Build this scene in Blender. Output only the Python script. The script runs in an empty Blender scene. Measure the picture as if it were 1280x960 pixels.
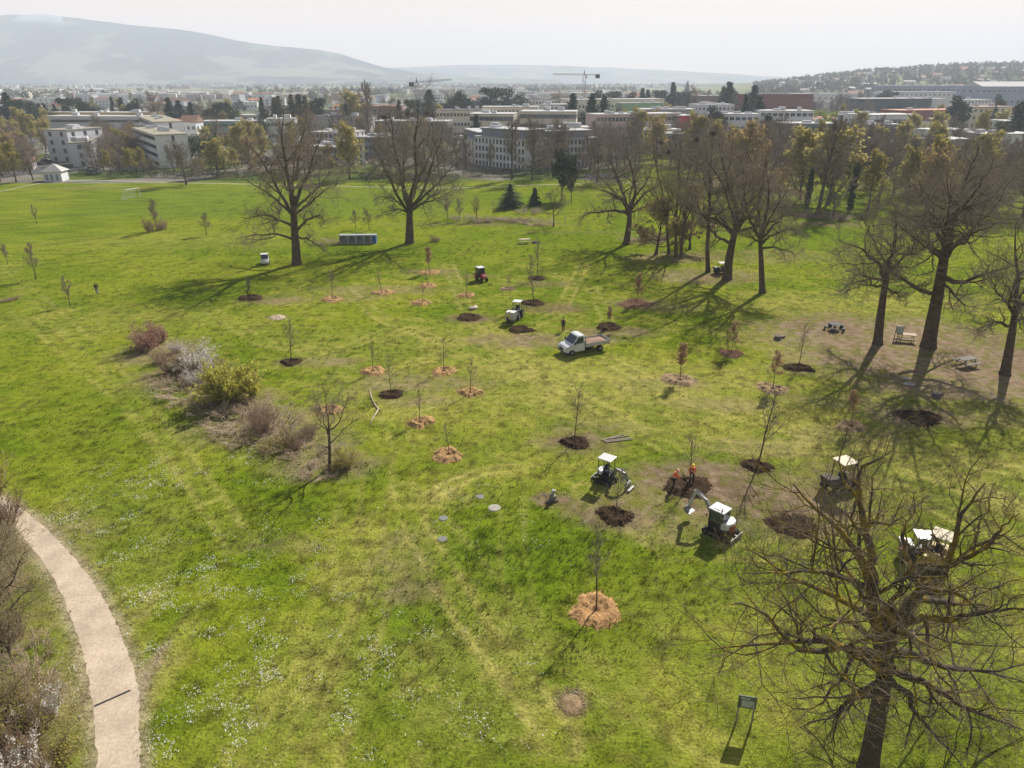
import bpy, bmesh, math, random
import numpy as np
from mathutils import Vector, Matrix, Euler

C = bpy.context.scene.collection
scene = bpy.context.scene
R = math.radians
PI = math.pi

# ------------------------------------------------------------------ camera, world, sun, exposure
CAM_H, PITCH, FPX = 29.0, R(23.4), 880.0
cam_data = bpy.data.cameras.new("camera")
cam = bpy.data.objects.new("camera", cam_data); C.objects.link(cam)
cam.location = (0, 0, CAM_H); cam.rotation_euler = (R(90) - PITCH, 0, 0)
cam_data.sensor_fit = 'HORIZONTAL'; cam_data.sensor_width = 36.0
cam_data.lens = 36.0 * FPX / 1280.0
cam_data.clip_start = 0.5; cam_data.clip_end = 60000
scene.camera = cam

SUN_AZ, SUN_EL = R(31.0), R(37.0)       # azimuth clockwise from +Y
sd = Vector((math.sin(SUN_AZ) * math.cos(SUN_EL), math.cos(SUN_AZ) * math.cos(SUN_EL), math.sin(SUN_EL)))
sl = bpy.data.lights.new("sun", 'SUN'); so = bpy.data.objects.new("sun", sl); C.objects.link(so)
so.rotation_euler = sd.to_track_quat('Z', 'Y').to_euler()
sl.energy = 5.0; sl.angle = R(0.45); sl.color = (1.0, 0.95, 0.88)

world = bpy.data.worlds.new("World"); scene.world = world; world.use_nodes = True
wn = world.node_tree; wn.nodes.clear()
sky = wn.nodes.new('ShaderNodeTexSky'); sky.sky_type = 'NISHITA'; sky.sun_disc = False
sky.sun_elevation = SUN_EL; sky.sun_rotation = SUN_AZ
sky.altitude = 400; sky.air_density = 1.0; sky.dust_density = 1.2; sky.ozone_density = 1.0
# a thin bright veil of high cloud over the whole sky, a little uneven
tc = wn.nodes.new('ShaderNodeTexCoord'); mp = wn.nodes.new('ShaderNodeMapping'); mp.inputs['Scale'].default_value = (1, 1, 5)
nz = wn.nodes.new('ShaderNodeTexNoise'); nz.inputs['Scale'].default_value = 2.2; nz.inputs['Detail'].default_value = 5
rp = wn.nodes.new('ShaderNodeMapRange'); rp.inputs['From Min'].default_value = 0.3; rp.inputs['From Max'].default_value = 0.75
rp.inputs['To Min'].default_value = 0.86; rp.inputs['To Max'].default_value = 1.0
mx = wn.nodes.new('ShaderNodeMix'); mx.data_type = 'RGBA'
mx.inputs['B'].default_value = (13.4, 9.9, 7.9, 1)
sx = wn.nodes.new('ShaderNodeSeparateXYZ'); el = wn.nodes.new('ShaderNodeMapRange'); el.interpolation_type = 'SMOOTHSTEP'   # the veil is thickest low down
el.inputs['From Min'].default_value = 0.02; el.inputs['From Max'].default_value = 0.28; el.inputs['To Min'].default_value = 0.98; el.inputs['To Max'].default_value = 0.06
ml = wn.nodes.new('ShaderNodeMath'); ml.operation = 'MULTIPLY'
bg = wn.nodes.new('ShaderNodeBackground'); bg.inputs['Strength'].default_value = 0.057
wo = wn.nodes.new('ShaderNodeOutputWorld')
L = wn.links.new
L(tc.outputs['Generated'], mp.inputs['Vector']); L(mp.outputs['Vector'], nz.inputs['Vector'])
L(nz.outputs['Fac'], rp.inputs['Value']); L(tc.outputs['Generated'], sx.inputs[0]); L(sx.outputs['Z'], el.inputs['Value']); L(rp.outputs['Result'], ml.inputs[0]); L(el.outputs['Result'], ml.inputs[1]); L(ml.outputs[0], mx.inputs['Factor'])
L(sky.outputs['Color'], mx.inputs['A']); L(mx.outputs['Result'], bg.inputs['Color']); L(bg.outputs['Background'], wo.inputs['Surface'])

vs = scene.view_settings
scene.display_settings.display_device = 'sRGB'
vs.view_transform = 'Standard'; vs.look = 'None'; vs.exposure = 0.70; vs.gamma = 1.0; vs.use_curve_mapping = False
scene.render.engine = 'CYCLES'
cy = scene.cycles
cy.use_denoising = True; cy.denoising_prefilter = 'ACCURATE'; cy.denoiser = 'OPENIMAGEDENOISE'
cy.denoising_input_passes = 'RGB_ALBEDO_NORMAL'
cy.max_bounces = 6; cy.diffuse_bounces = 2; cy.glossy_bounces = 2; cy.transmission_bounces = 4
cy.transparent_max_bounces = 8; cy.volume_bounces = 3; cy.use_adaptive_sampling = True; cy.adaptive_threshold = 0.01
scene.render.use_persistent_data = False

# ------------------------------------------------------------------ helpers: picture <-> ground
def ray(px, py):
    x = (px - 640) / FPX; y = -(py - 480) / FPX
    return np.array((x, math.cos(PITCH) + y * math.sin(PITCH), -math.sin(PITCH) + y * math.cos(PITCH)))
def at(px, py, z=0.0):
    d = ray(px, py); t = (z - CAM_H) / d[2]
    return Vector((d[0] * t, d[1] * t, z))
def ptY(px, py, Y):
    d = ray(px, py); t = Y / d[1]
    return np.array((d[0] * t, Y, CAM_H + d[2] * t))
def hgt(bx, by, ty):
    Y = at(bx, by).y; d = ray(bx, ty)
    return CAM_H + Y * d[2] / d[1]
def proj(x, y, z=0.0):
    dz = z - CAM_H
    f = y * math.cos(PITCH) - dz * math.sin(PITCH); u = y * math.sin(PITCH) + dz * math.cos(PITCH)
    return 640 + FPX * x / f, 480 - FPX * u / f

# ------------------------------------------------------------------ value noise in numpy
_tab = np.random.default_rng(7).random((256, 256))
def vnoise(x, y, s, ox=0.0):
    x = np.asarray(x, float) / s + 37.3 + ox; y = np.asarray(y, float) / s + 91.7 + ox * 1.7
    xi = np.floor(x).astype(int); yi = np.floor(y).astype(int); fx = x - xi; fy = y - yi
    fx = fx * fx * (3 - 2 * fx); fy = fy * fy * (3 - 2 * fy)
    a = _tab[xi & 255, yi & 255]; b = _tab[(xi + 1) & 255, yi & 255]
    c = _tab[xi & 255, (yi + 1) & 255]; d = _tab[(xi + 1) & 255, (yi + 1) & 255]
    return (a * (1 - fx) + b * fx) * (1 - fy) + (c * (1 - fx) + d * fx) * fy
def fbm(x, y, s, o=3, ox=0.0):
    t = 0; w = 0
    for k in range(o):
        t = t + vnoise(x, y, s / 2 ** k, ox + k * 11.1) * 0.55 ** k; w += 0.55 ** k
    return t / w
def sstep(a, b, v):
    t = np.clip((v - a) / (b - a), 0, 1); return t * t * (3 - 2 * t)

# ------------------------------------------------------------------ materials
MAT = {}
def mat(name, col, rough=0.8, vary=0.0, scale=8.0, metal=0.0, bump=0.0, spec=0.3, trans=0.0, alpha=1.0, coat=0.0, col2=None, coord='Object'):
    if name in MAT: return MAT[name]
    m = bpy.data.materials.new(name); m.use_nodes = True; nt = m.node_tree; b = nt.nodes['Principled BSDF']
    b.inputs['Base Color'].default_value = (*col, 1); b.inputs['Roughness'].default_value = rough
    b.inputs['Metallic'].default_value = metal; b.inputs['Specular IOR Level'].default_value = spec
    if coat: b.inputs['Coat Weight'].default_value = coat
    if vary or bump or col2:
        t = nt.nodes.new('ShaderNodeTexCoord'); n = nt.nodes.new('ShaderNodeTexNoise')
        n.inputs['Scale'].default_value = scale; n.inputs['Detail'].default_value = 6
        nt.links.new(t.outputs[coord], n.inputs['Vector'])
        if vary or col2:
            r = nt.nodes.new('ShaderNodeMapRange'); r.inputs['From Min'].default_value = 0.3; r.inputs['From Max'].default_value = 0.7
            nt.links.new(n.outputs['Fac'], r.inputs['Value'])
            x = nt.nodes.new('ShaderNodeMix'); x.data_type = 'RGBA'
            c2 = col2 or tuple(min(1, c * (1 + vary)) for c in col); c1 = col if col2 else tuple(c * (1 - vary) for c in col)
            x.inputs['A'].default_value = (*c1, 1); x.inputs['B'].default_value = (*c2, 1)
            nt.links.new(r.outputs['Result'], x.inputs['Factor']); nt.links.new(x.outputs['Result'], b.inputs['Base Color'])
        if bump:
            bp = nt.nodes.new('ShaderNodeBump'); bp.inputs['Strength'].default_value = bump; bp.inputs['Distance'].default_value = 0.1
            nt.links.new(n.outputs['Fac'], bp.inputs['Height']); nt.links.new(bp.outputs['Normal'], b.inputs['Normal'])
    if trans:   # thin leaves: some light comes through
        tb = nt.nodes.new('ShaderNodeBsdfTranslucent'); ms = nt.nodes.new('ShaderNodeMixShader'); ms.inputs[0].default_value = trans
        src = b.inputs['Base Color'].links[0].from_socket if b.inputs['Base Color'].links else None
        if src: nt.links.new(src, tb.inputs['Color'])
        else: tb.inputs['Color'].default_value = (*col, 1)
        nt.links.new(b.outputs[0], ms.inputs[1]); nt.links.new(tb.outputs[0], ms.inputs[2])
        nt.links.new(ms.outputs[0], nt.nodes['Material Output'].inputs['Surface'])
    MAT[name] = m; return m

def attr_mat(name, fine=9.0, amt=0.35, trans=0.0, bump=0.6, rough=0.9):
    m = bpy.data.materials.new(name); m.use_nodes = True; nt = m.node_tree; b = nt.nodes['Principled BSDF']
    a = nt.nodes.new('ShaderNodeAttribute'); a.attribute_name = 'Col'
    b.inputs['Roughness'].default_value = rough; b.inputs['Specular IOR Level'].default_value = 0.0
    src = a.outputs['Color']
    if amt:
        g = nt.nodes.new('ShaderNodeNewGeometry')
        n = nt.nodes.new('ShaderNodeTexNoise'); n.inputs['Scale'].default_value = fine; n.inputs['Detail'].default_value = 8; n.inputs['Roughness'].default_value = 0.65
        n2 = nt.nodes.new('ShaderNodeTexNoise'); n2.inputs['Scale'].default_value = 1.3; n2.inputs['Detail'].default_value = 5
        nt.links.new(g.outputs['Position'], n.inputs['Vector']); nt.links.new(g.outputs['Position'], n2.inputs['Vector'])
        ad = nt.nodes.new('ShaderNodeMath'); ad.operation = 'MULTIPLY_ADD'; ad.inputs[1].default_value = 0.6
        nt.links.new(n2.outputs['Fac'], ad.inputs[0]); nt.links.new(n.outputs['Fac'], ad.inputs[2])
        r = nt.nodes.new('ShaderNodeMapRange'); r.inputs['From Min'].default_value = 0.5; r.inputs['From Max'].default_value = 1.1
        r.inputs['To Min'].default_value = 1 - amt; r.inputs['To Max'].default_value = 1 + amt
        nt.links.new(ad.outputs[0], r.inputs['Value'])
        v = nt.nodes.new('ShaderNodeVectorMath'); v.operation = 'SCALE'
        nt.links.new(src, v.inputs[0]); nt.links.new(r.outputs['Result'], v.inputs['Scale']); src = v.outputs['Vector']
        if bump:
            bp = nt.nodes.new('ShaderNodeBump'); bp.inputs['Strength'].default_value = bump; bp.inputs['Distance'].default_value = 0.12
            nt.links.new(ad.outputs[0], bp.inputs['Height']); nt.links.new(bp.outputs['Normal'], b.inputs['Normal'])
    nt.links.new(src, b.inputs['Base Color'])
    if trans:
        tb = nt.nodes.new('ShaderNodeBsdfTranslucent'); ms = nt.nodes.new('ShaderNodeMixShader'); ms.inputs[0].default_value = trans
        nt.links.new(src, tb.inputs['Color']); nt.links.new(b.outputs[0], ms.inputs[1]); nt.links.new(tb.outputs[0], ms.inputs[2])
        nt.links.new(ms.outputs[0], nt.nodes['Material Output'].inputs['Surface'])
    return m

# ------------------------------------------------------------------ mesh building
def np_mesh(name, V, F, mats, col=None, smooth=False, mi=None):
    """V (n,3), F (m,k) one face size, mats list, col (n,3) optional point colours"""
    me = bpy.data.meshes.new(name); V = np.asarray(V, np.float32); F = np.asarray(F, np.int32)
    m, k = F.shape
    me.vertices.add(len(V)); me.vertices.foreach_set('co', V.ravel())
    me.loops.add(m * k); me.loops.foreach_set('vertex_index', F.ravel())
    me.polygons.add(m); me.polygons.foreach_set('loop_start', np.arange(0, m * k, k, dtype=np.int32))
    me.polygons.foreach_set('loop_total', np.full(m, k, np.int32))
    if mi is not None: me.polygons.foreach_set('material_index', np.asarray(mi, np.int32))
    if smooth: me.polygons.foreach_set('use_smooth', np.ones(m, bool))
    for x in (mats if isinstance(mats, (list, tuple)) else [mats]): me.materials.append(x)
    if col is not None:
        a = me.attributes.new('Col', 'FLOAT_COLOR', 'POINT')
        a.data.foreach_set('color', np.concatenate([col, np.ones((len(col), 1))], 1).astype(np.float32).ravel())
    me.update(calc_edges=True); return me
def link(name, me, parent=None):
    o = bpy.data.objects.new(name, me); C.objects.link(o)
    if parent: o.parent = parent
    return o
def tag(o, label=None, cat=None, group=None, kind=None):
    if label: o['label'] = label
    if cat: o['category'] = cat
    if group: o['group'] = group
    if kind: o['kind'] = kind
    return o
def thing(name, label, cat, loc=(0, 0, 0), rz=0.0, group=None):
    o = bpy.data.objects.new(name, None); C.objects.link(o); o.location = loc; o.rotation_euler = (0, 0, rz)
    o.empty_display_size = 0.2
    return tag(o, label, cat, group)
def copy_tree(o, parent=None):
    c = o.copy(); C.objects.link(c); c.parent = parent
    for ch in list(o.children): copy_tree(ch, c)
    return c

class MB:
    """collects boxes, tubes and prisms into ONE mesh"""
    def __init__(s): s.bm = bmesh.new(); s.mi = 0
    def _f(s, vs):
        f = s.bm.faces.new(vs); f.material_index = s.mi; return f
    def box(s, c, d, rz=0.0, ry=0.0, rx=0.0, taper=1.0):
        M = Matrix.Translation(c) @ Euler((rx, ry, rz)).to_matrix().to_4x4()
        hx, hy, hz = d[0] / 2, d[1] / 2, d[2] / 2; v = []
        for z, t in ((-hz, 1), (hz, taper)):
            for x, y in ((-hx, -hy), (hx, -hy), (hx, hy), (-hx, hy)): v.append(s.bm.verts.new(M @ Vector((x * t, y * t, z))))
        for q in ((3, 2, 1, 0), (4, 5, 6, 7), (0, 1, 5, 4), (1, 2, 6, 5), (2, 3, 7, 6), (3, 0, 4, 7)): s._f([v[i] for i in q])
        return s
    def tube(s, pts, rs, n=8, cap=True):
        pts = [Vector(p) for p in pts]
        if not hasattr(rs, '__len__'): rs = [rs] * len(pts)
        rings = []
        for i, p in enumerate(pts):
            t = (pts[min(i + 1, len(pts) - 1)] - pts[max(i - 1, 0)]).normalized()
            u = t.cross(Vector((0, 0, 1)) if abs(t.z) < 0.95 else Vector((1, 0, 0))).normalized(); w = t.cross(u)
            rings.append([s.bm.verts.new(p + (u * math.cos(2 * PI * k / n) + w * math.sin(2 * PI * k / n)) * rs[i]) for k in range(n)])
        for a, b in zip(rings, rings[1:]):
            for k in range(n): s._f((a[k], a[(k + 1) % n], b[(k + 1) % n], b[k]))
        if cap: s._f(rings[0][::-1]); s._f(rings[-1])
        return s
    def prism(s, prof, y0, y1, axis='y', inset=None):
        """profile points (a,b) extruded; axis y: (x,z) profile along y; axis z: (x,y) profile along z"""
        def P(a, b, c): return Vector((a, c, b)) if axis == 'y' else (Vector((a, b, c)) if axis == 'z' else Vector((c, a, b)))
        A = [s.bm.verts.new(P(a, b, y0)) for a, b in prof]; B = [s.bm.verts.new(P(a, b, y1)) for a, b in prof]; n = len(prof)
        s._f(A); s._f(B[::-1])
        for k in range(n): s._f((A[(k + 1) % n], A[k], B[k], B[(k + 1) % n]))
        return s
    def poly(s, pts, th=0.01, nrm=None):
        """thin plate from 3D polygon, given thickness"""
        pts = [Vector(p) for p in pts]
        n = nrm or (pts[1] - pts[0]).cross(pts[2] - pts[1]).normalized()
        A = [s.bm.verts.new(p) for p in pts]; B = [s.bm.verts.new(p + n * th) for p in pts]; k = len(pts)
        s._f(A[::-1]); s._f(B)
        for i in range(k): s._f((A[i], A[(i + 1) % k], B[(i + 1) % k], B[i]))
        return s
    def ball(s, c, r, u=12, v=8, sq=(1, 1, 1)):
        M = Matrix.Translation(c) @ Matrix.Diagonal((*[r * q for q in sq], 1))
        q = bmesh.ops.create_uvsphere(s.bm, u_segments=u, v_segments=v, radius=1, matrix=M)
        for f in {f for w in q['verts'] for f in w.link_faces}: f.material_index = s.mi; f.smooth = True
        return s
    def build(s, name, mats, parent=None, bevel=0.0, smooth=False):
        bmesh.ops.recalc_face_normals(s.bm, faces=s.bm.faces[:])
        me = bpy.data.meshes.new(name); s.bm.to_mesh(me); s.bm.free()
        for m in (mats if isinstance(mats, (list, tuple)) else [mats]): me.materials.append(m)
        if smooth: me.polygons.foreach_set('use_smooth', np.ones(len(me.polygons), bool))
        o = link(name, me, parent)
        if bevel:
            b = o.modifiers.new('bevel', 'BEVEL'); b.width = bevel; b.segments = 2; b.limit_method = 'ANGLE'; b.angle_limit = R(35)
        return o
# ------------------------------------------------------------------ the ground
HR = np.array([0.0, .20, .27, .33, .417, .48, .58, .667, .8, 1.2]); HH = np.array([0, 0, 5, 15, 34, 46, 56, 61, 68, 75.])
def hill_h(x, y):
    x = np.asarray(x, float); y = np.asarray(y, float)
    r = x / np.maximum(y, 1.0)
    return np.interp(r, HR, HH) * sstep(850, 2000, y) * (y > 0)

def gx(px, py): v = at(px, py); return (v.x, v.y)
def soft(x, y, cx, cy_, rx, ry, ang=0.0, edge=0.35, n=None):
    ca, sa = math.cos(ang), math.sin(ang); u = ((x - cx) * ca + (y - cy_) * sa) / rx; v = (-(x - cx) * sa + (y - cy_) * ca) / ry
    d = np.sqrt(u * u + v * v)
    if n is not None: d = d + (n - 0.5) * 0.9
    return 1 - sstep(1 - edge, 1 + edge, d)
def line_d(x, y, pts):
    d = np.full(np.shape(x), 1e9)
    for (ax, ay), (bx, by) in zip(pts, pts[1:]):
        L2 = (bx - ax) ** 2 + (by - ay) ** 2; t = np.clip(((x - ax) * (bx - ax) + (y - ay) * (by - ay)) / L2, 0, 1)
        d = np.minimum(d, np.hypot(x - ax - t * (bx - ax), y - ay - t * (by - ay)))
    return d
TRACKS = [  # worn wheel tracks: pixel points on the ground, strength, half gauge
    ([(505, 610), (520, 660), (560, 730), (600, 790), (650, 850), (700, 930)], .45, .85),
    ([(520, 630), (560, 608), (600, 590), (640, 585)], .55, .55),
    ([(400, 960), (460, 780), (500, 640), (505, 560), (470, 480), (380, 440)], .24, .85),
    ([(0, 330), (120, 440), (220, 560), (300, 680)], .28, .9),
    ([(40, 400), (160, 500), (260, 620)], .28, .9),
    ([(320, 960), (420, 770), (470, 650)], .24, .85),
    ([(600, 400), (700, 480), (800, 540), (930, 560), (1080, 560), (1280, 640)], .5, .9),
    ([(760, 450), (860, 500), (1000, 540), (1280, 590)], .5, .9),
    ([(560, 330), (590, 400), (640, 460), (740, 520), (840, 560)], .4, .85),
    ([(730, 330), (700, 390), (640, 420), (560, 430), (480, 400), (430, 360)], .4, .8),
    ([(400, 540), (470, 470), (560, 440), (660, 470), (740, 500)], .35, .85),
    ([(640, 600), (640, 700), (660, 800)], .16, .8), ([(600, 455), (700, 452), (800, 470), (900, 500), (1000, 520)], .32, .8), ([(480, 520), (560, 500), (660, 500), (760, 530)], .28, .8),
    ([(540, 640), (600, 720), (650, 780), (760, 860), (900, 940)], .22, .8), ([(440, 600), (430, 700), (380, 820), (300, 960)], .2, .8), ([(250, 380), (330, 430), (420, 440), (520, 400)], .28, .8), ([(1000, 540), (1100, 580), (1200, 600), (1290, 640)], .4, .8), ([(1010, 560), (1120, 610), (1290, 690)], .35, .8), ([(650, 330), (740, 360), (760, 400), (700, 420)], .3, .7),
    ([(730, 610), (840, 690), (960, 690), (1060, 640), (1090, 580)], .35, .8),
]
TRACKS = [([gx(*p) for p in pts], s, g) for pts, s, g in TRACKS]
DIRT = [  # px, py, rx m, ry m, strength: worn and scattered soil
    (1090, 418, 14, 7.5, 1), (1180, 450, 16, 8.5, 1), (1270, 470, 13, 9, 1), (1043, 410, 5.5, 3.6, 1), (1210, 480, 12, 5, .8), (1110, 445, 12, 4.5, .8), (1190, 425, 10, 5, .7), (1010, 425, 6, 2.5, .55),
    (885, 345, 9, 5, .75), (850, 322, 8, 4, .7), (950, 320, 14, 5, .35), (796, 380, 4, 2.2, .75), (830, 385, 5, 2, .4),
    (650, 425, 6, 2.4, .75), (690, 385, 5.5, 2.2, .7), (680, 355, 4.5, 2, .6), (590, 398, 3.4, 1.7, .9), (770, 415, 5, 2, .7), (735, 425, 5, 1.6, .5),
    (470, 362, 11, 2.4, .45), (430, 372, 6, 2, .4), (540, 340, 5, 2.4, .5), (590, 345, 4, 2, .4), (340, 375, 5, 2.4, .6), (395, 452, 5, 1.6, .55),
    (500, 480, 5, 2.6, .55), (540, 480, 4.5, 2.2, .5), (570, 480, 4, 2, .45), (520, 500, 3.4, 1.5, .5),
    (720, 552, 3.6, 2.1, .7), (735, 535, 4.2, 1.6, .4), (775, 640, 4, 2.2, .75), (800, 625, 4.2, 1.8, .5), (840, 655, 4.5, 2.1, .45),
    (880, 600, 5.4, 3.2, .95), (950, 630, 7.5, 3.6, .85), (830, 610, 4, 2.4, .6), (993, 655, 3.2, 1.6, .8), (910, 655, 3.4, 1.8, .5), (1000, 600, 6, 2.6, .45),
    (940, 560, 5, 2, .35), (1080, 545, 6, 2, .3), (1010, 460, 5, 2, .45), (1060, 500, 7, 2.4, .4), (1150, 520, 5.5, 2.4, .75), (900, 505, 6, 1.6, .35),
    (840, 480, 5, 1.8, .3), (690, 624, 1.5, .9, .9), (715, 877, .85, .8, 1), (1235, 520, 7, 3, .4),
    (110, 235, 16, 3, .35), (1035, 280, 8, 3, .7), (100, 225, 10, 3, .3),
    (240, 470, 6, 4, .75), (205, 440, 5, 4, .7), (320, 530, 6, 4, .7), (400, 580, 4.5, 2.5, .6), (380, 555, 4, 3, .55), (285, 500, 5, 3, .6),
    (60, 900, 3.5, 5, .5), (20, 760, 4, 4, .4), (10, 700, 5, 5, .5), (180, 850, .5, 3, .8),
    (725, 290, 14, 1.5, .3), (600, 280, 18, 1.8, .55), (500, 700, 2.2, 3, .35), (515, 740, 2.2, 1.2, .5), (350, 680, 3, 1.2, .3),
]
DRY = [ # pale yellowed grass
    (760, 480, 22, 7, .75), (620, 500, 14, 6, .5), (930, 520, 14, 5, .6), (1180, 580, 14, 5, .65), (1250, 620, 8, 5, .6), (560, 430, 14, 6, .4), (660, 560, 9, 5, .35),
    (450, 700, 3, 4, .4), (600, 850, 4.5, 5, .45), (380, 880, 4, 5, .35), (800, 870, 5, 4, .3), (1000, 860, 9, 8, .35), (1150, 800, 9, 8, .35),
    (540, 620, 3.4, 1.6, .6), (160, 700, 3, 6, .3), (110, 640, 3, 4, .3), (250, 300, 25, 7, .3), (150, 400, 18, 6, .3), (1020, 380, 16, 6, .55), (1120, 380, 14, 6, .6),
    (190, 860, .8, 5, .8), (165, 780, .8, 4, .7), (960, 470, 9, 4, .4),
]
LUSH = [ # deep green clumpy grass
    (640, 700, 7, 5.5, .95), (600, 650, 5, 4, .6), (700, 680, 5, 4, .8), (560, 750, 5, 4, .7), (840, 720, 6, 4, .7), (900, 700, 3, 2, .6), (730, 790, 4, 2.5, .6),
    (440, 480, 7, 5, .5), (420, 430, 12, 5, .5), (350, 600, 5, 4, .6), (380, 630, 5, 3, .6), (440, 590, 4, 2, .9), (88, 381, 3, 1.4, 1), (300, 260, 40, 14, .6), (170, 530, 8, 7, .5), (250, 640, 8, 6, .45), (460, 820, 5, 4, .4),
    (350, 420, 10, 4, .4), (580, 250, 30, 12, .45), (1180, 600, 6, 3, .5), (640, 310, 25, 5, .45), (740, 300, 18, 10, .5), (1240, 560, 8, 3, .5), (1000, 290, 14, 14, .6), (1000, 255, 30, 20, .6),
]
DAISY = [(250, 820, 7, 7.5, 1), (160, 660, 4.5, 4, .8), (120, 620, 5, 4, .9), (290, 760, 5, 5, .9), (370, 840, 5, 5, .7), (270, 590, 6, 4, .6), (430, 890, 5, 5, .6), (200, 740, 4, 6, 1), (110, 450, 8, 5, .25),
         (330, 700, 5, 5, .45), (560, 850, 5, 4, .35), (520, 930, 4, 2.5, .8), (150, 350, 14, 6, .25), (610, 650, 8, 6, .12), (240, 900, 5, 3, .9), (50, 500, 7, 6, .3)]
def masks(x, y):
    n1 = fbm(x, y, 3.2, 4); n2 = fbm(x, y, 1.1, 3, 5.0)
    nn = 0.6 * n1 + 0.4 * n2
    def acc(lst, e=.5):
        m = np.zeros(np.shape(x))
        for px, py, rx, ry, s in lst:
            c = at(px, py); m = np.maximum(m, s * soft(x, y, c.x, c.y, rx, ry, edge=e, n=nn))
        return m
    return dict(dirt=acc(DIRT), dry=acc(DRY, .7), lush=acc(LUSH, .6), daisy=acc(DAISY, .6), n=nn)
PATH_L = [(-90, 590), (-25, 620), (0, 643), (15, 655), (45, 690), (70, 726), (88, 770), (103, 812), (113, 860), (119, 905), (122, 960), (124, 1010)]
PATH_R = [(-60, 580), (5, 622), (38, 643), (60, 662), (96, 700), (122, 735), (145, 776), (160, 816), (173, 851), (174, 905), (176, 960), (178, 1010)]

def ground_col(x, y):
    shp = np.shape(x); x = np.ravel(x).astype(float); y = np.ravel(y).astype(float)
    near = (y < 330) & (y > 0) & (np.abs(x) < 260)
    m = {k: np.zeros(len(x)) for k in ('dirt', 'dry', 'lush', 'daisy', 'n')}
    if near.any():
        mm = masks(x[near], y[near])
        for k in m: m[k][near] = mm[k]
    g = lambda *c: np.array(c)[None, :]
    mix = lambda a, b, t: a + (b - a) * np.clip(t, 0, 1)[:, None]
    big = fbm(x, y, 14, 3, 3.0); mid = fbm(x, y, 2.3, 4, 9.0); fine = fbm(x, y, .6, 2, 4.0)
    col = mix(g(.115, .168, .016), g(.185, .218, .030), sstep(.3, .7, .5 * big + .5 * mid))
    col = mix(col, g(.25, .245, .075), .55 * sstep(.50, .75, .6 * fine + .4 * mid))
    col = mix(col, g(.098, .155, .014), m['lush'] * (.55 + .45 * sstep(.35, .65, mid)))
    col = mix(col, g(.33, .30, .15), m['dry'] * (.45 + .6 * sstep(.35, .7, .5 * mid + .5 * fine)))
    # mowing lines over the far playing field and faint sweeps in the meadow
    f = np.zeros(len(x))
    for pts, s, gauge in TRACKS:
        d = line_d(x, y, pts); wv = (fbm(x, y, 1.5, 2, 8) - .5) * .3
        rut = np.exp(-((d + wv - gauge) / .26) ** 2) + .25 * np.exp(-(d / 1.1) ** 2)
        f = np.maximum(f, s * rut * (.45 + .75 * sstep(.3, .65, fbm(x, y, 2.4, 2, 2))))
    col = mix(col, g(.37, .33, .17), np.where(near, f, 0) * 1.25)
    # sweeping dry swaths left by mowing
    sw = .5 + .5 * np.sin((np.hypot(x + 40, y - 20) + 3 * big) * 2.2); zone = sstep(45, 60, y) * (1 - sstep(105, 125, y)) * sstep(-45, -20, x)
    col = mix(col, g(.28, .27, .10), np.where(near, .45 * sw * zone * sstep(.35, .6, mid), 0))
    col = col * np.array([[1.02, 1.0, .56]])
    dc = mix(g(.15, .10, .062), g(.27, .20, .13), sstep(.3, .7, .5 * fine + .5 * big))
    col = mix(col, dc, m['dirt'] * (.55 + .6 * sstep(.3, .62, .5 * mid + .5 * fine)))
    for PE in (PATH_L, PATH_R):
        dpe = line_d(x, y, [gx(*p) for p in PE]); col = mix(col, g(.34, .28, .17), np.where(near, (1 - sstep(.05, .75, dpe + .5 * (fine - .5))) * .85, 0))
    # the playing field: even bright green
    a, b_, c_, d_ = gx(70, 270), gx(520, 270), gx(520, 232), gx(165, 232)
    fld = sstep(a[1] - 2.5, a[1] + 2.5, y + 3 * (mid - .5)) * (1 - sstep(c_[1] - 1, c_[1] + 1, y)) * sstep(-106, -100, x + 4 * (mid - .5)) * (1 - sstep(-22, -8, x))
    col = mix(col, g(.135, .185, .020), fld * .65)
    # town ground beyond the park: gardens, yards, asphalt
    t = sstep(222, 232, y - .04 * x + 8 * (big - .5)) * (1 - sstep(.12, .2, x / np.maximum(y, 1)) * (1 - sstep(300, 340, y)))
    tg = mix(g(.10, .135, .035), g(.21, .19, .16), sstep(.42, .55, fbm(x, y, 26, 3, 6)))
    tg = mix(tg, g(.11, .11, .11), sstep(.62, .7, fbm(x, y, 40, 2, 1)))
    col = mix(col, tg, t)
    # woodland floor in the right back
    wd = sstep(170, 215, y) * sstep(.15, .25, x / np.maximum(y, 1)) * sstep(.40, .6, fbm(x, y, 16, 3, 2))
    col = mix(col, g(.16, .125, .085), np.where(y < 420, wd * .8, 0))
    # the far plain: fields and woods
    fp = sstep(1000, 1500, y); cell = fbm(x, y * .45, 260, 3, 4)
    fc = mix(g(.07, .09, .045), g(.20, .21, .10), sstep(.4, .6, cell)); fc = mix(fc, g(.30, .26, .20), sstep(.62, .7, fbm(x, y * .4, 180, 2, 8)))
    col = mix(col, fc, fp)
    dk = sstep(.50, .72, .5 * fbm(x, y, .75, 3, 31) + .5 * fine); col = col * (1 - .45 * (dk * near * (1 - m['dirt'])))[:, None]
    return np.clip(col, 0.004, .9), m

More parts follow.
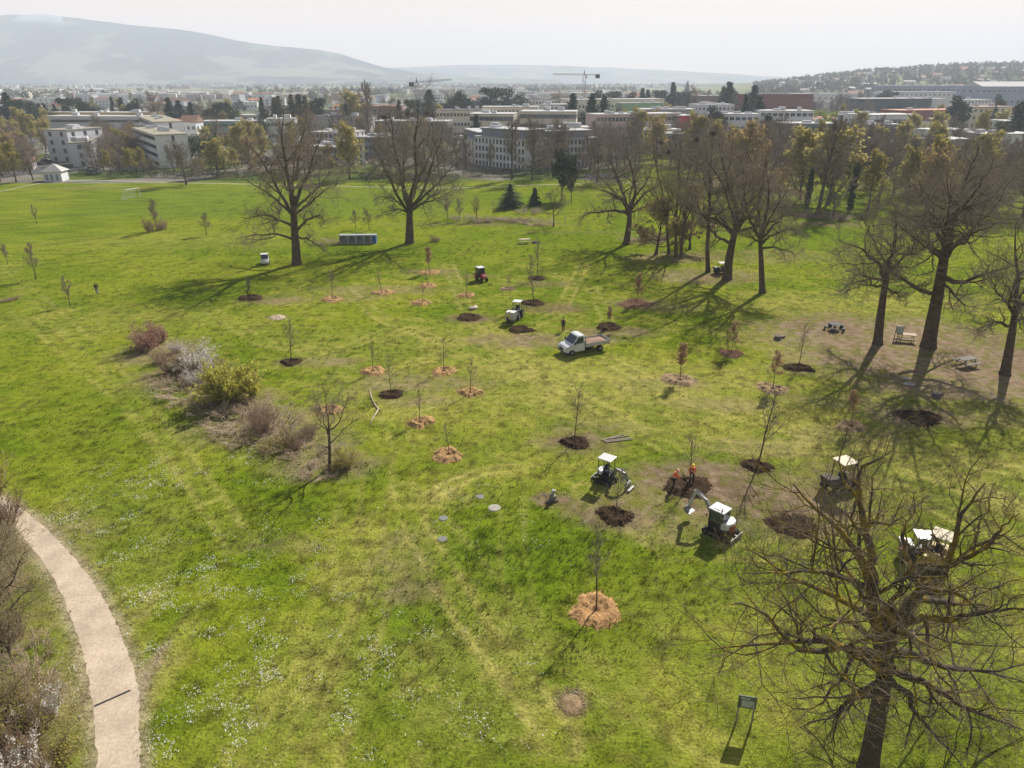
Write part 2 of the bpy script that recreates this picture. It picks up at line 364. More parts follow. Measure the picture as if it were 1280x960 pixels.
def axis(lo, hi, step, far, growth=1.09):
    v = list(np.arange(lo, hi + 1e-6, step)); s = step
    while v[-1] < far: s *= growth; v.append(v[-1] + s)
    return v
xs_r = axis(0, 62, .28, 15400); xs_l = axis(0, 62, .28, 15400)
XS = np.array([-v for v in xs_l[:0:-1]] + xs_r)
ys = axis(14, 95, .28, 95.5); s = .3
while ys[-1] < 15600:
    s = min(s * 1.02, 1.3) if ys[-1] < 300 else s * 1.05
    ys.append(ys[-1] + s)
YS = np.array([-600, -200, -80, -30, -5, 8] + ys)
GX, GY = np.meshgrid(XS, YS)
GZ = hill_h(GX, GY)
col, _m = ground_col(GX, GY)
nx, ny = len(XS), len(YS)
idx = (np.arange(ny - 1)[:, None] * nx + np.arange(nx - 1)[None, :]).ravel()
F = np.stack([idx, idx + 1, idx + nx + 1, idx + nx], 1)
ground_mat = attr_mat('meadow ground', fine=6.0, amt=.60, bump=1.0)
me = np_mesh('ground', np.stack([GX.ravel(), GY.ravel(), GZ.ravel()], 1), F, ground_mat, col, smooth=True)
tag(link('ground', me), kind='structure')

# paths
sand = mat('pale gravel', (.49, .395, .285), .95, .16, 6.0, bump=.12, coord='Object')
def tonal(m, scale, lo, hi):
    nt = m.node_tree; b = nt.nodes['Principled BSDF']; src = b.inputs['Base Color'].links[0].from_socket
    t = nt.nodes.new('ShaderNodeTexCoord'); n = nt.nodes.new('ShaderNodeTexNoise'); n.inputs['Scale'].default_value = scale; n.inputs['Detail'].default_value = 4; r = nt.nodes.new('ShaderNodeMapRange'); r.inputs['From Min'].default_value = .35; r.inputs['From Max'].default_value = .65; r.inputs['To Min'].default_value = lo; r.inputs['To Max'].default_value = hi
    v = nt.nodes.new('ShaderNodeVectorMath'); v.operation = 'SCALE'; nt.links.new(t.outputs['Object'], n.inputs['Vector']); nt.links.new(n.outputs['Fac'], r.inputs['Value']); nt.links.new(src, v.inputs[0]); nt.links.new(r.outputs['Result'], v.inputs['Scale']); nt.links.new(v.outputs['Vector'], b.inputs['Base Color'])
tonal(sand, .55, .80, 1.08)
def strip(name, left, right, m, z, jit=0.0, n=12, seed=1, kind='structure'):
    rng = np.random.default_rng(seed)
    def res(P):
        P = np.array(P); t = np.linspace(0, len(P) - 1, (len(P) - 1) * n + 1); i = np.arange(len(P))
        q = np.stack([np.interp(t, i, P[:, 0]), np.interp(t, i, P[:, 1])], 1)
        k = np.ones(n) / n; pad = np.concatenate([np.repeat(q[:1], n // 2, 0), q, np.repeat(q[-1:], n // 2, 0)])
        q2 = np.stack([np.convolve(pad[:, j], k, 'same')[n // 2:n // 2 + len(q)] for j in (0, 1)], 1); q2[0] = q[0]; q2[-1] = q[-1]
        return q2
    A, B = res(left), res(right)
    if jit: A = A + (rng.random(A.shape) - .5) * jit; B = B + (rng.random(B.shape) - .5) * jit
    V = np.concatenate([np.c_[A, np.full(len(A), z)], np.c_[B, np.full(len(B), z)]]); k = len(A); i = np.arange(k - 1)
    o = link(name, np_mesh(name, V, np.stack([i, i + 1, i + 1 + k, i + k], 1), m)); tag(o, kind=kind); return o
strip('path', [gx(*p) for p in PATH_L], [gx(*p) for p in PATH_R], sand, .006, .12)
FP = [(-60, 252), (0, 240), (30, 233), (50, 229), (85, 226), (120, 225), (180, 227.5), (260, 229.3), (340, 231), (430, 233), (560, 236), (640, 232.5), (700, 230.5), (760, 229), (900, 228)]
strip('path', [gx(a, b + .15) for a, b in FP], [gx(a, b - .5) for a, b in FP], mat('worn far gravel', (.33, .30, .21), .95, .2, .5), .006, .2)
# drain crossing the near path
ch = MB(); p0, p1 = at(118, 883), at(163, 863); dd = (p1 - p0); ch.box((p0 + p1) / 2 + Vector((0, 0, .014)), (dd.length, .11, .02), rz=math.atan2(dd.y, dd.x))
o = ch.build('drain_channel', mat('dark iron', (.035, .03, .028), .7)); tag(o, 'dark narrow drain channel running across the pale gravel path', 'drain')

# ------------------------------------------------------------------ grass tufts and daisies (stuff)
def scatter_grass():
    rng = np.random.default_rng(3)
    X = []; Y = []; S = []
    for (y0, y1, dens, sc) in ((15, 30, 16, .9), (30, 45, 11, 1.05), (45, 62, 6, 1.25), (62, 90, 2.6, 1.5), (90, 130, 1.0, 1.9)):
        w = .78 * (y1) + 4; n = int((y1 - y0) * 2 * w * dens); x = rng.uniform(-w, w, n); y = rng.uniform(y0, y1, n)
        k = np.abs(x) < .76 * y + 6; X.append(x[k]); Y.append(y[k]); S.append(np.full(k.sum(), sc))
    x = np.concatenate(X); y = np.concatenate(Y); S = np.concatenate(S)
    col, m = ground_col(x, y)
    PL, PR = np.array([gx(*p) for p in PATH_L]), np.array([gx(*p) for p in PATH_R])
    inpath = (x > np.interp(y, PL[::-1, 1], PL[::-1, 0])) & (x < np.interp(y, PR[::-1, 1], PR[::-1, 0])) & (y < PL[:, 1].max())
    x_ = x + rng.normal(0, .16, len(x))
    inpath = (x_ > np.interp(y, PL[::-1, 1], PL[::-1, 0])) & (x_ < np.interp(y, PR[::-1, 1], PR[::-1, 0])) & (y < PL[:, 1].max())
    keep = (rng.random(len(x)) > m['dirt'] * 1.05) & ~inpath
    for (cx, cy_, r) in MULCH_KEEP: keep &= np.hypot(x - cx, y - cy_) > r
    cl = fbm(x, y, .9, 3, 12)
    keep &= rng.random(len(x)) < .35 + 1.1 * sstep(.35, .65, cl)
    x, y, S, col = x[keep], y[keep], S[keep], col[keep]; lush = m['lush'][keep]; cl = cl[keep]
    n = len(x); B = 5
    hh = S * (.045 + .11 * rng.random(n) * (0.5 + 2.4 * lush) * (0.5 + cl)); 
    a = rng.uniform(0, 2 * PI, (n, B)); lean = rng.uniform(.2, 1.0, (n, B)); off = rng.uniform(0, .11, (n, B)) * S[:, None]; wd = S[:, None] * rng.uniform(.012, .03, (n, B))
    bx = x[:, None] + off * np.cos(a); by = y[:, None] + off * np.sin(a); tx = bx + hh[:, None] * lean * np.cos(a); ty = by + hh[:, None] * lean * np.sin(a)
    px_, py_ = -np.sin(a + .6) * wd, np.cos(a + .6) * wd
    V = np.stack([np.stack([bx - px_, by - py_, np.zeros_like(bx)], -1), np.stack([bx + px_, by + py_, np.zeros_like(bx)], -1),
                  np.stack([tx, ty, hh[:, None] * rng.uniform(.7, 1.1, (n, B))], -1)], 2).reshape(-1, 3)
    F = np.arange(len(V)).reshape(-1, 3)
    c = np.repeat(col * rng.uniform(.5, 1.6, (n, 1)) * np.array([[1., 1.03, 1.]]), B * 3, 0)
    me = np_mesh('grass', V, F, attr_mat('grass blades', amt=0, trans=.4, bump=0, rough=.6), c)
    tag(link('grass', me), 'short tufted meadow grass covering the park', 'grass', kind='stuff')
    # daisies
    n = 300000; x = rng.uniform(-34, 16, n); y = rng.uniform(19, 75, n); k = np.abs(x) < .76 * y + 3; x, y = x[k], y[k]
    m = masks(x, y); cl = fbm(x, y, 1.6, 4, 21); cl2 = fbm(x, y, .5, 2, 2)
    k = rng.random(len(x)) < m['daisy'] * sstep(.44, .72, cl) * (.15 + sstep(.4, .75, cl2)) * (1 - m['dirt']) * 1.1
    x, y = x[k], y[k]; n = len(x); r = rng.uniform(.012, .028, n) * (1 + (y - 20) * .006); z = rng.uniform(.06, .11, n)
    PL_ = (x > np.interp(y, PL[::-1, 1], PL[::-1, 0]) - .3) & (x < np.interp(y, PR[::-1, 1], PR[::-1, 0]) + .3) & (y < PL[:, 1].max())
    x, y, r, z = x[~PL_], y[~PL_], r[~PL_], z[~PL_]; n = len(x)
    ang = np.arange(5) * 2 * PI / 5; tx, ty = rng.normal(0, .3, n), rng.normal(0, .3, n)
    ox, oy = r[:, None] * np.cos(ang), r[:, None] * np.sin(ang)
    ring = np.stack([x[:, None] + ox, y[:, None] + oy, z[:, None] + ox * tx[:, None] + oy * ty[:, None]], -1)
    cen = np.stack([x, y, z + .012], -1)[:, None]; V = np.concatenate([ring, cen], 1).reshape(-1, 3); base = np.arange(n)[:, None] * 6
    F = np.concatenate([np.stack([base[:, 0] + i, base[:, 0] + (i + 1) % 5, base[:, 0] + 5], 1) for i in range(5)])
    me = np_mesh('daisies', V, F, mat('daisy petals', (.72, .72, .70), .7))
    tag(link('daisies', me), 'white daisies scattered in drifts through the meadow grass', 'flowers', kind='stuff')
# ------------------------------------------------------------------ trees
def norm(v): return v / np.maximum(np.linalg.norm(v, axis=-1, keepdims=True), 1e-9)
def spread(P, Rr, n, tr, ang, length, K, rng, wig=.12, up=.1, r_rel=.6, r_tip=.25, rmin=.004, tdist=1.0, lvar=.35):
    """children for every parent polyline. ang/length: functions of t (0..1 along the parent)"""
    N, K0, _ = P.shape
    t = tr[0] + (tr[1] - tr[0]) * ((np.arange(n)[None, :] + rng.random((N, n))) / n) ** tdist
    f = t * (K0 - 1); i = np.minimum(f.astype(int), K0 - 2); w = (f - i)[..., None]; b = np.arange(N)[:, None]
    pos = P[b, i] * (1 - w) + P[b, i + 1] * w; T = norm(P[b, i + 1] - P[b, i]); rad = Rr[b, i] * (1 - w[..., 0]) + Rr[b, i + 1] * w[..., 0]
    ref = np.where(np.abs(T[..., 2:3]) > .9, np.array([1., 0, 0]), np.array([0, 0, 1.]))
    U = norm(np.cross(T, ref)); W = np.cross(T, U)
    ph = (np.arange(n)[None, :] * 2.4 + rng.random((N, 1)) * 6.28 + rng.normal(0, .5, (N, n)))[..., None]
    a = (ang(t) + rng.normal(0, .14, t.shape))[..., None]
    d = np.cos(a) * T + np.sin(a) * (np.cos(ph) * U + np.sin(ph) * W)
    pl = np.linalg.norm(P[:, 1:] - P[:, :-1], axis=-1).sum(1)[:, None]
    Lh = length(t) * pl * (1 + lvar * (rng.random(t.shape) * 2 - 1))
    M = N * n; pos = pos.reshape(M, 3); d = norm(d.reshape(M, 3)); Lh = Lh.reshape(M); r0 = np.maximum(rad.reshape(M) * r_rel, rmin)
    return walk(pos, d, Lh, r0, K, rng, wig, up, r_tip, rmin)
def walk(pos, d, Lh, r0, K, rng, wig=.12, up=.1, r_tip=.25, rmin=.004):
    M = len(pos); out = np.zeros((M, K, 3)); out[:, 0] = pos; st = (Lh / (K - 1))[:, None]; upv = np.array([0, 0, 1.])
    for k in range(1, K):
        d = norm(d + rng.normal(0, wig, (M, 3)) + upv * up); out[:, k] = out[:, k - 1] + d * st
    rr = np.maximum(r0[:, None] * np.linspace(1, r_tip, K)[None, :], rmin * .7)
    return out, rr
def tubes(P, Rr, n):
    """(N,K,3),(N,K) -> verts, quads"""
    N, K, _ = P.shape
    T = np.empty_like(P); T[:, 1:-1] = P[:, 2:] - P[:, :-2]; T[:, 0] = P[:, 1] - P[:, 0]; T[:, -1] = P[:, -1] - P[:, -2]; T = norm(T)
    main = norm(P[:, -1] - P[:, 0]); ref = np.where(np.abs(main[:, 2:3]) > .85, np.array([[1., 0, 0]]), np.array([[0, 0, 1.]]))[:, None]
    U = norm(np.cross(T, np.broadcast_to(ref, T.shape))); W = np.cross(T, U)
    a = np.arange(n) * 2 * PI / n
    V = P[:, :, None] + Rr[:, :, None, None] * (np.cos(a)[None, None, :, None] * U[:, :, None] + np.sin(a)[None, None, :, None] * W[:, :, None])
    base = (np.arange(N)[:, None, None] * K + np.arange(K - 1)[None, :, None]) * n; k = np.arange(n)[None, None, :]; k2 = (k + 1) % n
    F = np.stack([base + k, base + k2, base + n + k2, base + n + k], -1).reshape(-1, 4)
    return V.reshape(-1, 3), F
def tube_mesh(name, parts, m):
    Vs, Fs, o, mi = [], [], 0, []
    for q in parts:
        P, Rr, n = q[:3]; V, F = tubes(P, Rr, n); Vs.append(V); Fs.append(F + o); o += len(V); mi.append(np.full(len(F), q[3] if len(q) > 3 else 0))
    return np_mesh(name, np.concatenate(Vs), np.concatenate(Fs), m, smooth=True, mi=np.concatenate(mi))
def quads_at(P, size, rng, flat=.0, n_per=1, jit=.3):
    """random little leaf quads round points P"""
    P = np.repeat(P, n_per, 0) + rng.normal(0, jit, (len(P) * n_per, 3)); n = len(P)
    a = norm(rng.normal(0, 1, (n, 3))); a[:, 2] *= (1 - flat); a = norm(a); b = norm(np.cross(a, norm(rng.normal(0, 1, (n, 3)))))
    s = size * rng.uniform(.6, 1.3, (n, 1)); V = np.stack([P - a * s, P - b * s * .6, P + a * s, P + b * s * .6], 1).reshape(-1, 3)
    return V, np.arange(n * 4).reshape(-1, 4)

bark = mat('bark', (.105, .080, .060), .95, .3, 3.0, bump=.5, spec=.05)
twig = mat('twigs', (.245, .20, .16), .95, .2, .6, spec=.05)
twig_r = mat('reddish twigs', (.25, .195, .15), .95, .2, .6, spec=.05)
twig_g = mat('olive twigs', (.26, .215, .12), .95, .25, .5, spec=.05)
birch = mat('pale bark', (.26, .23, .19), .9, .3, 2.0)
leaf_y = mat('spring buds', (.36, .31, .075), .8, .3, .4, trans=.45)
leaf_o = mat('bronze buds', (.36, .26, .11), .8, .3, .4, trans=.4)
leaf_g = mat('fresh leaves', (.17, .24, .03), .8, .3, .5, trans=.45)
needle = mat('dark needles', (.028, .052, .026), .8, .45, .5, trans=.12)
needle_b = mat('blue green needles', (.045, .075, .055), .8, .35, .5, trans=.1)
evergreen = mat('evergreen leaves', (.040, .062, .022), .7, .5, .6, trans=.2)
blossom = mat('white blossom', (.70, .68, .62), .8, .1, 2.0, trans=.3)
blossom_p = mat('pinkish buds', (.42, .24, .18), .8, .2, 2.0, trans=.3)

def bare_tree(H, W, seed, style='oak', fork=.22, trunk_r=None, n1=11, n2=8, n3=8, n4=6, lean=(0, 0), tw=1.0, moss=None, crown_mat=None, buds=0, bud_mat=None, bud_size=.16, bark_m=None):
    """returns (trunk mesh, crown mesh). H height, W crown radius; style oak (wide), upright, poplar"""
    rng = np.random.default_rng(seed); tr = trunk_r or H * .022
    K = 10; top = H * (.62 if style == 'oak' else .93)
    d0 = norm(np.array([[lean[0], lean[1], 1.0]]))
    P0, R0 = walk(np.zeros((1, 3)), d0, np.array([top]), np.array([tr]), K, rng, .05 if style != 'oak' else .07, .02, .30 if style == 'oak' else .12)
    R0[0] = tr * np.interp(np.linspace(0, 1, K), [0, .06, .15, fork, 1], [1.45, 1.08, 1, .88, .34 if style == 'oak' else .12])
    tl = top
    if style == 'oak':
        A = lambda t: R(92) - R(70) * ((t - fork) / (1 - fork)) ** .8; Ln = lambda t: (W * (1.02 - .22 * ((t - fork) / (1 - fork)))) / tl; up = .075
    elif style == 'upright':
        A = lambda t: R(58) - R(30) * t; Ln = lambda t: (W * (1.3 - .75 * t)) / tl; up = .15
    else:
        A = lambda t: R(38) - R(15) * t; Ln = lambda t: (W * (1.7 - 1.0 * t)) / tl; up = .22
    if style == 'oak': Ln2 = Ln; Ln = lambda t: np.maximum(Ln2(t), 0) * np.where(t > .75, 1.0, 1.0)
    P1, R1 = spread(P0, R0, n1, (fork, .99), A, Ln, 9, rng, .15, up, .62, .22, .012, lvar=.22)
    if style == 'oak':   # upper limbs must reach the crown top
        zt = P1[:, -1, 2]; mxz = zt.max(); f = H / max(mxz, 1) * .93
        if f > 1: P1[:, :, 2] = P1[:, :1, 2] + (P1[:, :, 2] - P1[:, :1, 2]) * min(f, 1.35)
    P2, R2 = spread(P1, R1, n2, (.22, .98), lambda t: R(52) - R(12) * t, lambda t: .52 - .26 * t, 7, rng, .19, .05, .62, .25, .010)
    P3, R3 = spread(P2, R2, n3, (.15, .98), lambda t: R(48) + 0 * t, lambda t: .50 - .2 * t, 5, rng, .22, .05, .6, .3, .008 * tw)
    P4, R4 = spread(P3, R3, n4, (.15, 1.0), lambda t: R(42) + 0 * t, lambda t: .62 - .2 * t, 4, rng, .22, .06, .6, .4, .0065 * tw)
    # twigs straight off the limbs
    P5, R5 = spread(P1, R1, 10, (.3, 1.0), lambda t: R(60) + 0 * t, lambda t: .16 + 0 * t, 5, rng, .2, .1, .3, .4, .008 * tw)
    P6, R6 = spread(P5, R5, 5, (.2, 1.0), lambda t: R(45) + 0 * t, lambda t: .5 + 0 * t, 3, rng, .2, .1, .6, .4, .0065 * tw)
    b = moss or bark_m or bark
    tm = tube_mesh('trunk', [(P0, R0, 12), (P1, R1, 7)], b)
    cm = tube_mesh('crown', [(P2, R2, 5, 1), (P3, R3, 3), (P4, R4, 3), (P5, R5, 3), (P6, R6, 3)], [crown_mat or twig, b])
    bm_ = None
    if buds:
        tips = np.concatenate([P4[:, -1], P4[:, 2], P6[:, -1]]); tips = tips[rng.random(len(tips)) < buds]
        V, F = quads_at(tips, bud_size, rng, jit=.12); bm_ = np_mesh('leaves', V, F, bud_mat or leaf_y)
    return tm, cm, bm_, (P1, R1)
def tree_thing(name, label, cat, meshes, loc, rz=0.0, s=1.0, sw=None, group=None, leaf_name='spring_buds'):
    r = thing(name, label, cat, loc, rz, group); r.scale = (sw or s, sw or s, s)
    link('trunk', meshes[0], r); c = link('crown', meshes[1], r)
    if len(meshes) > 2 and meshes[2]: link(leaf_name, meshes[2], r)
    return r
def conifer_meshes(seed, m=None, wide=.2, levels=26, broad=False, tuft=1.0):
    """unit height; layered drooping boughs with gaps"""
    rng = np.random.default_rng(seed); Vs = []; Fs = []; o = 0
    pts = []; ws = []
    for l in range(levels):
        z = .06 + .93 * (l / (levels - 1)) + rng.uniform(-.015, .015); rad = wide * ((1 - z) ** .75 if not broad else math.sin(min(1, (1.04 - z) * 1.35) * PI / 2) ** .8) * rng.uniform(.8, 1.15); nb = max(3, int(11 * (rad / wide) + 3))
        for b in range(nb):
            a = rng.uniform(0, 2 * PI); rr = rad * rng.uniform(.65, 1.1)
            for q in np.linspace(.12, 1, max(3, int(9 * rr / wide * tuft))):
                pts.append((rr * q * math.cos(a), rr * q * math.sin(a), z - (.05 if not broad else -.01) * q * q - .01 + rng.normal(0, .008))); ws.append(1.15 - .6 * q)
    pts = np.array(pts); ws = np.array(ws); n = len(pts); rep = 5
    P = np.repeat(pts, rep, 0) + rng.normal(0, 1, (n * rep, 3)) * np.array([.014, .014, .013]); w = np.repeat(ws, rep)[:, None]
    rad = norm(P * np.array([1, 1, 0]) + 1e-6); a = norm(rad + rng.normal(0, .5, P.shape)) ; b_ = norm(np.cross(a, rng.normal(0, 1, P.shape)))
    s = .027 * w * rng.uniform(.6, 1.4, (n * rep, 1))
    V = np.stack([P - a * s, P - b_ * s * .5, P + a * s, P + b_ * s * .5], 1).reshape(-1, 3); F = np.arange(len(V)).reshape(-1, 4)
    cm = np_mesh('crown', V, F, m or needle)
    tp = np.array([[[0, 0, 0], [0, 0, .5], [0, 0, .97]]]); tm = tube_mesh('trunk', [(tp, np.array([[.018, .012, .003]]), 7)], bark)
    return tm, cm
def round_meshes(seed, m, lobes=14, wide=.42, q=130, low=.12, size=.022, trunk_m=None):
    """unit height leafy tree or bush out of uneven leaf clumps"""
    rng = np.random.default_rng(seed); pts = []
    for k in range(lobes):
        a = rng.uniform(0, 2 * PI); z = rng.uniform(low + .1, .86); rm = wide * math.sqrt(max(.05, 1 - ((z - .5) / .5) ** 2)); r = rm * rng.uniform(.15, .8)
        s = rng.uniform(.11, .2); p = norm(rng.normal(0, 1, (q, 3))) * (rng.random((q, 1)) ** .35) * s * np.array([1, 1, .8])
        pts.append(p + np.array([r * math.cos(a), r * math.sin(a), z]))
    pts = np.concatenate(pts); pts = pts[pts[:, 2] > .02]; pts[:, 2] = np.minimum(pts[:, 2], 1.0 - .05 * rng.random(len(pts)))
    V, F = quads_at(pts, size, rng, n_per=2, jit=.014); cm = np_mesh('crown', V, F, m)
    P0, R0 = walk(np.zeros((1, 3)), np.array([[0, 0, 1.]]), np.array([.6]), np.array([.022]), 5, rng, .05)
    P1, R1 = spread(P0, R0, 7, (.2, .95), lambda t: R(45) + 0 * t, lambda t: .55 + 0 * t, 5, rng, .12, .1)
    return tube_mesh('trunk', [(P0, R0, 7), (P1, R1, 4)], trunk_m or bark), cm
def brush_meshes(seed, m, stems=40, H=1.0, W=.5, leaf_m=None, leaf=.0, lsize=.03, leaf_part='blossom'):
    """unit sized thicket of thin stems fanning from the ground"""
    rng = np.random.default_rng(seed); a = rng.uniform(0, 2 * PI, stems); r = W * .55 * np.sqrt(rng.random(stems))
    pos = np.stack([r * np.cos(a), r * np.sin(a), np.zeros(stems)], 1); d = norm(np.stack([np.cos(a) * r * 1.4, np.sin(a) * r * 1.4, np.full(stems, .75)], 1) + rng.normal(0, .15, (stems, 3)))
    P0, R0 = walk(pos, d, H * rng.uniform(.35, 1.0, stems) * (.55 + .45 * np.sin(a * 2 + seed) ** 2), np.full(stems, .012), 6, rng, .12, .02, .3, .003)
    P1, R1 = spread(P0, R0, 7, (.2, 1), lambda t: R(38) + 0 * t, lambda t: .42 - .2 * t, 4, rng, .18, .05, .6, .4, .003)
    P2, R2 = spread(P1, R1, 5, (.2, 1), lambda t: R(40) + 0 * t, lambda t: .5 + 0 * t, 3, rng, .2, .05, .6, .4, .0028)
    sm = tube_mesh('stems', [(P0, R0, 4), (P1, R1, 3), (P2, R2, 3)], m); lm = None
    if leaf_m:
        tips = np.concatenate([P2[:, -1], P2[:, 1], P1[:, -1]]); tips = tips[rng.random(len(tips)) < leaf]
        V, F = quads_at(tips, lsize, rng, jit=.015); lm = np_mesh(leaf_part, V, F, leaf_m)
    return sm, lm
# ------------------------------------------------------------------ mountains and haze
def rr(px): return (px - 640) / (FPX * 1.0 * (math.cos(PITCH) + .433 * math.sin(PITCH)))
def ridge(name, prof, Y0, Yc, Y1, nx_, ny_, seed, m):
    px = np.array([p[0] for p in prof], float); z = np.array([ptY(640, p[1], Yc)[2] for p in prof]); rx = rr(px)
    r = np.linspace(rx[0], rx[-1], nx_); yy = np.linspace(Y0, Y1, ny_); RX, YY = np.meshgrid(r, yy); X = RX * YY
    base = np.interp(RX, rx, z) * np.where(YY < Yc, ((YY - Y0) / (Yc - Y0)).clip(0, 1) ** 1.5, 1 - .8 * ((YY - Yc) / (Y1 - Yc)).clip(0, 1))
    gul = fbm(X, YY * .6, 520, 4, seed) - .5; Z = base * (1 + .8 * gul * sstep(Y0, Yc * .9, YY) * (1 - np.exp(-((YY - Yc) / 300) ** 2))) - 3 + 8 * (fbm(X, YY, 150, 2, seed) - .5) * (base > 30)
    f = fbm(X, YY, 230, 4, seed + 3); g = lambda *c: np.array(c)
    wd = sstep(.45, .55, f - .15 * sstep(60, 280, base)) [..., None]
    c = g(.025, .035, .035) * (1 - wd) + g(.17, .18, .11) * wd
    if seed == 1: sn = (sstep(362, 392, Z + 26 * (fbm(X, YY, 120, 3, 4) - .5)) * sstep(.48, .58, fbm(X, YY, 260, 3, 9)) * (RX < rr(95)) * (np.abs(YY - Yc) < 600))[..., None]; c = c * (1 - sn) + g(.42, .46, .50) * sn
    i = (np.arange(ny_ - 1)[:, None] * nx_ + np.arange(nx_ - 1)).ravel()
    o = link(name, np_mesh(name, np.stack([X.ravel(), YY.ravel(), Z.ravel()], 1), np.stack([i, i + 1, i + nx_ + 1, i + nx_], 1), m, c.reshape(-1, 3), smooth=True)); tag(o, kind='structure')
mt_m = attr_mat('mountain woods', amt=0, bump=0)
ridge('mountain', [(-420, 30), (-200, 24), (-60, 22), (0, 21), (30, 17), (80, 16.5), (100, 20), (150, 27), (200, 33), (250, 38), (300, 49), (350, 57), (400, 61), (430, 67), (455, 76), (480, 83), (520, 90), (600, 97), (700, 99)], 3900, 5300, 6400, 300, 90, 1, mt_m)
ridge('mountain', [(300, 90), (420, 86), (500, 84), (560, 81), (620, 80), (680, 81), (760, 84), (830, 87), (900, 91), (960, 95), (1050, 98), (1200, 99)], 6500, 7600, 8300, 200, 40, 2, mt_m)
hz = bpy.data.materials.new('haze air'); hz.use_nodes = True; ht = hz.node_tree; ht.nodes.clear()
pv = ht.nodes.new('ShaderNodeVolumePrincipled'); ho = ht.nodes.new('ShaderNodeOutputMaterial'); ht.links.new(pv.outputs[0], ho.inputs['Volume'])
pv.inputs['Color'].default_value = (.80, .88, 1.0, 1); pv.inputs['Density'].default_value = .00022; pv.inputs['Anisotropy'].default_value = .05
a = MB(); a.box((0, 3900, 220), (17000, 9400, 448)); o = a.build('haze', hz); tag(o, kind='stuff')

# ------------------------------------------------------------------ the town
def gcol(px, Y):   # ground point at distance Y in picture column px
    return Vector(((px - 640) / FPX * (Y * math.cos(PITCH) + CAM_H * math.sin(PITCH)), Y, float(hill_h((px - 640) / FPX * (Y * math.cos(PITCH)), Y))))
def ztop(py, Y): return ptY(640, py, Y)[2]
W_ = lambda n, c, v=.08: mat(n, c, .85, v, 1.2)
walls = dict(pent=W_('penthouse glass front', (.22, .24, .27)), white=W_('white render', (.72, .72, .70)), cream=W_('cream render', (.64, .58, .46)), grey=W_('grey render', (.30, .29, .29)), pinkgrey=W_('pinkish grey render', (.40, .35, .34)), lgrey=W_('light grey render', (.60, .60, .61)), red=W_('dark red cladding', (.22, .065, .055)), magenta=W_('crimson cladding', (.52, .06, .09)), pink=W_('pale pink render', (.55, .42, .38)), teal=W_('dark teal cladding', (.05, .09, .11)), tglass=W_('teal glass front', (.20, .34, .32)), ochre=W_('ochre render', (.52, .38, .12)), blueg=W_('blue grey cladding', (.22, .27, .33)), brown=W_('brown facade', (.22, .15, .11)), gglass=W_('green glass front', (.25, .40, .22)))
roofs = dict(flat=W_('grey gravel roof', (.44, .42, .39), .15), dark=W_('dark roof', (.10, .10, .10)), pale=W_('pale roof', (.44, .43, .41)), tile=W_('brown tiles', (.28, .16, .11), .2), redt=W_('red tiles', (.42, .17, .10), .2), green=W_('mossy roof', (.30, .27, .20), .2))
win_g = mat('window glass', (.03, .04, .05), .12, spec=.8); win_f = mat('window frames', (.5, .5, .48), .5)
_wm = {}
def window_mesh(w, h):
    k = (round(w, 2), round(h, 2))
    if k not in _wm:
        a = MB(); a.mi = 0; a.box((0, -.03, 0), (w, .06, h)); a.mi = 1; a.box((0, -.035, -h / 2 - .05), (w + .2, .2, .08)); a.box((0, -.05, 0), (.06, .06, h))
        o = a.build('window', [win_g, win_f]); _wm[k] = o.data; bpy.data.objects.remove(o)
    return _wm[k]
FOOT = []
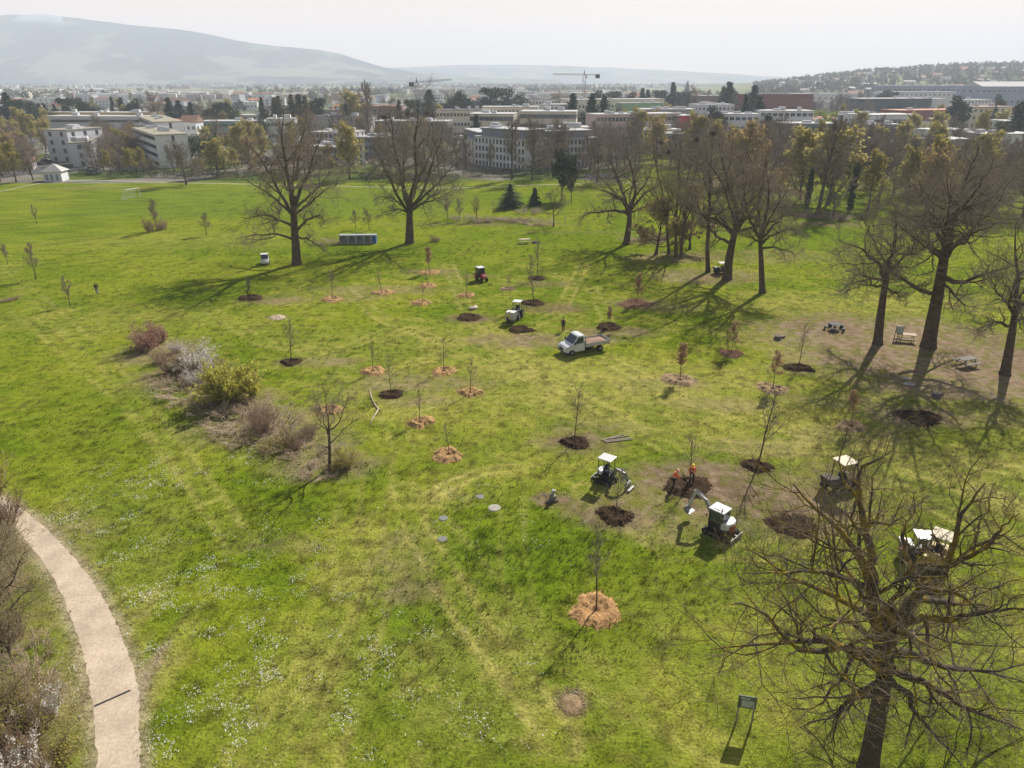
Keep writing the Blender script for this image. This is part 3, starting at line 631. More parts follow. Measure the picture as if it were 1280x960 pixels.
def bld(label, xl, Yl, xr, Yr, py, depth, wall, roof='flat', floors=0, cols=0, bands=False, name='apartment_building', cat='building', group=None, gable=0, ws=(1.3, 1.5), sides=True, roofstuff=2, pent=0, h=None, seed=0):
    A, B = gcol(xl, Yl), gcol(xr, Yr); d = B - A; d.z = 0; Lf = d.length; rz = math.atan2(d.y, d.x); g0 = min(A.z, B.z) - .5
    H_ = h or (ztop(py, (Yl + Yr) / 2) - g0); rng = random.Random(seed + int(xl))
    r = thing(name, label, cat, (A.x, A.y, g0), rz, group); wm, rm = walls[wall], roofs[roof]
    a = MB(); a.box((Lf / 2, depth / 2, H_ / 2), (Lf, depth, H_)); a.build('wall', wm, r)
    if gable:
        a = MB(); 
        a.prism([(-.4, H_ + .01), (depth / 2, H_ + gable), (depth + .4, H_ + .01)], -.4, Lf + .4, 'x'); a.build('roof', rm, r)
    else:
        a = MB(); a.box((Lf / 2, depth / 2, H_ + .16), (Lf + .5, depth + .5, .3)); a.build('roof', rm, r)
        if pent:
            a = MB(); a.box((Lf / 2, depth / 2 + .6, H_ + .3 + pent / 2), (Lf * .9, depth * .72, pent)); a.build('penthouse', walls['pent'], r)
            a = MB(); a.box((Lf / 2, depth / 2 + .6, H_ + .45 + pent), (Lf * .93, depth * .82, .25)); a.build('penthouse_roof', roofs['pale'], r)
        for k in range(roofstuff):
            a = MB(); sx, sy, sz = rng.uniform(1.5, 4), rng.uniform(1.5, 3), rng.uniform(.6, 1.7); a.box((rng.uniform(.15, .85) * Lf, rng.uniform(.3, .7) * depth, H_ + .3 + sz / 2 + (pent + .3 if pent else 0)), (sx, sy, sz)); a.build('roof_unit', walls['lgrey'], r)
    if bands:
        nb = floors or max(1, int(H_ / 3.1))
        for k in range(nb):
            a = MB(); z = H_ * (k + .62) / nb; a.box((Lf / 2, -.03, z), (Lf * .96, .07, H_ / nb * .42)); a.build('window_band', win_g, r)
            a = MB(); a.box((Lf + .03, depth * .55, z), (.07, .9, H_ / nb * .6)); a.build('window', win_g, r)
    elif cols:
        nf = floors or max(1, int(H_ / 3.1)); wmsh = window_mesh(*ws)
        for k in range(nf):
            for c_ in range(cols):
                if nf * cols > 100 and (k * cols + c_) >= 100: break
                o = link('window', wmsh, r); o.location = (Lf * (c_ + .5) / cols, 0, H_ * (k + .55) / nf)
        if sides:
            ns = max(1, min(3, int(depth / 4)))
            for k in range(nf):
                for c_ in range(ns):
                    for sx, ro in ((-.0, -PI / 2), (Lf, PI / 2)):
                        if nf * cols < 60: o = link('window', wmsh, r); o.location = (sx, depth * (c_ + .5) / ns, H_ * (k + .55) / nf); o.rotation_euler.z = ro
    n = Vector((-d.y, d.x, 0)).normalized(); FOOT.append(((A + B) / 2 + n * depth / 2, max(Lf, depth) / 2 + 1, rz, Lf / 2 + 2, depth / 2 + 2))
    return r
def dist(py): d = ray(640, py); return -CAM_H / d[2] * d[1]
# left: two grey pinkish blocks, white striped block
bld('pinkish grey apartment block with sloping terrace roof, front volume near the kiosk', 92, dist(209), 118, dist(208), 179, 17, 'lgrey', 'green', 3, 1, roofstuff=4)
bld('taller pinkish grey apartment block joined behind the one near the kiosk', 64, dist(202), 92, dist(203), 163, 17, 'lgrey', 'green', 4, 2, roofstuff=3)
bld('white apartment block with dark window bands, lower front volume', 172.5, dist(196), 201, dist(210.5), 172, 10.5, 'white', 'green', 4, bands=True, h=11.5, roofstuff=3)
bld('white upper block with window bands rising behind the lower striped one', 180, 352, 200, 302, 157, 11, 'white', 'green', 4, bands=True, h=13.5, roofstuff=3)
bld('long ochre and grey school building behind the left apartments', 58, 430, 200, 425, 146, 16, 'lgrey', 'flat', 2, 30, name='school_building', ws=(2.2, 1.4), roofstuff=4)
bld('ochre upper storey set behind the long grey school front', 66, 450, 196, 445, 141, 12, 'ochre', 'flat', 1, 1, name='school_building', roofstuff=5)
bld('small white gabled house behind the striped apartments', 230, 350, 249, 350, 153, 9, 'lgrey', 'tile', 2, 3, gable=3, name='house', cat='house')
bld('low pale hall with teal glazing left of the tall oak', 252, 400, 332, 400, 152, 14, 'tglass', 'pale', 2, 18, name='school_building', ws=(1.8, 1.6))
bld('low white hall half hidden by the tall oak crown', 336, 380, 372, 382, 149, 13, 'white', 'flat', 2, 8)
bld('pale blue grey terraced apartments between the two tall oaks, front volume', 384, 270, 424, 262, 184, 14, 'lgrey', 'pale', 3, 8, roofstuff=4)
bld('pale blue grey terraced apartments between the two tall oaks, rear volume', 392, 300, 440, 296, 166, 14, 'lgrey', 'flat', 4, 9, roofstuff=4)
bld('blue grey terraced apartments right of the yellow willow', 445, 300, 478, 296, 172, 12, 'blueg', 'pale', 3, 6, roofstuff=3)
bld('long mauve row building between the oaks', 388, 420, 462, 415, 146, 14, 'pinkgrey', 'dark', 3, 16, roofstuff=6)
bld('dark roofed low building behind the mauve row', 402, 480, 452, 480, 138, 12, 'brown', 'dark', 2, 10, roofstuff=4)
bld('grey apartment block behind the crown of the vase shaped oak', 470, 380, 560, 376, 152, 14, 'grey', 'flat', 3, 16, roofstuff=4)
bld('red roofed terrace behind the mauve row', 420, 520, 500, 515, 133, 12, 'brown', 'redt', 2, 12, roofstuff=1)
# centre: white long building
bld('long white apartment building with setback glass top floor, right wing facing the lawn', 594, dist(206), 656, dist(213), 173, 13, 'white', 'flat', 4, 14, pent=2.6, ws=(.9, 1.6), roofstuff=3, sides=False)
bld('left wing of the long white apartment building, turned away', 574, dist(197), 593.5, dist(205.5), 173, 12, 'cream', 'flat', 4, 5, pent=2.4, ws=(.9, 1.6), roofstuff=1, sides=False)
bld('right wing of the long white apartment building behind the bare trees', 657, dist(211), 745, dist(207), 174, 12, 'lgrey', 'flat', 4, 18, pent=2.2, ws=(.9, 1.6), roofstuff=3, sides=False)
bld('cream apartment slab with pale flat roof and teal balconies above the white building', 588, 330, 642, 328, 143, 16, 'cream', 'pale', 4, 9, ws=(2.0, 1.7))
bld('cream apartment slab with wide balconies and thin pale roof edge', 650, 335, 719, 332, 140, 16, 'cream', 'pale', 4, 12, ws=(2.0, 1.7))
bld('long brown cream building with dark roof left of the cream slabs', 546, 400, 606, 400, 138, 14, 'cream', 'dark', 3, 14, roofstuff=4)
bld('pale long building with dark roof terrace in the centre', 603, 430, 672, 428, 134, 14, 'cream', 'flat', 3, 15, roofstuff=5)
bld('white row with sawtooth skylights on its roof', 592, 520, 632, 518, 126, 14, 'blueg', 'pale', 2, 9, roofstuff=8)
bld('long white building with dark roof below the crane', 634, 560, 712, 558, 124, 16, 'white', 'dark', 3, 20, roofstuff=6)
bld('grey panel block left of the dark spruce group', 678, 450, 716, 448, 131, 14, 'lgrey', 'pale', 3, 8)
bld('tall row house terrace with grey shed roofs behind the evergreen pair', 690, 300, 735, 300, 160, 12, 'grey', 'flat', 3, 8, roofstuff=5)
bld('long pale school with green glazed front', 712, 480, 828, 500, 124.5, 16, 'cream', 'flat', 2, 26, name='school_building', roofstuff=3)
bld('green glass sports hall in front of the pale school', 774, 470, 826, 480, 129, 6, 'gglass', 'pale', 1, 14, name='sports_hall', cat='building', ws=(2.4, 3.0))
bld('long pink and white apartment row with flat roof', 744, 360, 845, 372, 143, 14, 'pink', 'pale', 3, 22, ws=(1.5, 1.8), roofstuff=5)
bld('crimson end block of the pink and white apartment row', 845.5, 372, 867, 374, 145, 14, 'magenta', 'flat', 3, 0, roofstuff=1)
bld('small white stair block right of the crimson end block', 867.5, 374, 880, 375, 150, 10, 'white', 'flat', 3, 2)
bld('grey blue terraced houses behind the bare tree crowns in the centre', 830, 300, 880, 298, 168, 12, 'blueg', 'flat', 3, 8, roofstuff=5)
bld('brown terraced houses under the pink row', 790, 320, 845, 318, 163, 12, 'pinkgrey', 'flat', 2, 8, roofstuff=5)
bld('jumbled pale roofs behind the pink row, with many roof boxes', 800, 440, 866, 440, 137, 16, 'grey', 'flat', 2, 10, roofstuff=10)
bld('long brown building with long roof in front of the church spire', 826, 640, 912, 650, 120, 16, 'brown', 'flat', 2, 16, roofstuff=2)
bld('pale building with white upper windows right of the spire', 870, 470, 915, 475, 131, 14, 'lgrey', 'flat', 3, 9, roofstuff=6)
bld('dark red building between two conifers under the right hill', 918, 560, 1012, 566, 118, 14, 'red', 'dark', 3, 18, roofstuff=3)
bld('white terraced block with flat pale roof, left part', 886, 380, 945, 378, 143, 14, 'white', 'pale', 3, 8, ws=(2.2, 1.5), roofstuff=4)
bld('white terraced block with balconies, right part', 946, 385, 1012, 383, 139, 15, 'white', 'pale', 4, 9, ws=(2.2, 1.5), roofstuff=4)
bld('long grey blue panel building behind the yellow budding trees', 968, 330, 1040, 328, 155, 14, 'blueg', 'flat', 3, 14)
bld('orange brown low roof house beside the bright green tree', 1006, 400, 1042, 400, 149, 10, 'cream', 'redt', 1, 6, gable=1.6, name='house', cat='house')
bld('small grey glazed pavilion right of the orange roof house', 1044, 410, 1066, 410, 144, 10, 'blueg', 'pale', 2, 4)
bld('white school building with dark square windows', 1074, 370, 1142, 376, 144, 16, 'white', 'flat', 2, 13, name='school_building', ws=(1.8, 1.9))
bld('low grey wing in front of the white school building', 1066, 340, 1120, 340, 156, 12, 'blueg', 'pale', 2, 8)
bld('large dark teal hall with white end wall', 1073, 560, 1159, 570, 123.5, 20, 'teal', 'pale', 4, 18, ws=(2.0, 1.2), name='office_building')
bld('white end wall block right of the dark teal hall', 1160, 570, 1181, 573, 124, 20, 'lgrey', 'pale', 4, 0, name='office_building')
bld('long dark red building below the teal hall', 1120, 440, 1201, 452, 138, 16, 'red', 'redt', 3, 14, ws=(1.0, 1.2))
bld('white building with rows of slim windows behind the pine, right', 1192, 600, 1234, 605, 125, 16, 'white', 'flat', 4, 10)
bld('cream apartment block with warm roof right of the red building', 1202, 420, 1262, 425, 134, 15, 'cream', 'tile', 4, 9)
bld('low glass greenhouse roofs in front of the cream block', 1164, 300, 1208, 305, 163, 12, 'white', 'pale', 1, 8, name='greenhouse', roofstuff=1)
bld('long low white canopy roof beneath the greenhouse', 1160, 270, 1210, 276, 175, 10, 'grey', 'pale', 1, 0, name='shed', roofstuff=0)
bld('low white sheds half hidden by the massive oak crown', 1222, 290, 1290, 292, 168, 12, 'lgrey', 'pale', 1, 8, name='shed', roofstuff=2)
bld('grey flat roofed block at the right picture edge', 1255, 360, 1300, 362, 152, 14, 'lgrey', 'pale', 3, 6)
bld('long hazy hall with grey roof on the right hillside foot', 1100, 900, 1196, 900, 107, 30, 'blueg', 'flat', 2, 16, name='hall', ws=(4, 2))
bld('huge hazy greenhouse hall with ribbed roof on the hillside', 1222, 850, 1310, 860, 108, 34, 'blueg', 'flat', 2, 14, gable=5, name='hall', ws=(4, 2))
bld('pale hazy apartment row above the teal hall', 1098, 760, 1190, 765, 115, 16, 'lgrey', 'pale', 3, 16)
bld('thin long white roofed row behind the leafless grove', 990, 700, 1075, 705, 117, 14, 'lgrey', 'pale', 2, 12)
bld('low white roofed hall far behind the left conifers', 296, 760, 322, 760, 128, 20, 'white', 'pale', 1, 6, name='hall')
bld('grey house behind the left edge trees', -30, 300, 4, 300, 170, 12, 'pinkgrey', 'tile', 3, 4, gable=2.5, name='house', cat='house')
bld('brown roofed low house behind the olive trees on the left', 18, dist(213), 42, dist(212), 203, 9, 'pinkgrey', 'tile', 1, 3, gable=1.6, name='house', cat='house')
bld('pale gabled house with warm wall behind the conifers, upper left', 66, 560, 86, 560, 133, 10, 'cream', 'tile', 2, 3, gable=3, name='house', cat='house')
bld('white house peeking between conifers above the school', 78, 620, 92, 620, 128, 9, 'cream', 'tile', 2, 2, gable=3, name='house', cat='house')
# kiosk with pyramid roof
k0 = at(67, 227); r = thing('kiosk', 'small pale kiosk with pyramid roof with bluish door panels at the far path', 'kiosk', k0, .15)
a = MB(); a.box((0, 2.5, 1.5), (5.2, 5, 3)); a.build('wall', walls['lgrey'], r)
a = MB(); v = [a.bm.verts.new(q) for q in ((-3.2, -.5, 3), (3.2, -.5, 3), (3.2, 5.5, 3), (-3.2, 5.5, 3), (0, 2.5, 5.2))]
for q in ((0, 1, 4), (1, 2, 4), (2, 3, 4), (3, 0, 4), (3, 2, 1, 0)): a._f([v[i] for i in q])
a.build('roof', roofs['flat'], r)
for x in (-1.6, -.2, 1.3): a = MB(); a.box((x, -.03, 1.25), (.8, .08, 1.9)); a.build('door', walls['blueg'], r)
# church
c0 = gcol(857, 900); r = thing('church', 'distant church with thin pale spire on the skyline', 'church', c0, .3); ht_ = ztop(100, 900)
a = MB(); a.box((0, 0, ht_ * .28), (6, 6, ht_ * .56)); a.build('tower', walls['lgrey'], r); a = MB(); a.tube([(0, 0, ht_ * .56), (0, 0, ht_)], [3.4, .1], 8); a.build('spire', walls['blueg'], r); a = MB(); a.box((0, 14, 5), (10, 24, 10)); a.prism([(-5.5, 10), (0, 15), (5.5, 10)], 2, 26); a.build('nave', walls['cream'], r)
# cranes
def crane(label, px, Y, ytop, jib_px, jib_dy, cj_px, m):
    c = gcol(px, Y); r = thing('tower_crane', label, 'crane', c, 0); H_ = ztop(ytop, Y); s_ = (Y * math.cos(PITCH) + CAM_H * .4) / FPX
    a = MB(); w = 1.1
    for x in (-w, w):
        for y in (-w, w): a.box((x, y, H_ / 2), (.16, .16, H_))
    n = int(H_ / 3)
    for k in range(n):
        z = H_ * (k + .5) / n; sg = 1 if k % 2 else -1
        for y in (-w, w): a.box((0, y, z), (.14, .14, math.hypot(2 * w, H_ / n)), ry=sg * math.atan2(2 * w, H_ / n))
        for x in (-w, w): a.box((x, 0, z), (.14, .14, math.hypot(2 * w, H_ / n)), rx=sg * math.atan2(2 * w, H_ / n))
    a.build('mast', m, r)
    L1 = (jib_px - px) * s_; L2 = (cj_px - px) * s_; a = MB(); dz = -jib_dy * s_
    for o_ in ((-.6, 0), (.6, 0), (0, 1.2)): a.tube([(0, o_[0], H_ + o_[1]), (L1, o_[0], H_ + o_[1] * .6 + dz)], .11, 4)
    for k in range(24): t0, t1 = k / 24, (k + 1) / 24; a.tube([(L1 * t0, .6, H_ + dz * t0), (L1 * (t0 + t1) / 2, 0, H_ + 1.2 + dz * t0), (L1 * t1, -.6, H_ + dz * t1)], .09, 3)
    a.build('jib', m, r); a = MB(); a.box((L2 / 2, 0, H_ + .3), (abs(L2), 1.4, .6)); a.build('counter_jib', m, r)
    a = MB(); a.box((L2 * .88, 0, H_ - .8), (3.5, 2, 3)); a.build('counterweight', black_p, r); a = MB(); a.box((1.6, -1.5, H_ - 1.4), (1.6, 1.8, 2.2)); a.build('cab', white_p, r); a = MB(); a.tube([(0, 0, H_), (0, 0, H_ + 4)], [.8, .2], 6); a.build('tower_head', m, r)
white_p = mat('white paint', (.60, .61, .60), .4, .1, 3, coat=.2); black_p = mat('black plastic', (.02, .02, .02), .55)
crane('tall red and white tower crane on the skyline', 728.5, 640, 94, 690, -.5, 747, mat('crane red', (.30, .16, .13), .6))
crane('thin grey tower crane with jib pointing right, behind the vase shaped oak', 523, 560, 104, 566, -3.5, 516, mat('crane grey', (.20, .21, .22), .6))

# hillside houses
rng = random.Random(12); k = 0; HP = []
for i in range(400):
    px = rng.uniform(965, 1300); Y = rng.uniform(950, 2050) ; q = gcol(px, Y)
    if q.z < 3 or any((q - h_).length < 55 for h_ in HP): continue
    HP.append(q)
    if len(HP) >= 62: break
HP.sort(key=lambda q: proj(q.x, q.y, q.z)[0])
ordn = lambda n: {1: 'first', 2: 'second', 3: 'third', 4: 'fourth', 5: 'fifth', 6: 'sixth', 7: 'seventh', 8: 'eighth', 9: 'ninth', 10: 'tenth'}.get(n, '%d%s' % (n, {1: 'st', 2: 'nd', 3: 'rd'}.get(n % 10 if n % 100 not in (11, 12, 13) else 0, 'th')))
cnt = {}
for i, q in enumerate(HP):
    wl = rng.choice(['white', 'cream', 'lgrey', 'pink']); rf = rng.choice(['tile', 'redt', 'flat', 'pale']); ky = (wl, rf); cnt[ky] = cnt.get(ky, 0) + 1
    r = thing('hillside_house', '%s house with %s roof on the right hillside, %s such from the crane side' % ({'white': 'white', 'cream': 'cream', 'lgrey': 'grey', 'pink': 'pinkish'}[wl], {'tile': 'brown', 'redt': 'red', 'flat': 'grey', 'pale': 'pale'}[rf], ordn(cnt[ky])), 'house', (q.x, q.y, q.z - 1), rng.uniform(-.6, .6), 'houses on the right hillside')
    L_, D_, H_ = rng.uniform(10, 22), rng.uniform(9, 13), rng.uniform(6, 9.5); a = MB(); a.box((0, 0, H_ / 2), (L_, D_, H_)); a.build('wall', walls[wl], r)
    a = MB(); a.prism([(-D_ / 2 - .5, H_), (0, H_ + rng.uniform(1.5, 3.5)), (D_ / 2 + .5, H_)], -L_ / 2 - .5, L_ / 2 + .5, 'x'); a.build('roof', roofs[rf], r)
    wmsh = window_mesh(1.5, 1.5)
    for z in (1.8, 4.8):
        for c_ in range(3): o = link('window', wmsh, r); o.location = (L_ * (c_ - 1) / 3.4, -D_ / 2, z)
TH = []
for i in range(3000):
    px = rng.uniform(-20, 1280); Y = rng.uniform(400, 1150); q = gcol(px, Y)
    if any((q - h_).length < 26 for h_ in TH) or (px > 940 and Y > 900): continue
    if any(abs(((q - c).x) * math.cos(rz) + ((q - c).y) * math.sin(rz)) < hx + 11 and abs(-((q - c).x) * math.sin(rz) + ((q - c).y) * math.cos(rz)) < hy + 10 for c, rad, rz, hx, hy in FOOT): continue
    TH.append(q)
    if len(TH) >= 110: break
TH.sort(key=lambda q: proj(q.x, q.y, q.z)[0]); cnt = {}
for i, q in enumerate(TH):
    wl = rng.choice(['white', 'cream', 'lgrey', 'pinkgrey']); rf = rng.choice(['tile', 'redt', 'flat', 'pale', 'dark']); zx = 'left third' if i < 37 else 'middle third' if i < 74 else 'right third'; cnt[wl, rf, zx] = cnt.get((wl, rf, zx), 0) + 1
    L_, D_, H_ = rng.uniform(10, 30), rng.uniform(9, 14), rng.uniform(6, 11)
    r = thing('town_house', '%s walled town house with %s roof, %s such in the %s of the town' % ({'white': 'white', 'cream': 'cream', 'lgrey': 'grey', 'pinkgrey': 'pinkish'}[wl], {'tile': 'brown', 'redt': 'red', 'flat': 'gravel', 'pale': 'pale', 'dark': 'dark'}[rf], ordn(cnt[wl, rf, zx]), zx), 'house', (q.x, q.y, q.z - .5), rng.uniform(-.5, .5), 'small houses between the town blocks')
    a = MB(); a.box((0, 0, H_ / 2), (L_, D_, H_)); a.build('wall', walls[wl], r); a = MB()
    if rf in ('tile', 'redt', 'dark'): a.prism([(-D_ / 2 - .5, H_), (0, H_ + rng.uniform(1.5, 3.5)), (D_ / 2 + .5, H_)], -L_ / 2 - .5, L_ / 2 + .5, 'x')
    else: a.box((0, 0, H_ + .2), (L_ + .6, D_ + .6, .35)); a.box((rng.uniform(-.3, .3) * L_, 0, H_ + 1), (2.5, 2.5, 1.4))
    a.build('roof', roofs[rf], r); wmsh = window_mesh(1.5, 1.5)
    for z in ((1.8, 4.8) if H_ < 8.5 else (1.8, 4.8, 7.6)):
        for c_ in range(4): o = link('window', wmsh, r); o.location = (L_ * (c_ - 1.5) / 4.4, -D_ / 2, z)
# far plain: scattered roofs and woods far away (uncountable)
rng_ = np.random.default_rng(5); n = 1500; Y = 1150 + 2700 * rng_.random(n) ** 1.4; px = rng_.uniform(-60, 1000, n); X = (px - 640) / FPX * Y * math.cos(PITCH) * 1.01
cl = fbm(X, Y * .5, 300, 2, 7); kp = (cl > .5) & (hill_h(X, Y) < 1); X, Y = X[kp], Y[kp]; a = MB(); mm_ = [walls['white'], roofs['pale'], roofs['tile'], walls['cream']]
for x, y in zip(X[:620], Y[:620]):
    a.mi = int(rng_.integers(0, 4)); big = rng_.random() < .16; L_ = rng_.uniform(35, 90) if big else rng_.uniform(10, 24); a.box((x, y, 4), (L_, rng_.uniform(10, 25), rng_.uniform(6, 13)), rz=rng_.uniform(-.5, .5))
o = a.build('distant_town', mm_); tag(o, 'pale roofs of the distant town scattered over the hazy plain', 'distant town', kind='stuff')
def lump_trees(X, Y, Z, Hh, name, label, seed, m, cat):
    """uneven low crowns, a few dozen leaf clumps each, merged far away"""
    rng = np.random.default_rng(seed); n = len(X); k = 16; c = rng.normal(0, 1, (n, k, 3)); c = norm(c) * (rng.random((n, k, 1)) ** .4); P = np.stack([X, Y, Z + Hh * .55], 1)[:, None] + c * (Hh[:, None, None] * np.array([.36, .36, .42]))
    P = P.reshape(-1, 3); s = np.repeat(Hh, k)[:, None] * .13; V = []; a = norm(rng.normal(0, 1, P.shape)); b = norm(np.cross(a, rng.normal(0, 1, P.shape))); c_ = np.cross(a, b)
    V = np.stack([P + a * s, P + b * s, P - a * s, P - b * s, P + c_ * s, P - c_ * s], 1).reshape(-1, 3); o = np.arange(len(P))[:, None] * 6
    F = np.concatenate([o + np.array(t) for t in ((0, 1, 4), (1, 2, 4), (2, 3, 4), (3, 0, 4), (1, 0, 5), (2, 1, 5), (3, 2, 5), (0, 3, 5))])
    col = np.repeat(np.array([[.045, .055, .035], [.13, .10, .08], [.16, .15, .06], [.10, .085, .065]])[rng.integers(0, 4, n)], k * 6, 0)
    tag(link(name, np_mesh(name, V, F, m, col)), label, cat, kind='stuff')
wood_m = attr_mat('distant crowns', amt=0, bump=0)
n = 2600; px = rng_.uniform(940, 1330, n); Y = rng_.uniform(900, 2350, n); X = (px - 640) / FPX * Y * math.cos(PITCH) * 1.01; Z = hill_h(X, Y); kp = (Z > 1.5) & (fbm(X, Y, 90, 2, 3) > .38)
hpx = np.array([[q.x, q.y] for q in HP]); kp &= (np.hypot(X[:, None] - hpx[:, 0], Y[:, None] - hpx[:, 1]).min(1) > 14); X, Y, Z = X[kp], Y[kp], Z[kp]
lump_trees(X, Y, Z, rng_.uniform(7, 15, len(X)), 'hillside_woods', 'mixed woods and garden trees covering the hazy right hillside', 8, wood_m, 'woods')
n = 3600; px = rng_.uniform(-60, 1000, n); Y = 1050 + 2850 * rng_.random(n) ** 1.4; X = (px - 640) / FPX * Y * math.cos(PITCH) * 1.01; kp = (fbm(X, Y * .4, 240, 2, 9) > .47) & (hill_h(X, Y) < 2); X, Y = X[kp], Y[kp]
lump_trees(X, Y, np.zeros(len(X)), rng_.uniform(8, 16, len(X)), 'distant_woods', 'woods and tree rows on the hazy plain toward the mountain', 9, wood_m, 'woods')

# parked cars
def car_proto():
    r = thing('parked_car', 'x', 'car'); 
    return r
car_cols = [('white', (.62, .62, .60)), ('silver', (.35, .36, .37)), ('black', (.02, .02, .022)), ('dark blue', (.03, .05, .14)), ('red', (.35, .03, .03)), ('grey', (.14, .14, .15))]
a = MB(); a.prism([(2.1, .35), (2.15, .7), (1.2, .92), (-1.9, .98), (-2.1, .8), (-2.1, .35)], -.86, .86); cb = a.build('body', mat('car paint', (.5, .5, .5), .3)); 
a = MB(); a.prism([(1.15, .9), (.55, 1.38), (-1.2, 1.42), (-1.85, .95)], -.76, .76); cw = a.build('cabin', glass_c) if False else a
rubber_c = mat('rubber', (.018, .018, .018), .9); glass_c = mat('dark glass', (.015, .03, .045), .08, spec=.8)
cab_o = cw.build('cabin_glass', glass_c); a = MB(); a.prism([(.5, 1.38), (-1.15, 1.42), (-1.1, 1.47), (.4, 1.45)], -.72, .72); roof_o = a.build('roof', mat('car paint', (.5, .5, .5), .3))
a = MB(); a.tube([(0, -.1, 0), (0, .1, 0)], .32, 14); wh_o = a.build('wheel', rubber_c)
car_me = {}
for nm, cc_ in car_cols:
    m_ = mat(nm + ' car paint', cc_, .3, coat=.6); car_me[nm] = []
    for s_ in (cb, roof_o): me_ = s_.data.copy(); me_.materials.clear(); me_.materials.append(m_); car_me[nm].append(me_)
def car(col, p, rz, label, group):
    r = thing('parked_car', label, 'car', p, rz, group); link('body', car_me[col][0], r); link('roof', car_me[col][1], r); link('cabin_glass', cab_o.data, r)
    for x in (-1.35, 1.35):
        for y in (-.8, .8): link('wheel', wh_o.data, r).location = (x, y, .32)
rng = random.Random(3); i = 0; ccn = {}
for row, (x0, y0, x1, y1, n) in enumerate(((300, 197, 322, 209, 7), (308, 195, 332, 207, 7), (318, 193, 344, 205, 6))):
    for j in range(n):
        t = (j + .5) / n; nm = rng.choice(car_cols)[0]; ccn[nm, row] = ccn.get((nm, row), 0) + 1
        car(nm, at(x0 + (x1 - x0) * t, y0 + (y1 - y0) * t), R(20), '%s car in the car park, %s row, %s %s one' % (nm, ['hall side', 'middle', 'oak side'][row], ordn(ccn[nm, row]), nm), 'cars in the car park behind the hedge')
for nm, px, py, lab in (('white', 115, 213, 'white car parked in front of the pinkish grey apartments'), ('silver', 118, 218, 'silver car at the hedge corner near the pinkish apartments'), ('dark blue', 58, 203, 'dark blue car beside the pinkish apartments'), ('white', 62, 197, 'white car behind the dark blue one'), ('white', 70, 212, 'white car close to the kiosk'), ('grey', 30, 205, 'grey car near the brown roofed low house'), ('white', 18, 180, 'white car under the trees at the left edge'), ('white', 168, 187, 'white car beside the striped apartments')):
    car(nm, at(px, py), R(rng.uniform(-30, 60)), lab, 'cars parked along the street')
for o in (cb, cab_o, roof_o, wh_o): bpy.data.objects.remove(o)
# hedges along the far path
hedge_m = mat('dark hedge leaves', (.045, .062, .022), .8, .5, .4, trans=.15)
def hedge(label, xa, ya, xb, yb, h_, w_, seed):
    A, B = at(xa, ya), at(xb, yb); L_ = (B - A).length; rng = np.random.default_rng(seed); n = int(L_ * h_ * w_ * 26); P = np.stack([rng.uniform(0, L_, n), rng.uniform(-w_ / 2, w_ / 2, n), rng.random(n) ** .7 * h_ * (.75 + .4 * fbm(np.linspace(0, L_, n), np.zeros(n), 3, 2, seed))], 1)
    V, F = quads_at(P, .16, rng, jit=.1); o = link('hedge', np_mesh('hedge', V, F, hedge_m)); o.location = A; o.rotation_euler.z = math.atan2((B - A).y, (B - A).x); tag(o, label, 'hedge', 'clipped hedges along the far path')
hedge('dark hedge along the far path right of the kiosk', 98, 219, 130, 219, 2.2, 1.8, 1); hedge('dark hedge along the far path below the striped apartments', 133, 220, 200, 222, 2.2, 2, 2); hedge('dark hedge along the far path above the goal end', 203, 221.5, 300, 224, 2.4, 2.2, 3); hedge('dark hedge between the playing field and the car park', 303, 224, 400, 226, 2.2, 2, 4); hedge('dark hedge behind the vase shaped oak', 450, 226, 575, 228, 2.6, 2.4, 5); hedge('dark hedge below the long white building', 578, 221, 690, 220, 2.6, 2.2, 6); hedge('dark hedge behind the dark evergreen pair', 692, 222, 800, 220, 2.6, 2.4, 7)

# ------------------------------------------------------------------ trees of the town and the far park edge
def bg_tree(seed, style, H, W, cm_, buds=0, bmat=None, **k):
    t = bare_tree(H, W, seed, style, n1=13, n2=8, n3=6, n4=4, tw=3.7, crown_mat=cm_, buds=buds, bud_mat=bmat, bud_size=.24, bark_m=bark, **k); return t[:3]
BG = {'brown': [bg_tree(101, 'oak', 10, 5.2, twig_r, fork=.2), bg_tree(102, 'upright', 10, 4.6, twig, fork=.16), bg_tree(103, 'oak', 10, 4.6, twig_r, fork=.15), bg_tree(104, 'oak', 10, 4.4, twig, fork=.26)],
      'olive': [bg_tree(105, 'upright', 10, 5.0, twig_g, .30, leaf_y, fork=.15), bg_tree(106, 'oak', 10, 4.6, twig_g, .25, leaf_o, fork=.2)],
      'yellow': [bg_tree(107, 'upright', 10, 5.2, twig_g, .6, mat('yellow catkins', (.44, .38, .13), .8, .3, .4, trans=.45), fork=.12)],
      'tall': [bg_tree(108, 'upright', 10, 2.8, twig, fork=.2), bg_tree(109, 'upright', 10, 3.2, twig, fork=.3)]}
CON = [conifer_meshes(111, wide=.24), conifer_meshes(112, wide=.32), conifer_meshes(113, needle_b, wide=.36)]; CED = [round_meshes(114, needle, 16, .46, 110, .15, .026), round_meshes(115, needle, 13, .38, 120, .2, .026)]; RND = [round_meshes(116, evergreen), round_meshes(117, evergreen, 18, .5), round_meshes(118, mat('bright spring leaves', (.24, .30, .04), .75, .3, .6, trans=.45), 14, .48)]
KIND = {'brown': ('bare_tree', 'bare brown tree'), 'olive': ('budding_tree', 'olive budding tree'), 'yellow': ('budding_tree', 'yellow budding tree'), 'tall': ('bare_tree', 'tall narrow bare tree'), 'conifer': ('conifer', 'dark pointed conifer'), 'cedar': ('cedar', 'broad dark cedar'), 'round': ('evergreen_tree', 'rounded dark evergreen')}
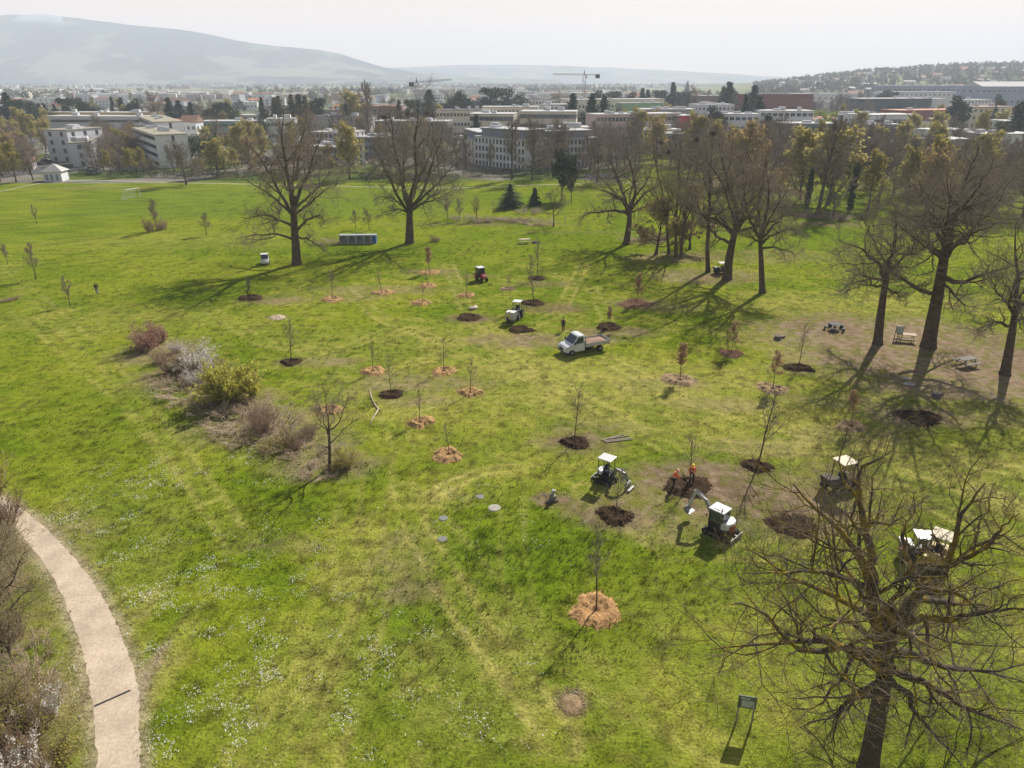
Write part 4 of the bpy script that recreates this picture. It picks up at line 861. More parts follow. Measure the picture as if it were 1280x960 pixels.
PL = []
def in_building(p):
    for c, rad, rz, hx, hy in FOOT:
        d = p - c; 
        if abs(d.x) > 80 or abs(d.y) > 80: continue
        u = d.x * math.cos(rz) + d.y * math.sin(rz); v = -d.x * math.sin(rz) + d.y * math.cos(rz)
        if abs(u) < hx + 1 and abs(v) < hy + 1: return True
    return False
def plant(kind, p, h, zone, label=None, w=1.0):
    rs = random.Random(int(p.x * 7 + p.y * 13)); PL.append((kind, p, h, zone, label, w * rs.uniform(.85, 1.15), rs.uniform(0, 6.28), rs.randrange(97)))
def zone(name, x0, x1, y0, y1, n, kinds, hr, seed, yr=False):
    rs = random.Random(seed); done = 0; tries = 0; pts = []
    while done < n and tries < n * 30:
        tries += 1; px = rs.uniform(x0, x1)
        if yr: Y = rs.uniform(y0, y1); p = gcol(px, Y)
        else: p = at(px, rs.uniform(y0, y1))
        if in_building(p) or any((p - q).length < 4.5 for q in pts): continue
        pts.append(p); plant(rs.choice(kinds), p, rs.uniform(*hr), name); done += 1
B_, O_, Y_, T_, C_, D_, E_ = 'brown', 'olive', 'yellow', 'tall', 'conifer', 'cedar', 'round'
zone('left of the kiosk', -50, 50, 196, 228, 22, [B_, B_, O_], (8, 12), 1)
zone('behind the kiosk', -40, 62, 165, 195, 20, [B_, O_, B_, Y_], (9, 13), 2)
zone('between pinkish and striped apartments', 112, 172, 176, 216, 26, [B_, B_, B_, O_], (8, 12), 3)
zone('along the hedge by the striped apartments', 122, 330, 213, 221, 14, [B_, O_], (5, 8), 4)
zone('around the car park', 250, 335, 185, 215, 10, [O_, B_, Y_], (8, 12), 5)
zone('behind the striped apartments', 200, 360, 158, 182, 24, [B_, B_, O_, E_], (8, 12), 6)
zone('before the terraced apartments', 345, 470, 196, 222, 14, [B_, O_, B_], (7, 11), 7)
zone('among the terraced apartments', 350, 570, 160, 196, 34, [B_, B_, T_, O_], (9, 14), 8)
zone('behind the vase shaped oak', 480, 580, 196, 224, 14, [B_, T_, B_], (9, 14), 9)
zone('before the long white building', 582, 770, 208, 224, 10, [B_, T_, B_], (9, 15), 10)
zone('behind the long white building', 600, 850, 165, 190, 20, [B_, B_, O_], (10, 14), 11)
zone('in the grove behind the wide oak', 735, 860, 190, 232, 15, [B_, B_, T_, O_], (12, 17), 12)
zone('in the grove behind the forked oak', 850, 975, 198, 250, 17, [B_, B_, O_, B_, T_], (12, 17), 13)
zone('in the right wood, far side', 960, 1290, 186, 210, 26, [B_, O_, B_, B_, Y_, B_], (10, 15), 14)
zone('in the right wood, middle', 980, 1290, 212, 240, 21, [B_, B_, B_, O_, T_], (11, 16), 15)
zone('in the right wood, lawn side', 1040, 1300, 243, 275, 15, [B_, T_, B_, O_], (11, 16), 16)
zone('in the leafless grove below the hill', 985, 1085, 520, 680, 18, [B_], (13, 18), 17, True)
zone('between the roofs of the left town', 60, 560, 420, 1000, 50, [B_, O_, Y_, E_, B_], (8, 13), 18, True)
zone('between the roofs of the centre town', 560, 960, 380, 900, 52, [B_, O_, O_, E_, Y_], (8, 14), 19, True)
zone('between the roofs of the right town', 900, 1290, 380, 880, 52, [B_, O_, E_, C_, O_, Y_], (8, 13), 20, True)
def topped(kind, px, ytop, Y, label, w=1.0):
    p = gcol(px, Y); plant(kind, p, ztop(ytop, Y) - p.z, '', label, w)
for (k_, px, yt, Y, w_) in ((C_, 19, 116, 430, 1.3), (D_, 30, 122, 430, 1.1), (D_, 37, 124, 440, 1), (C_, 49, 127, 450, 1), (C_, 56, 130, 450, 1), (C_, 63, 129, 450, 1), (C_, 74, 130, 480, .8), (D_, 92, 120, 470, 1), (E_, 96, 130, 460, .9), (D_, 111, 125, 470, .8), (E_, 121, 129, 470, .9), (C_, 146, 121, 490, .7), (C_, 158, 122, 480, 1.1), (D_, 172, 121, 470, 1), (E_, 166, 128, 475, .8), (B_, 201, 120, 450, 1.2), (C_, 217, 122, 440, 1.1), (C_, 229, 125, 440, 1), (C_, 243, 127, 440, 1), (E_, 272, 124, 450, 1), (D_, 283, 126, 450, .9), (B_, 262, 124, 460, 1), (E_, 291, 127, 450, .9), (C_, 332, 122, 430, .9), (C_, 347, 121, 430, .9), (C_, 352, 120, 440, .9), (C_, 368, 118, 440, .8), (C_, 378, 117, 440, 1), (C_, 385, 120, 440, .8), (D_, 402, 120, 440, .8), (C_, 393, 127, 430, 1), (C_, 435, 130, 420, .8), (C_, 501, 125, 420, .8), (D_, 516, 122, 440, .8), (C_, 538, 112, 480, 1.3), (E_, 560, 117, 500, .9), (B_, 565, 113, 500, 1), (D_, 580, 111, 500, 1), (E_, 597, 119, 520, .7), (D_, 618, 107, 520, 1.3), (E_, 646, 112, 540, .9), (B_, 695, 116, 560, .9), (C_, 715, 117, 400, 1.5), (C_, 739, 117, 390, 1.4), (C_, 753, 118, 400, .9), (D_, 746, 111, 600, 1.1), (D_, 768, 112, 600, 1.1), (D_, 786, 113, 600, .9), (C_, 801, 110, 620, 1.2), (C_, 808, 112, 620, 1), (D_, 824, 111, 620, 1.2), (C_, 838, 103, 620, .9), (D_, 850, 113, 620, .9), (B_, 868, 108, 640, 1.1), (C_, 907, 102, 520, 1.2), (C_, 900, 108, 530, 1), (C_, 937, 106, 480, 1.0), (C_, 944, 120, 400, 1.2), (D_, 890, 130, 380, .9), (C_, 927, 118, 400, 1), (D_, 1100, 111, 700, 1.1), (D_, 1111, 113, 700, 1), (D_, 1187, 117, 400, 1.0), (D_, 1240, 116, 520, .8), (C_, 1262, 128, 330, 1.0), (D_, 1270, 126, 330, 1), (D_, 1285, 122, 330, 1.1), (C_, 1236, 131, 420, .4), (C_, 954, 143, 300, 1.4), (E_, 1078, 163, 280, 1.1), (D_, 700, 130, 420, .8), (C_, 596, 143, 310, 1.1), (D_, 1245, 150, 300, .9)):
    plant(k_, gcol(px, Y), ztop(yt, Y), 'on the skyline %s' % ('left of the striped apartments' if px < 172 else 'behind the low halls and oak' if px < 330 else 'between the two tall oaks' if px < 480 else 'left of the tall crane' if px < 725 else 'between crane and spire' if px < 858 else 'under the right hill'), None, w_)
# unmistakable ones
plant(E_, at(250, 203), hgt(250, 203, 166), '', 'big rounded dark evergreen right of the striped apartments', 1.3); plant(E_, at(268, 204), hgt(268, 204, 163), '', 'second rounded dark evergreen nearer the car park', 1.3)
plant(Y_, at(437, 225), hgt(437, 225, 168), '', 'tall yellow budding willow between the two tall oaks', .9); plant(Y_, at(272, 221), hgt(272, 221, 182), '', 'yellow budding tree at the hedge beside the car park', 1.2)
plant(B_, at(233, 231), hgt(233, 231, 172), '', 'thin bare tree on the far path in front of the striped apartments', .8); plant(B_, at(665, 226), hgt(665, 226, 140), '', 'tall bare tree before the right end of the long white building', .7)
plant(T_, at(640, 224), hgt(640, 224, 152), '', 'slender dark trunk tree before the long white building', .8); plant(T_, at(463, 190), hgt(463, 190, 104), '', 'tallest narrow poplar rising above the skyline near the vase shaped oak', .6)
plant(C_, at(638, 260), hgt(638, 260, 230), '', 'small dense dark conifer on the far lawn, larger of two', 1.7); plant(C_, at(668, 257), hgt(668, 257, 235), '', 'small open conifer on the far lawn, right of the denser one', 1.5)
plant('cedar', at(702, 250), hgt(702, 250, 183), '', 'large dark evergreen leaning left in the centre of the far lawn', .75); plant('cedar', at(714, 253), hgt(714, 253, 192), '', 'second large dark evergreen right beside the leaning one', .6)
plant(T_, at(1021, 270), hgt(1021, 270, 150), '', 'tall slim dark trunked tree above the brushwood heap', .9); plant(Y_, at(1035, 255), hgt(1035, 255, 178), '', 'yellow budding tree group behind the brushwood heap', 1.3); plant(Y_, at(1000, 250), hgt(1000, 250, 178), '', 'yellow budding tree left of the brushwood heap', 1.1)
plant(O_, at(1085, 262), hgt(1085, 262, 200), '', 'greenish yellow young tree between the wood and the leaning oak', .9); plant('brightround', gcol(1024, 395), ztop(135, 395), '', 'bright green round tree between white terraces and orange roof', 1.5)
plant(O_, at(930, 262), hgt(930, 262, 152), '', 'tall yellow crowned tree behind the forked oak', .9); plant(O_, at(820, 318), hgt(820, 318, 245), '', 'yellowish budding bush tree beside the cluster of three', 1.3); plant(O_, at(862, 312), hgt(862, 312, 235), '', 'yellowish budding tree behind the cluster of three', 1.1)
plant('yellow', gcol(441, 430), ztop(124, 430), '', 'bright yellow tree next to a dark conifer above the mauve row', 1.2)
PL.sort(key=lambda t: proj(t[1].x, t[1].y)[0]); num = {}
for kind, p, h, zn, label, w, rz, sd_ in PL:
    k0 = kind if kind != 'brightround' else 'round'; nm, ph = KIND[k0]
    if label is None: num[kind, zn] = num.get((kind, zn), 0) + 1; label = '%s %s, %s from the left' % (ph, zn, ordn(num[kind, zn]))
    if kind in BG: ms = BG[kind][sd_ % len(BG[kind])]; s_ = h / 10
    elif kind == 'conifer': ms = CON[sd_ % 3]; s_ = h; w *= 1.5
    elif kind == 'cedar': ms = CED[sd_ % 2]; s_ = h
    elif kind == 'brightround': ms = RND[2]; s_ = h
    else: ms = RND[sd_ % 2]; s_ = h
    tree_thing(nm, label, 'tree', ms, p, rz, s_, sw=s_ * w, group={'conifer': 'conifers of the town', 'cedar': 'cedars of the town', 'round': 'evergreens of the town'}.get(k0, 'trees of the far park edge and town'))
# ivy columns
for px, py, ty, lab in ((1007, 264, 205, 'ivy wrapped trunk like a dark column left of the brushwood heap'), (1061, 266, 200, 'ivy wrapped trunk like a dark column right of the brushwood heap')):
    plant_m = round_meshes(px, evergreen, 22, .09, 120, .02, .02); p = at(px, py); h = hgt(px, py, ty); tree_thing('ivy_clad_tree', lab, 'tree', plant_m, p, 0, h, sw=h * .38)
# nests in the crowns
nest_m = mat('nest twigs', (.05, .035, .025), .95)
for i, (px, py, Y) in enumerate(((892, 167, 106), (871, 174, 106), (827, 178, 124), (836, 190, 124), (509, 143, 134), (534, 142, 134), (481, 147, 134))):
    q = ptY(px, py, Y); rng_n = np.random.default_rng(i); P, R_ = walk(rng_n.normal(0, .12, (60, 3)) * [1, 1, .6], norm(rng_n.normal(0, 1, (60, 3))), np.full(60, .5), np.full(60, .03), 3, rng_n, .5, 0, .5, .02)
    o = link('bird_nest', tube_mesh('bird_nest', [(P, R_, 3)], nest_m)); o.location = q; tag(o, 'dark twig nest high in the %s' % ['forked oak crown, right one', 'slim tree crown left of the forked oak', 'cluster of three, upper nest', 'cluster of three, lower nest', 'vase shaped oak, middle nest', 'vase shaped oak, right nest', 'vase shaped oak, left nest'][i], 'nest', 'crow nests in the bare crowns')
# ------------------------------------------------------------------ the big park trees
oak_bark = mat('oak bark', (.095, .072, .052), .95, .35, 2.2, bump=.6, spec=.05)
def mossy():
    m = bpy.data.materials.new('mossy bark'); m.use_nodes = True; nt = m.node_tree; b = nt.nodes['Principled BSDF']; b.inputs['Roughness'].default_value = .95; b.inputs['Specular IOR Level'].default_value = .05
    g = nt.nodes.new('ShaderNodeNewGeometry'); tc = nt.nodes.new('ShaderNodeTexCoord')
    n = nt.nodes.new('ShaderNodeTexNoise'); n.inputs['Scale'].default_value = 1.3; n.inputs['Detail'].default_value = 7
    n2 = nt.nodes.new('ShaderNodeTexNoise'); n2.inputs['Scale'].default_value = 6; n2.inputs['Detail'].default_value = 6
    nt.links.new(tc.outputs['Object'], n.inputs['Vector']); nt.links.new(tc.outputs['Object'], n2.inputs['Vector'])
    r = nt.nodes.new('ShaderNodeMapRange'); r.inputs['From Min'].default_value = .49; r.inputs['From Max'].default_value = .66
    a = nt.nodes.new('ShaderNodeMath'); a.operation = 'MULTIPLY_ADD'; a.inputs[1].default_value = .35
    nt.links.new(n2.outputs['Fac'], a.inputs[0]); nt.links.new(n.outputs['Fac'], a.inputs[2])
    s = nt.nodes.new('ShaderNodeMath'); s.operation = 'SUBTRACT'; nt.links.new(a.outputs[0], s.inputs[0])
    sz = nt.nodes.new('ShaderNodeSeparateXYZ'); nt.links.new(tc.outputs['Object'], sz.inputs[0]); zr = nt.nodes.new('ShaderNodeMapRange'); zr.inputs['From Min'].default_value = 5.2; zr.inputs['From Max'].default_value = 7.0; zr.inputs['To Min'].default_value = .42; zr.inputs['To Max'].default_value = .13
    nt.links.new(sz.outputs['Z'], zr.inputs['Value']); nt.links.new(zr.outputs['Result'], s.inputs[1]); nt.links.new(s.outputs[0], r.inputs['Value'])
    c1 = nt.nodes.new('ShaderNodeMix'); c1.data_type = 'RGBA'; c1.inputs['A'].default_value = (.055, .042, .032, 1); c1.inputs['B'].default_value = (.125, .10, .08, 1); nt.links.new(n2.outputs['Fac'], c1.inputs['Factor'])
    c2 = nt.nodes.new('ShaderNodeMix'); c2.data_type = 'RGBA'; c2.inputs['B'].default_value = (.24, .175, .022, 1)
    nt.links.new(c1.outputs['Result'], c2.inputs['A']); nt.links.new(r.outputs['Result'], c2.inputs['Factor']); nt.links.new(c2.outputs['Result'], b.inputs['Base Color'])
    bp = nt.nodes.new('ShaderNodeBump'); bp.inputs['Strength'].default_value = .7; bp.inputs['Distance'].default_value = .08; nt.links.new(n2.outputs['Fac'], bp.inputs['Height']); nt.links.new(bp.outputs['Normal'], b.inputs['Normal'])
    return m
moss_m = mossy()

def smooth_line(pts, K):
    P = np.array(pts, float); t = np.r_[0, np.cumsum(np.linalg.norm(np.diff(P, axis=0), axis=1))]; t /= t[-1]
    q = np.linspace(0, 1, K); Q = np.stack([np.interp(q, t, P[:, j]) for j in range(3)], 1)
    for _ in range(2): Q[1:-1] = .25 * Q[:-2] + .5 * Q[1:-1] + .25 * Q[2:]
    return Q
def traced_tree(name, label, base, trunk, limbs, seed, tr, group=None, m=None, tw=1.0, n2=8, n3=8, n4=7, cm=None, l2=.46):
    """trunk/limbs given as (px, py, metres beyond the trunk's own distance): each limb its own 3D curve"""
    rng = np.random.default_rng(seed); b = at(*base); B = np.array((b.x, b.y, 0))
    def conv(L): return [ptY(px, py, b.y + dy) - B for px, py, dy in L]
    tp = smooth_line([(0, 0, -.05)] + conv(trunk), 14)[None]; tr_ = tr * np.interp(np.linspace(0, 1, 14), [0, .07, .18, 1], [1.3, 1.08, 1, .62])[None]
    P1 = []; R1 = []
    for r0, L in limbs:
        q = smooth_line(conv(L), 20)[:19]; q = smooth_line(q, 16); q[2:] += np.cumsum(rng.normal(0, .068, (14, 3)), 0) * np.array([1, 1, .8]) * (1 if tw < 1.5 else 1.8); P1.append(q); R1.append((r0 * 1.12 if m else r0) * np.interp(np.linspace(0, 1, 16), [0, .3, .7, 1], [1, .72, .36, .09]))
    P1 = np.array(P1); R1 = np.array(R1)
    P2, R2 = spread(P1, R1, n2, (.24, .99), lambda t: R(60) - R(18) * t, lambda t: l2 - .18 * t, 8, rng, .32 if tw > 1.5 else .28, .03, .55, .2, .012)
    P3, R3 = spread(P2, R2, n3, (.12, .99), lambda t: R(50) + 0 * t, lambda t: .52 - .14 * t, 6, rng, .26, .05, .6, .3, .008 * tw)
    P4, R4 = spread(P3, R3, n4, (.12, 1.0), lambda t: R(45) + 0 * t, lambda t: .62 - .2 * t, 4, rng, .25, .06, .6, .4, .006 * tw)
    P5, R5 = spread(P1, R1, 12, (.3, 1.0), lambda t: R(65) + 0 * t, lambda t: .13 + 0 * t, 5, rng, .25, .1, .22, .4, .008 * tw)
    P6, R6 = spread(P5, R5, 5, (.2, 1.0), lambda t: R(45) + 0 * t, lambda t: .5 + 0 * t, 4, rng, .22, .1, .6, .4, .006 * tw)
    r = thing(name, label, 'tree', b, 0, group)
    link('trunk', tube_mesh('trunk', [(tp, tr_, 16), (P1, R1, 9)], m or oak_bark), r)
    c = link('crown', tube_mesh('crown', [(P2, R2, 6, 1), (P3, R3, 4, 1 if m else 0), (P4, R4, 3), (P5, R5, 3), (P6, R6, 3)], [cm or twig, m or oak_bark]), r)
    return r

G_OAK = 'old bare trees standing in the park'
# near tree, lower right, limbs traced one by one
traced_tree('bare_oak_tree', 'huge gnarled bare oak with yellow moss on its limbs, nearest tree of all', (1085, 962),
    [(1092, 920, 0), (1102, 870, 0), (1108, 825, 0), (1110, 790, 0), (1113, 760, 0)],
    [(.30, [(1106, 840, 0), (1098, 790, -.2), (1092, 740, -.4), (1090, 700, -.3), (1080, 680, 0), (1068, 660, .6), (1055, 645, .8), (1020, 640, 1.5), (1004, 615, 2), (1000, 590, 2)]),
     (.26, [(1110, 800, 0), (1122, 770, .3), (1130, 740, .6), (1152, 735, .8), (1165, 715, 1.0), (1180, 680, 1.6), (1185, 650, 2.0), (1200, 620, 2.4), (1215, 590, 2.6)]),
     (.20, [(1092, 745, -.3), (1085, 700, 0), (1072, 655, .6), (1068, 620, 1), (1062, 585, 1.3), (1085, 575, 1.8), (1110, 560, 2)]),
     (.17, [(1100, 825, -.2), (1075, 805, -1.2), (1045, 805, -2), (1010, 815, -2.8), (980, 800, -3.4), (955, 765, -3.6), (925, 750, -4), (880, 765, -4.6)]),
     (.19, [(1102, 838, -.1), (1085, 825, -1), (1060, 812, -1.6), (1035, 795, -2.2), (1000, 792, -2.6), (962, 795, -3), (925, 805, -3.4), (870, 812, -4)]),
     (.15, [(1105, 850, -.3), (1080, 856, -1.6), (1050, 862, -2.4), (1030, 880, -2.8), (1025, 905, -3.0), (1032, 930, -3)]),
     (.17, [(1112, 835, .2), (1135, 850, -.8), (1165, 862, -1.6), (1200, 885, -2.4), (1235, 900, -3), (1270, 915, -3.4), (1300, 925, -3.8)]),
     (.16, [(1110, 850, .1), (1138, 862, .8), (1140, 890, .6), (1160, 915, .2), (1185, 940, -.4), (1200, 970, -1)]),
     (.20, [(1115, 812, .4), (1140, 820, 1.4), (1170, 832, 2.2), (1210, 838, 2.8), (1250, 845, 3.2), (1300, 862, 3.4)]),
     (.18, [(1118, 785, .3), (1150, 768, -.6), (1185, 775, -1.4), (1220, 760, -2.2), (1250, 765, -2.8), (1300, 760, -3.2)]),
     (.16, [(1135, 750, .7), (1165, 745, 1.6), (1200, 755, 2.4), (1240, 725, 3), (1290, 715, 3.6)]),
     (.15, [(1090, 770, -.3), (1060, 755, 1.2), (1020, 742, 2.4), (990, 720, 3.2), (965, 700, 3.8), (935, 690, 4.4)]),
     (.14, [(1088, 735, -.2), (1050, 722, -1.6), (1010, 715, -2.6), (975, 722, -3.4), (930, 722, -4)]),
     (.13, [(1150, 735, .8), (1135, 700, 2), (1128, 670, 3), (1150, 640, 3.6), (1160, 610, 4.2)]),
     (.13, [(1165, 715, 1), (1200, 690, .2), (1230, 655, -.4), (1262, 640, -.6)]),
     (.12, [(1095, 800, -.2), (1070, 780, -2.6), (1050, 770, -4.4), (1030, 775, -6), (1000, 760, -7.5)]),
     (.12, [(1115, 800, .2), (1130, 790, 3), (1150, 775, 5.6), (1180, 770, 7.2)]),
     (.11, [(1120, 790, .2), (1135, 800, -2.6), (1160, 812, -5), (1190, 822, -6.8)]),
     (.11, [(1108, 862, 0), (1090, 870, .9), (1075, 872, 1.8), (1060, 890, 2.2), (990, 925, 2.4)])],
    11, .40, m=moss_m, tw=.85, n2=8, n3=7, n4=7, l2=.47, cm=mat('grey brown twigs', (.21, .165, .115), .95, .25, .8, spec=.05))

traced_tree('bare_oak_tree', 'tall bare oak casting a long fan of shadow, next to the white utility cart', (371, 330),
    [(370, 310, 0), (368, 285, 0), (367, 262, 0), (367, 245, 0)],
    [(.40, [(367, 262, 0), (360, 235, .5), (356, 200, 1), (348, 165, 2), (352, 130, 2)]), (.36, [(368, 258, 0), (378, 230, 0), (388, 200, -1), (398, 175, -1), (405, 150, -2)]),
     (.34, [(366, 268, 0), (350, 245, 1), (340, 215, 2), (322, 190, 3), (312, 170, 4)]), (.26, [(368, 285, 0), (350, 270, -1), (330, 262, -2), (310, 268, -3), (295, 265, -4)]),
     (.26, [(369, 290, 0), (385, 275, 0), (402, 268, 0), (415, 280, -1)]), (.24, [(367, 300, 0), (350, 290, 2), (330, 295, 3), (305, 300, 4)]),
     (.26, [(367, 270, 0), (345, 250, -3), (325, 235, -5), (305, 222, -7)]), (.26, [(368, 262, 0), (385, 245, 3), (402, 225, 6), (415, 205, 8)]),
     (.24, [(369, 268, 0), (384, 256, -3), (400, 240, -6), (420, 232, -8)]), (.22, [(366, 262, 0), (362, 235, -5), (365, 205, -7), (372, 170, -8)]),
     (.22, [(367, 255, 0), (358, 225, 5), (350, 195, 7), (335, 165, 8)]), (.20, [(369, 295, 0), (390, 300, 2), (410, 318, 3)]), (.22, [(371, 225, 0), (372, 190, 3), (378, 150, 4), (375, 132, 4)])],
    21, .72, G_OAK, tw=1.9, n2=9, n3=8, n4=8, cm=twig_r)
traced_tree('bare_oak_tree', 'tall vase shaped bare oak just beyond the row of recycling containers', (512, 304),
    [(512, 285, 0), (512, 268, 0), (512, 255, 0)],
    [(.40, [(512, 265, 0), (505, 235, 0), (498, 200, 0), (492, 165, 1), (485, 130, 1)]), (.40, [(512, 262, 0), (516, 230, -1), (520, 195, -2), (522, 160, -2), (524, 120, -3)]),
     (.32, [(512, 262, 0), (528, 238, 0), (540, 205, 0), (548, 170, 0), (552, 140, 0)]), (.32, [(511, 268, 0), (495, 240, -1), (480, 210, -2), (468, 185, -3), (458, 165, -4)]),
     (.28, [(513, 260, 0), (530, 245, 0), (548, 228, 0), (565, 205, 0), (580, 195, 0)]), (.24, [(511, 262, 0), (495, 250, 2), (478, 245, 3), (460, 252, 4)]),
     (.26, [(512, 258, 0), (522, 235, 5), (535, 200, 7), (530, 165, 9)]), (.26, [(512, 258, 0), (505, 235, -5), (508, 205, -8), (500, 175, -9)]),
     (.24, [(512, 265, 0), (530, 255, -4), (548, 250, -6), (562, 240, -8)]), (.22, [(512, 250, 0), (502, 225, 5), (485, 190, 7), (475, 150, 8)]), (.2, [(514, 262, 0), (535, 248, 4), (560, 238, 6), (578, 230, 7)]), (.2, [(510, 265, 0), (492, 262, -3), (472, 268, -5)])],
    22, .80, G_OAK, tw=1.9, n2=9, n3=8, n4=8)
traced_tree('bare_oak_tree', 'wide bare oak whose lowest limb sweeps low over the lawn beyond the truck', (783, 305),
    [(785, 290, 0), (787, 275, 0), (787, 262, 0)],
    [(.36, [(787, 268, 0), (775, 262, -1), (755, 262, -2), (738, 268, -3), (722, 272, -4)]), (.34, [(786, 270, 0), (778, 245, 0), (772, 225, 1), (762, 205, 1), (758, 185, 2)]),
     (.34, [(788, 262, 0), (794, 240, -1), (788, 210, -2), (782, 185, -2), (780, 165, -2)]), (.3, [(789, 262, 0), (800, 245, 0), (815, 235, 0), (830, 215, 0)]),
     (.24, [(786, 262, 0), (775, 248, -3), (758, 242, -6), (740, 240, -7), (725, 228, -8)]), (.24, [(787, 258, 0), (790, 235, 5), (798, 205, 7), (805, 180, 8)]), (.22, [(786, 258, 0), (770, 240, 4), (752, 222, 6), (735, 208, 7)]),
     (.22, [(788, 256, 0), (800, 238, -5), (812, 215, -7), (815, 190, -8)]), (.2, [(788, 265, 0), (805, 258, -3), (820, 255, -4)])],
    23, .62, G_OAK, tw=1.9, n2=9, n3=7, n4=6)
for (bx, by, tx_, r_, sd_, lab) in ((836, 318, 820, .25, 31, 'slender bare tree, first trunk of the close cluster of three'), (845, 321, 846, .3, 32, 'slender bare tree, middle trunk of the close cluster of three'), (851, 321, 872, .28, 33, 'slender bare tree, trunk of the cluster of three closest to the dark cart')):
    d = tx_ - bx
    traced_tree('bare_tree', lab, (bx, by), [(bx + d * .1, by - 25, 0), (bx + d * .25, by - 50, 0)],
        [(.2, [(bx + d * .25, by - 48, 0), (bx + d * .5, by - 85, 0), (bx + d * .8, by - 120, 0), (tx_, by - 155, 0)]), (.14, [(bx + d * .22, by - 45, 0), (bx - 8 + d * .5, by - 80, 3), (bx - 18 + d * .8, by - 115, 4)]), (.14, [(bx + d * .2, by - 40, 0), (bx + 9 + d * .5, by - 70, -3), (bx + 18 + d * .8, by - 100, -5)]),
         (.12, [(bx + d * .2, by - 52, 0), (bx - 14 + d * .4, by - 75, -4), (bx - 26 + d * .6, by - 90, -6)])], sd_, r_, G_OAK, tw=1.9, n2=8, n3=7, n4=5, cm=twig_g, l2=.4)
traced_tree('bare_tree', 'straight slim bare tree between the cluster of three and the broad forked oak', (885, 340), [(884, 310, 0), (886, 280, 0), (887, 255, 0)],
    [(.26, [(887, 258, 0), (886, 225, 0), (890, 190, 1), (888, 160, 1)]), (.16, [(886, 280, 0), (876, 262, 1), (862, 245, 2), (850, 225, 3)]), (.16, [(886, 270, 0), (897, 245, -2), (908, 220, -3), (915, 190, -3)]), (.15, [(887, 250, 0), (878, 220, -4), (870, 195, -5)]), (.15, [(887, 248, 0), (895, 215, 4), (903, 180, 5)]), (.12, [(886, 285, 0), (900, 275, 2), (915, 262, 4)])],
    34, .36, G_OAK, tw=1.9, n2=8, n3=7, n4=6)
traced_tree('bare_oak_tree', 'broad forked bare oak with long level limbs, standing by the dark utility cart', (909, 349), [(911, 325, 0), (916, 300, 0), (920, 285, 0)],
    [(.34, [(918, 295, 0), (905, 280, -1), (890, 272, -2), (868, 268, -3), (850, 262, -4)]), (.38, [(919, 290, 0), (922, 260, 0), (915, 230, 1), (905, 195, 2), (900, 165, 2)]),
     (.36, [(920, 288, 0), (935, 270, 0), (945, 240, 0), (950, 205, 0), (955, 175, 0)]), (.28, [(916, 305, 0), (900, 300, 2), (885, 285, 3), (868, 280, 4)]), (.26, [(919, 285, 0), (910, 255, -5), (895, 225, -7), (880, 200, -8)]),
     (.26, [(920, 285, 0), (930, 255, 5), (935, 220, 7), (928, 180, 8)]), (.24, [(920, 290, 0), (940, 282, -2), (960, 272, -4), (978, 262, -5)]), (.22, [(920, 282, 0), (935, 255, -5), (955, 235, -7), (970, 215, -8)]), (.22, [(918, 292, 0), (902, 270, 4), (882, 245, 6), (866, 225, 7)])],
    35, .68, G_OAK, tw=1.9, n2=9, n3=8, n4=8)
traced_tree('bare_oak_tree', 'upright bare oak with drooping side twigs, standing just right of the forked oak', (953, 366), [(952, 340, 0), (951, 315, 0), (950, 300, 0)],
    [(.28, [(950, 305, 0), (958, 275, 0), (965, 240, 0), (960, 200, 1), (962, 170, 1)]), (.26, [(951, 302, 0), (942, 275, -1), (935, 245, -1), (940, 215, -2)]), (.22, [(951, 305, 0), (968, 295, 0), (985, 288, 0), (1002, 292, 0)]), (.22, [(951, 300, 0), (970, 278, 2), (988, 262, 3), (1000, 248, 4)]),
     (.2, [(951, 305, 0), (938, 295, 3), (925, 290, 4)]), (.2, [(950, 298, 0), (965, 272, -5), (980, 240, -6), (985, 215, -7)]), (.18, [(951, 310, 0), (968, 312, -3), (985, 315, -4), (998, 325, -4)]), (.2, [(950, 298, 0), (945, 265, 5), (950, 225, 6)])],
    36, .44, G_OAK, tw=1.9, n2=9, n3=8, n4=8, cm=twig_r)
traced_tree('bare_oak_tree', 'leaning bare oak between the round picnic table and the white info board', (1097, 430), [(1100, 400, 0), (1104, 370, 0), (1108, 345, 0)],
    [(.28, [(1106, 352, 0), (1112, 325, 0), (1116, 300, 0), (1112, 272, 0), (1118, 245, 0)]), (.24, [(1106, 350, 0), (1096, 330, -1), (1082, 318, -2), (1062, 305, -3), (1045, 295, -4)]), (.24, [(1108, 345, 0), (1122, 325, 0), (1138, 312, 0), (1155, 300, 0)]),
     (.2, [(1106, 352, 0), (1090, 345, 2), (1070, 352, 3), (1050, 358, 4)]), (.2, [(1108, 345, 0), (1100, 318, 4), (1092, 290, 5), (1080, 262, 6)]), (.2, [(1108, 342, 0), (1120, 315, -4), (1128, 290, -5), (1132, 262, -6)]), (.16, [(1105, 358, 0), (1092, 350, -4), (1075, 340, -6), (1058, 338, -7)]), (.16, [(1107, 360, 0), (1122, 365, -2), (1132, 378, -3)])],
    37, .50, G_OAK, tw=1.9, n2=9, n3=8, n4=8)
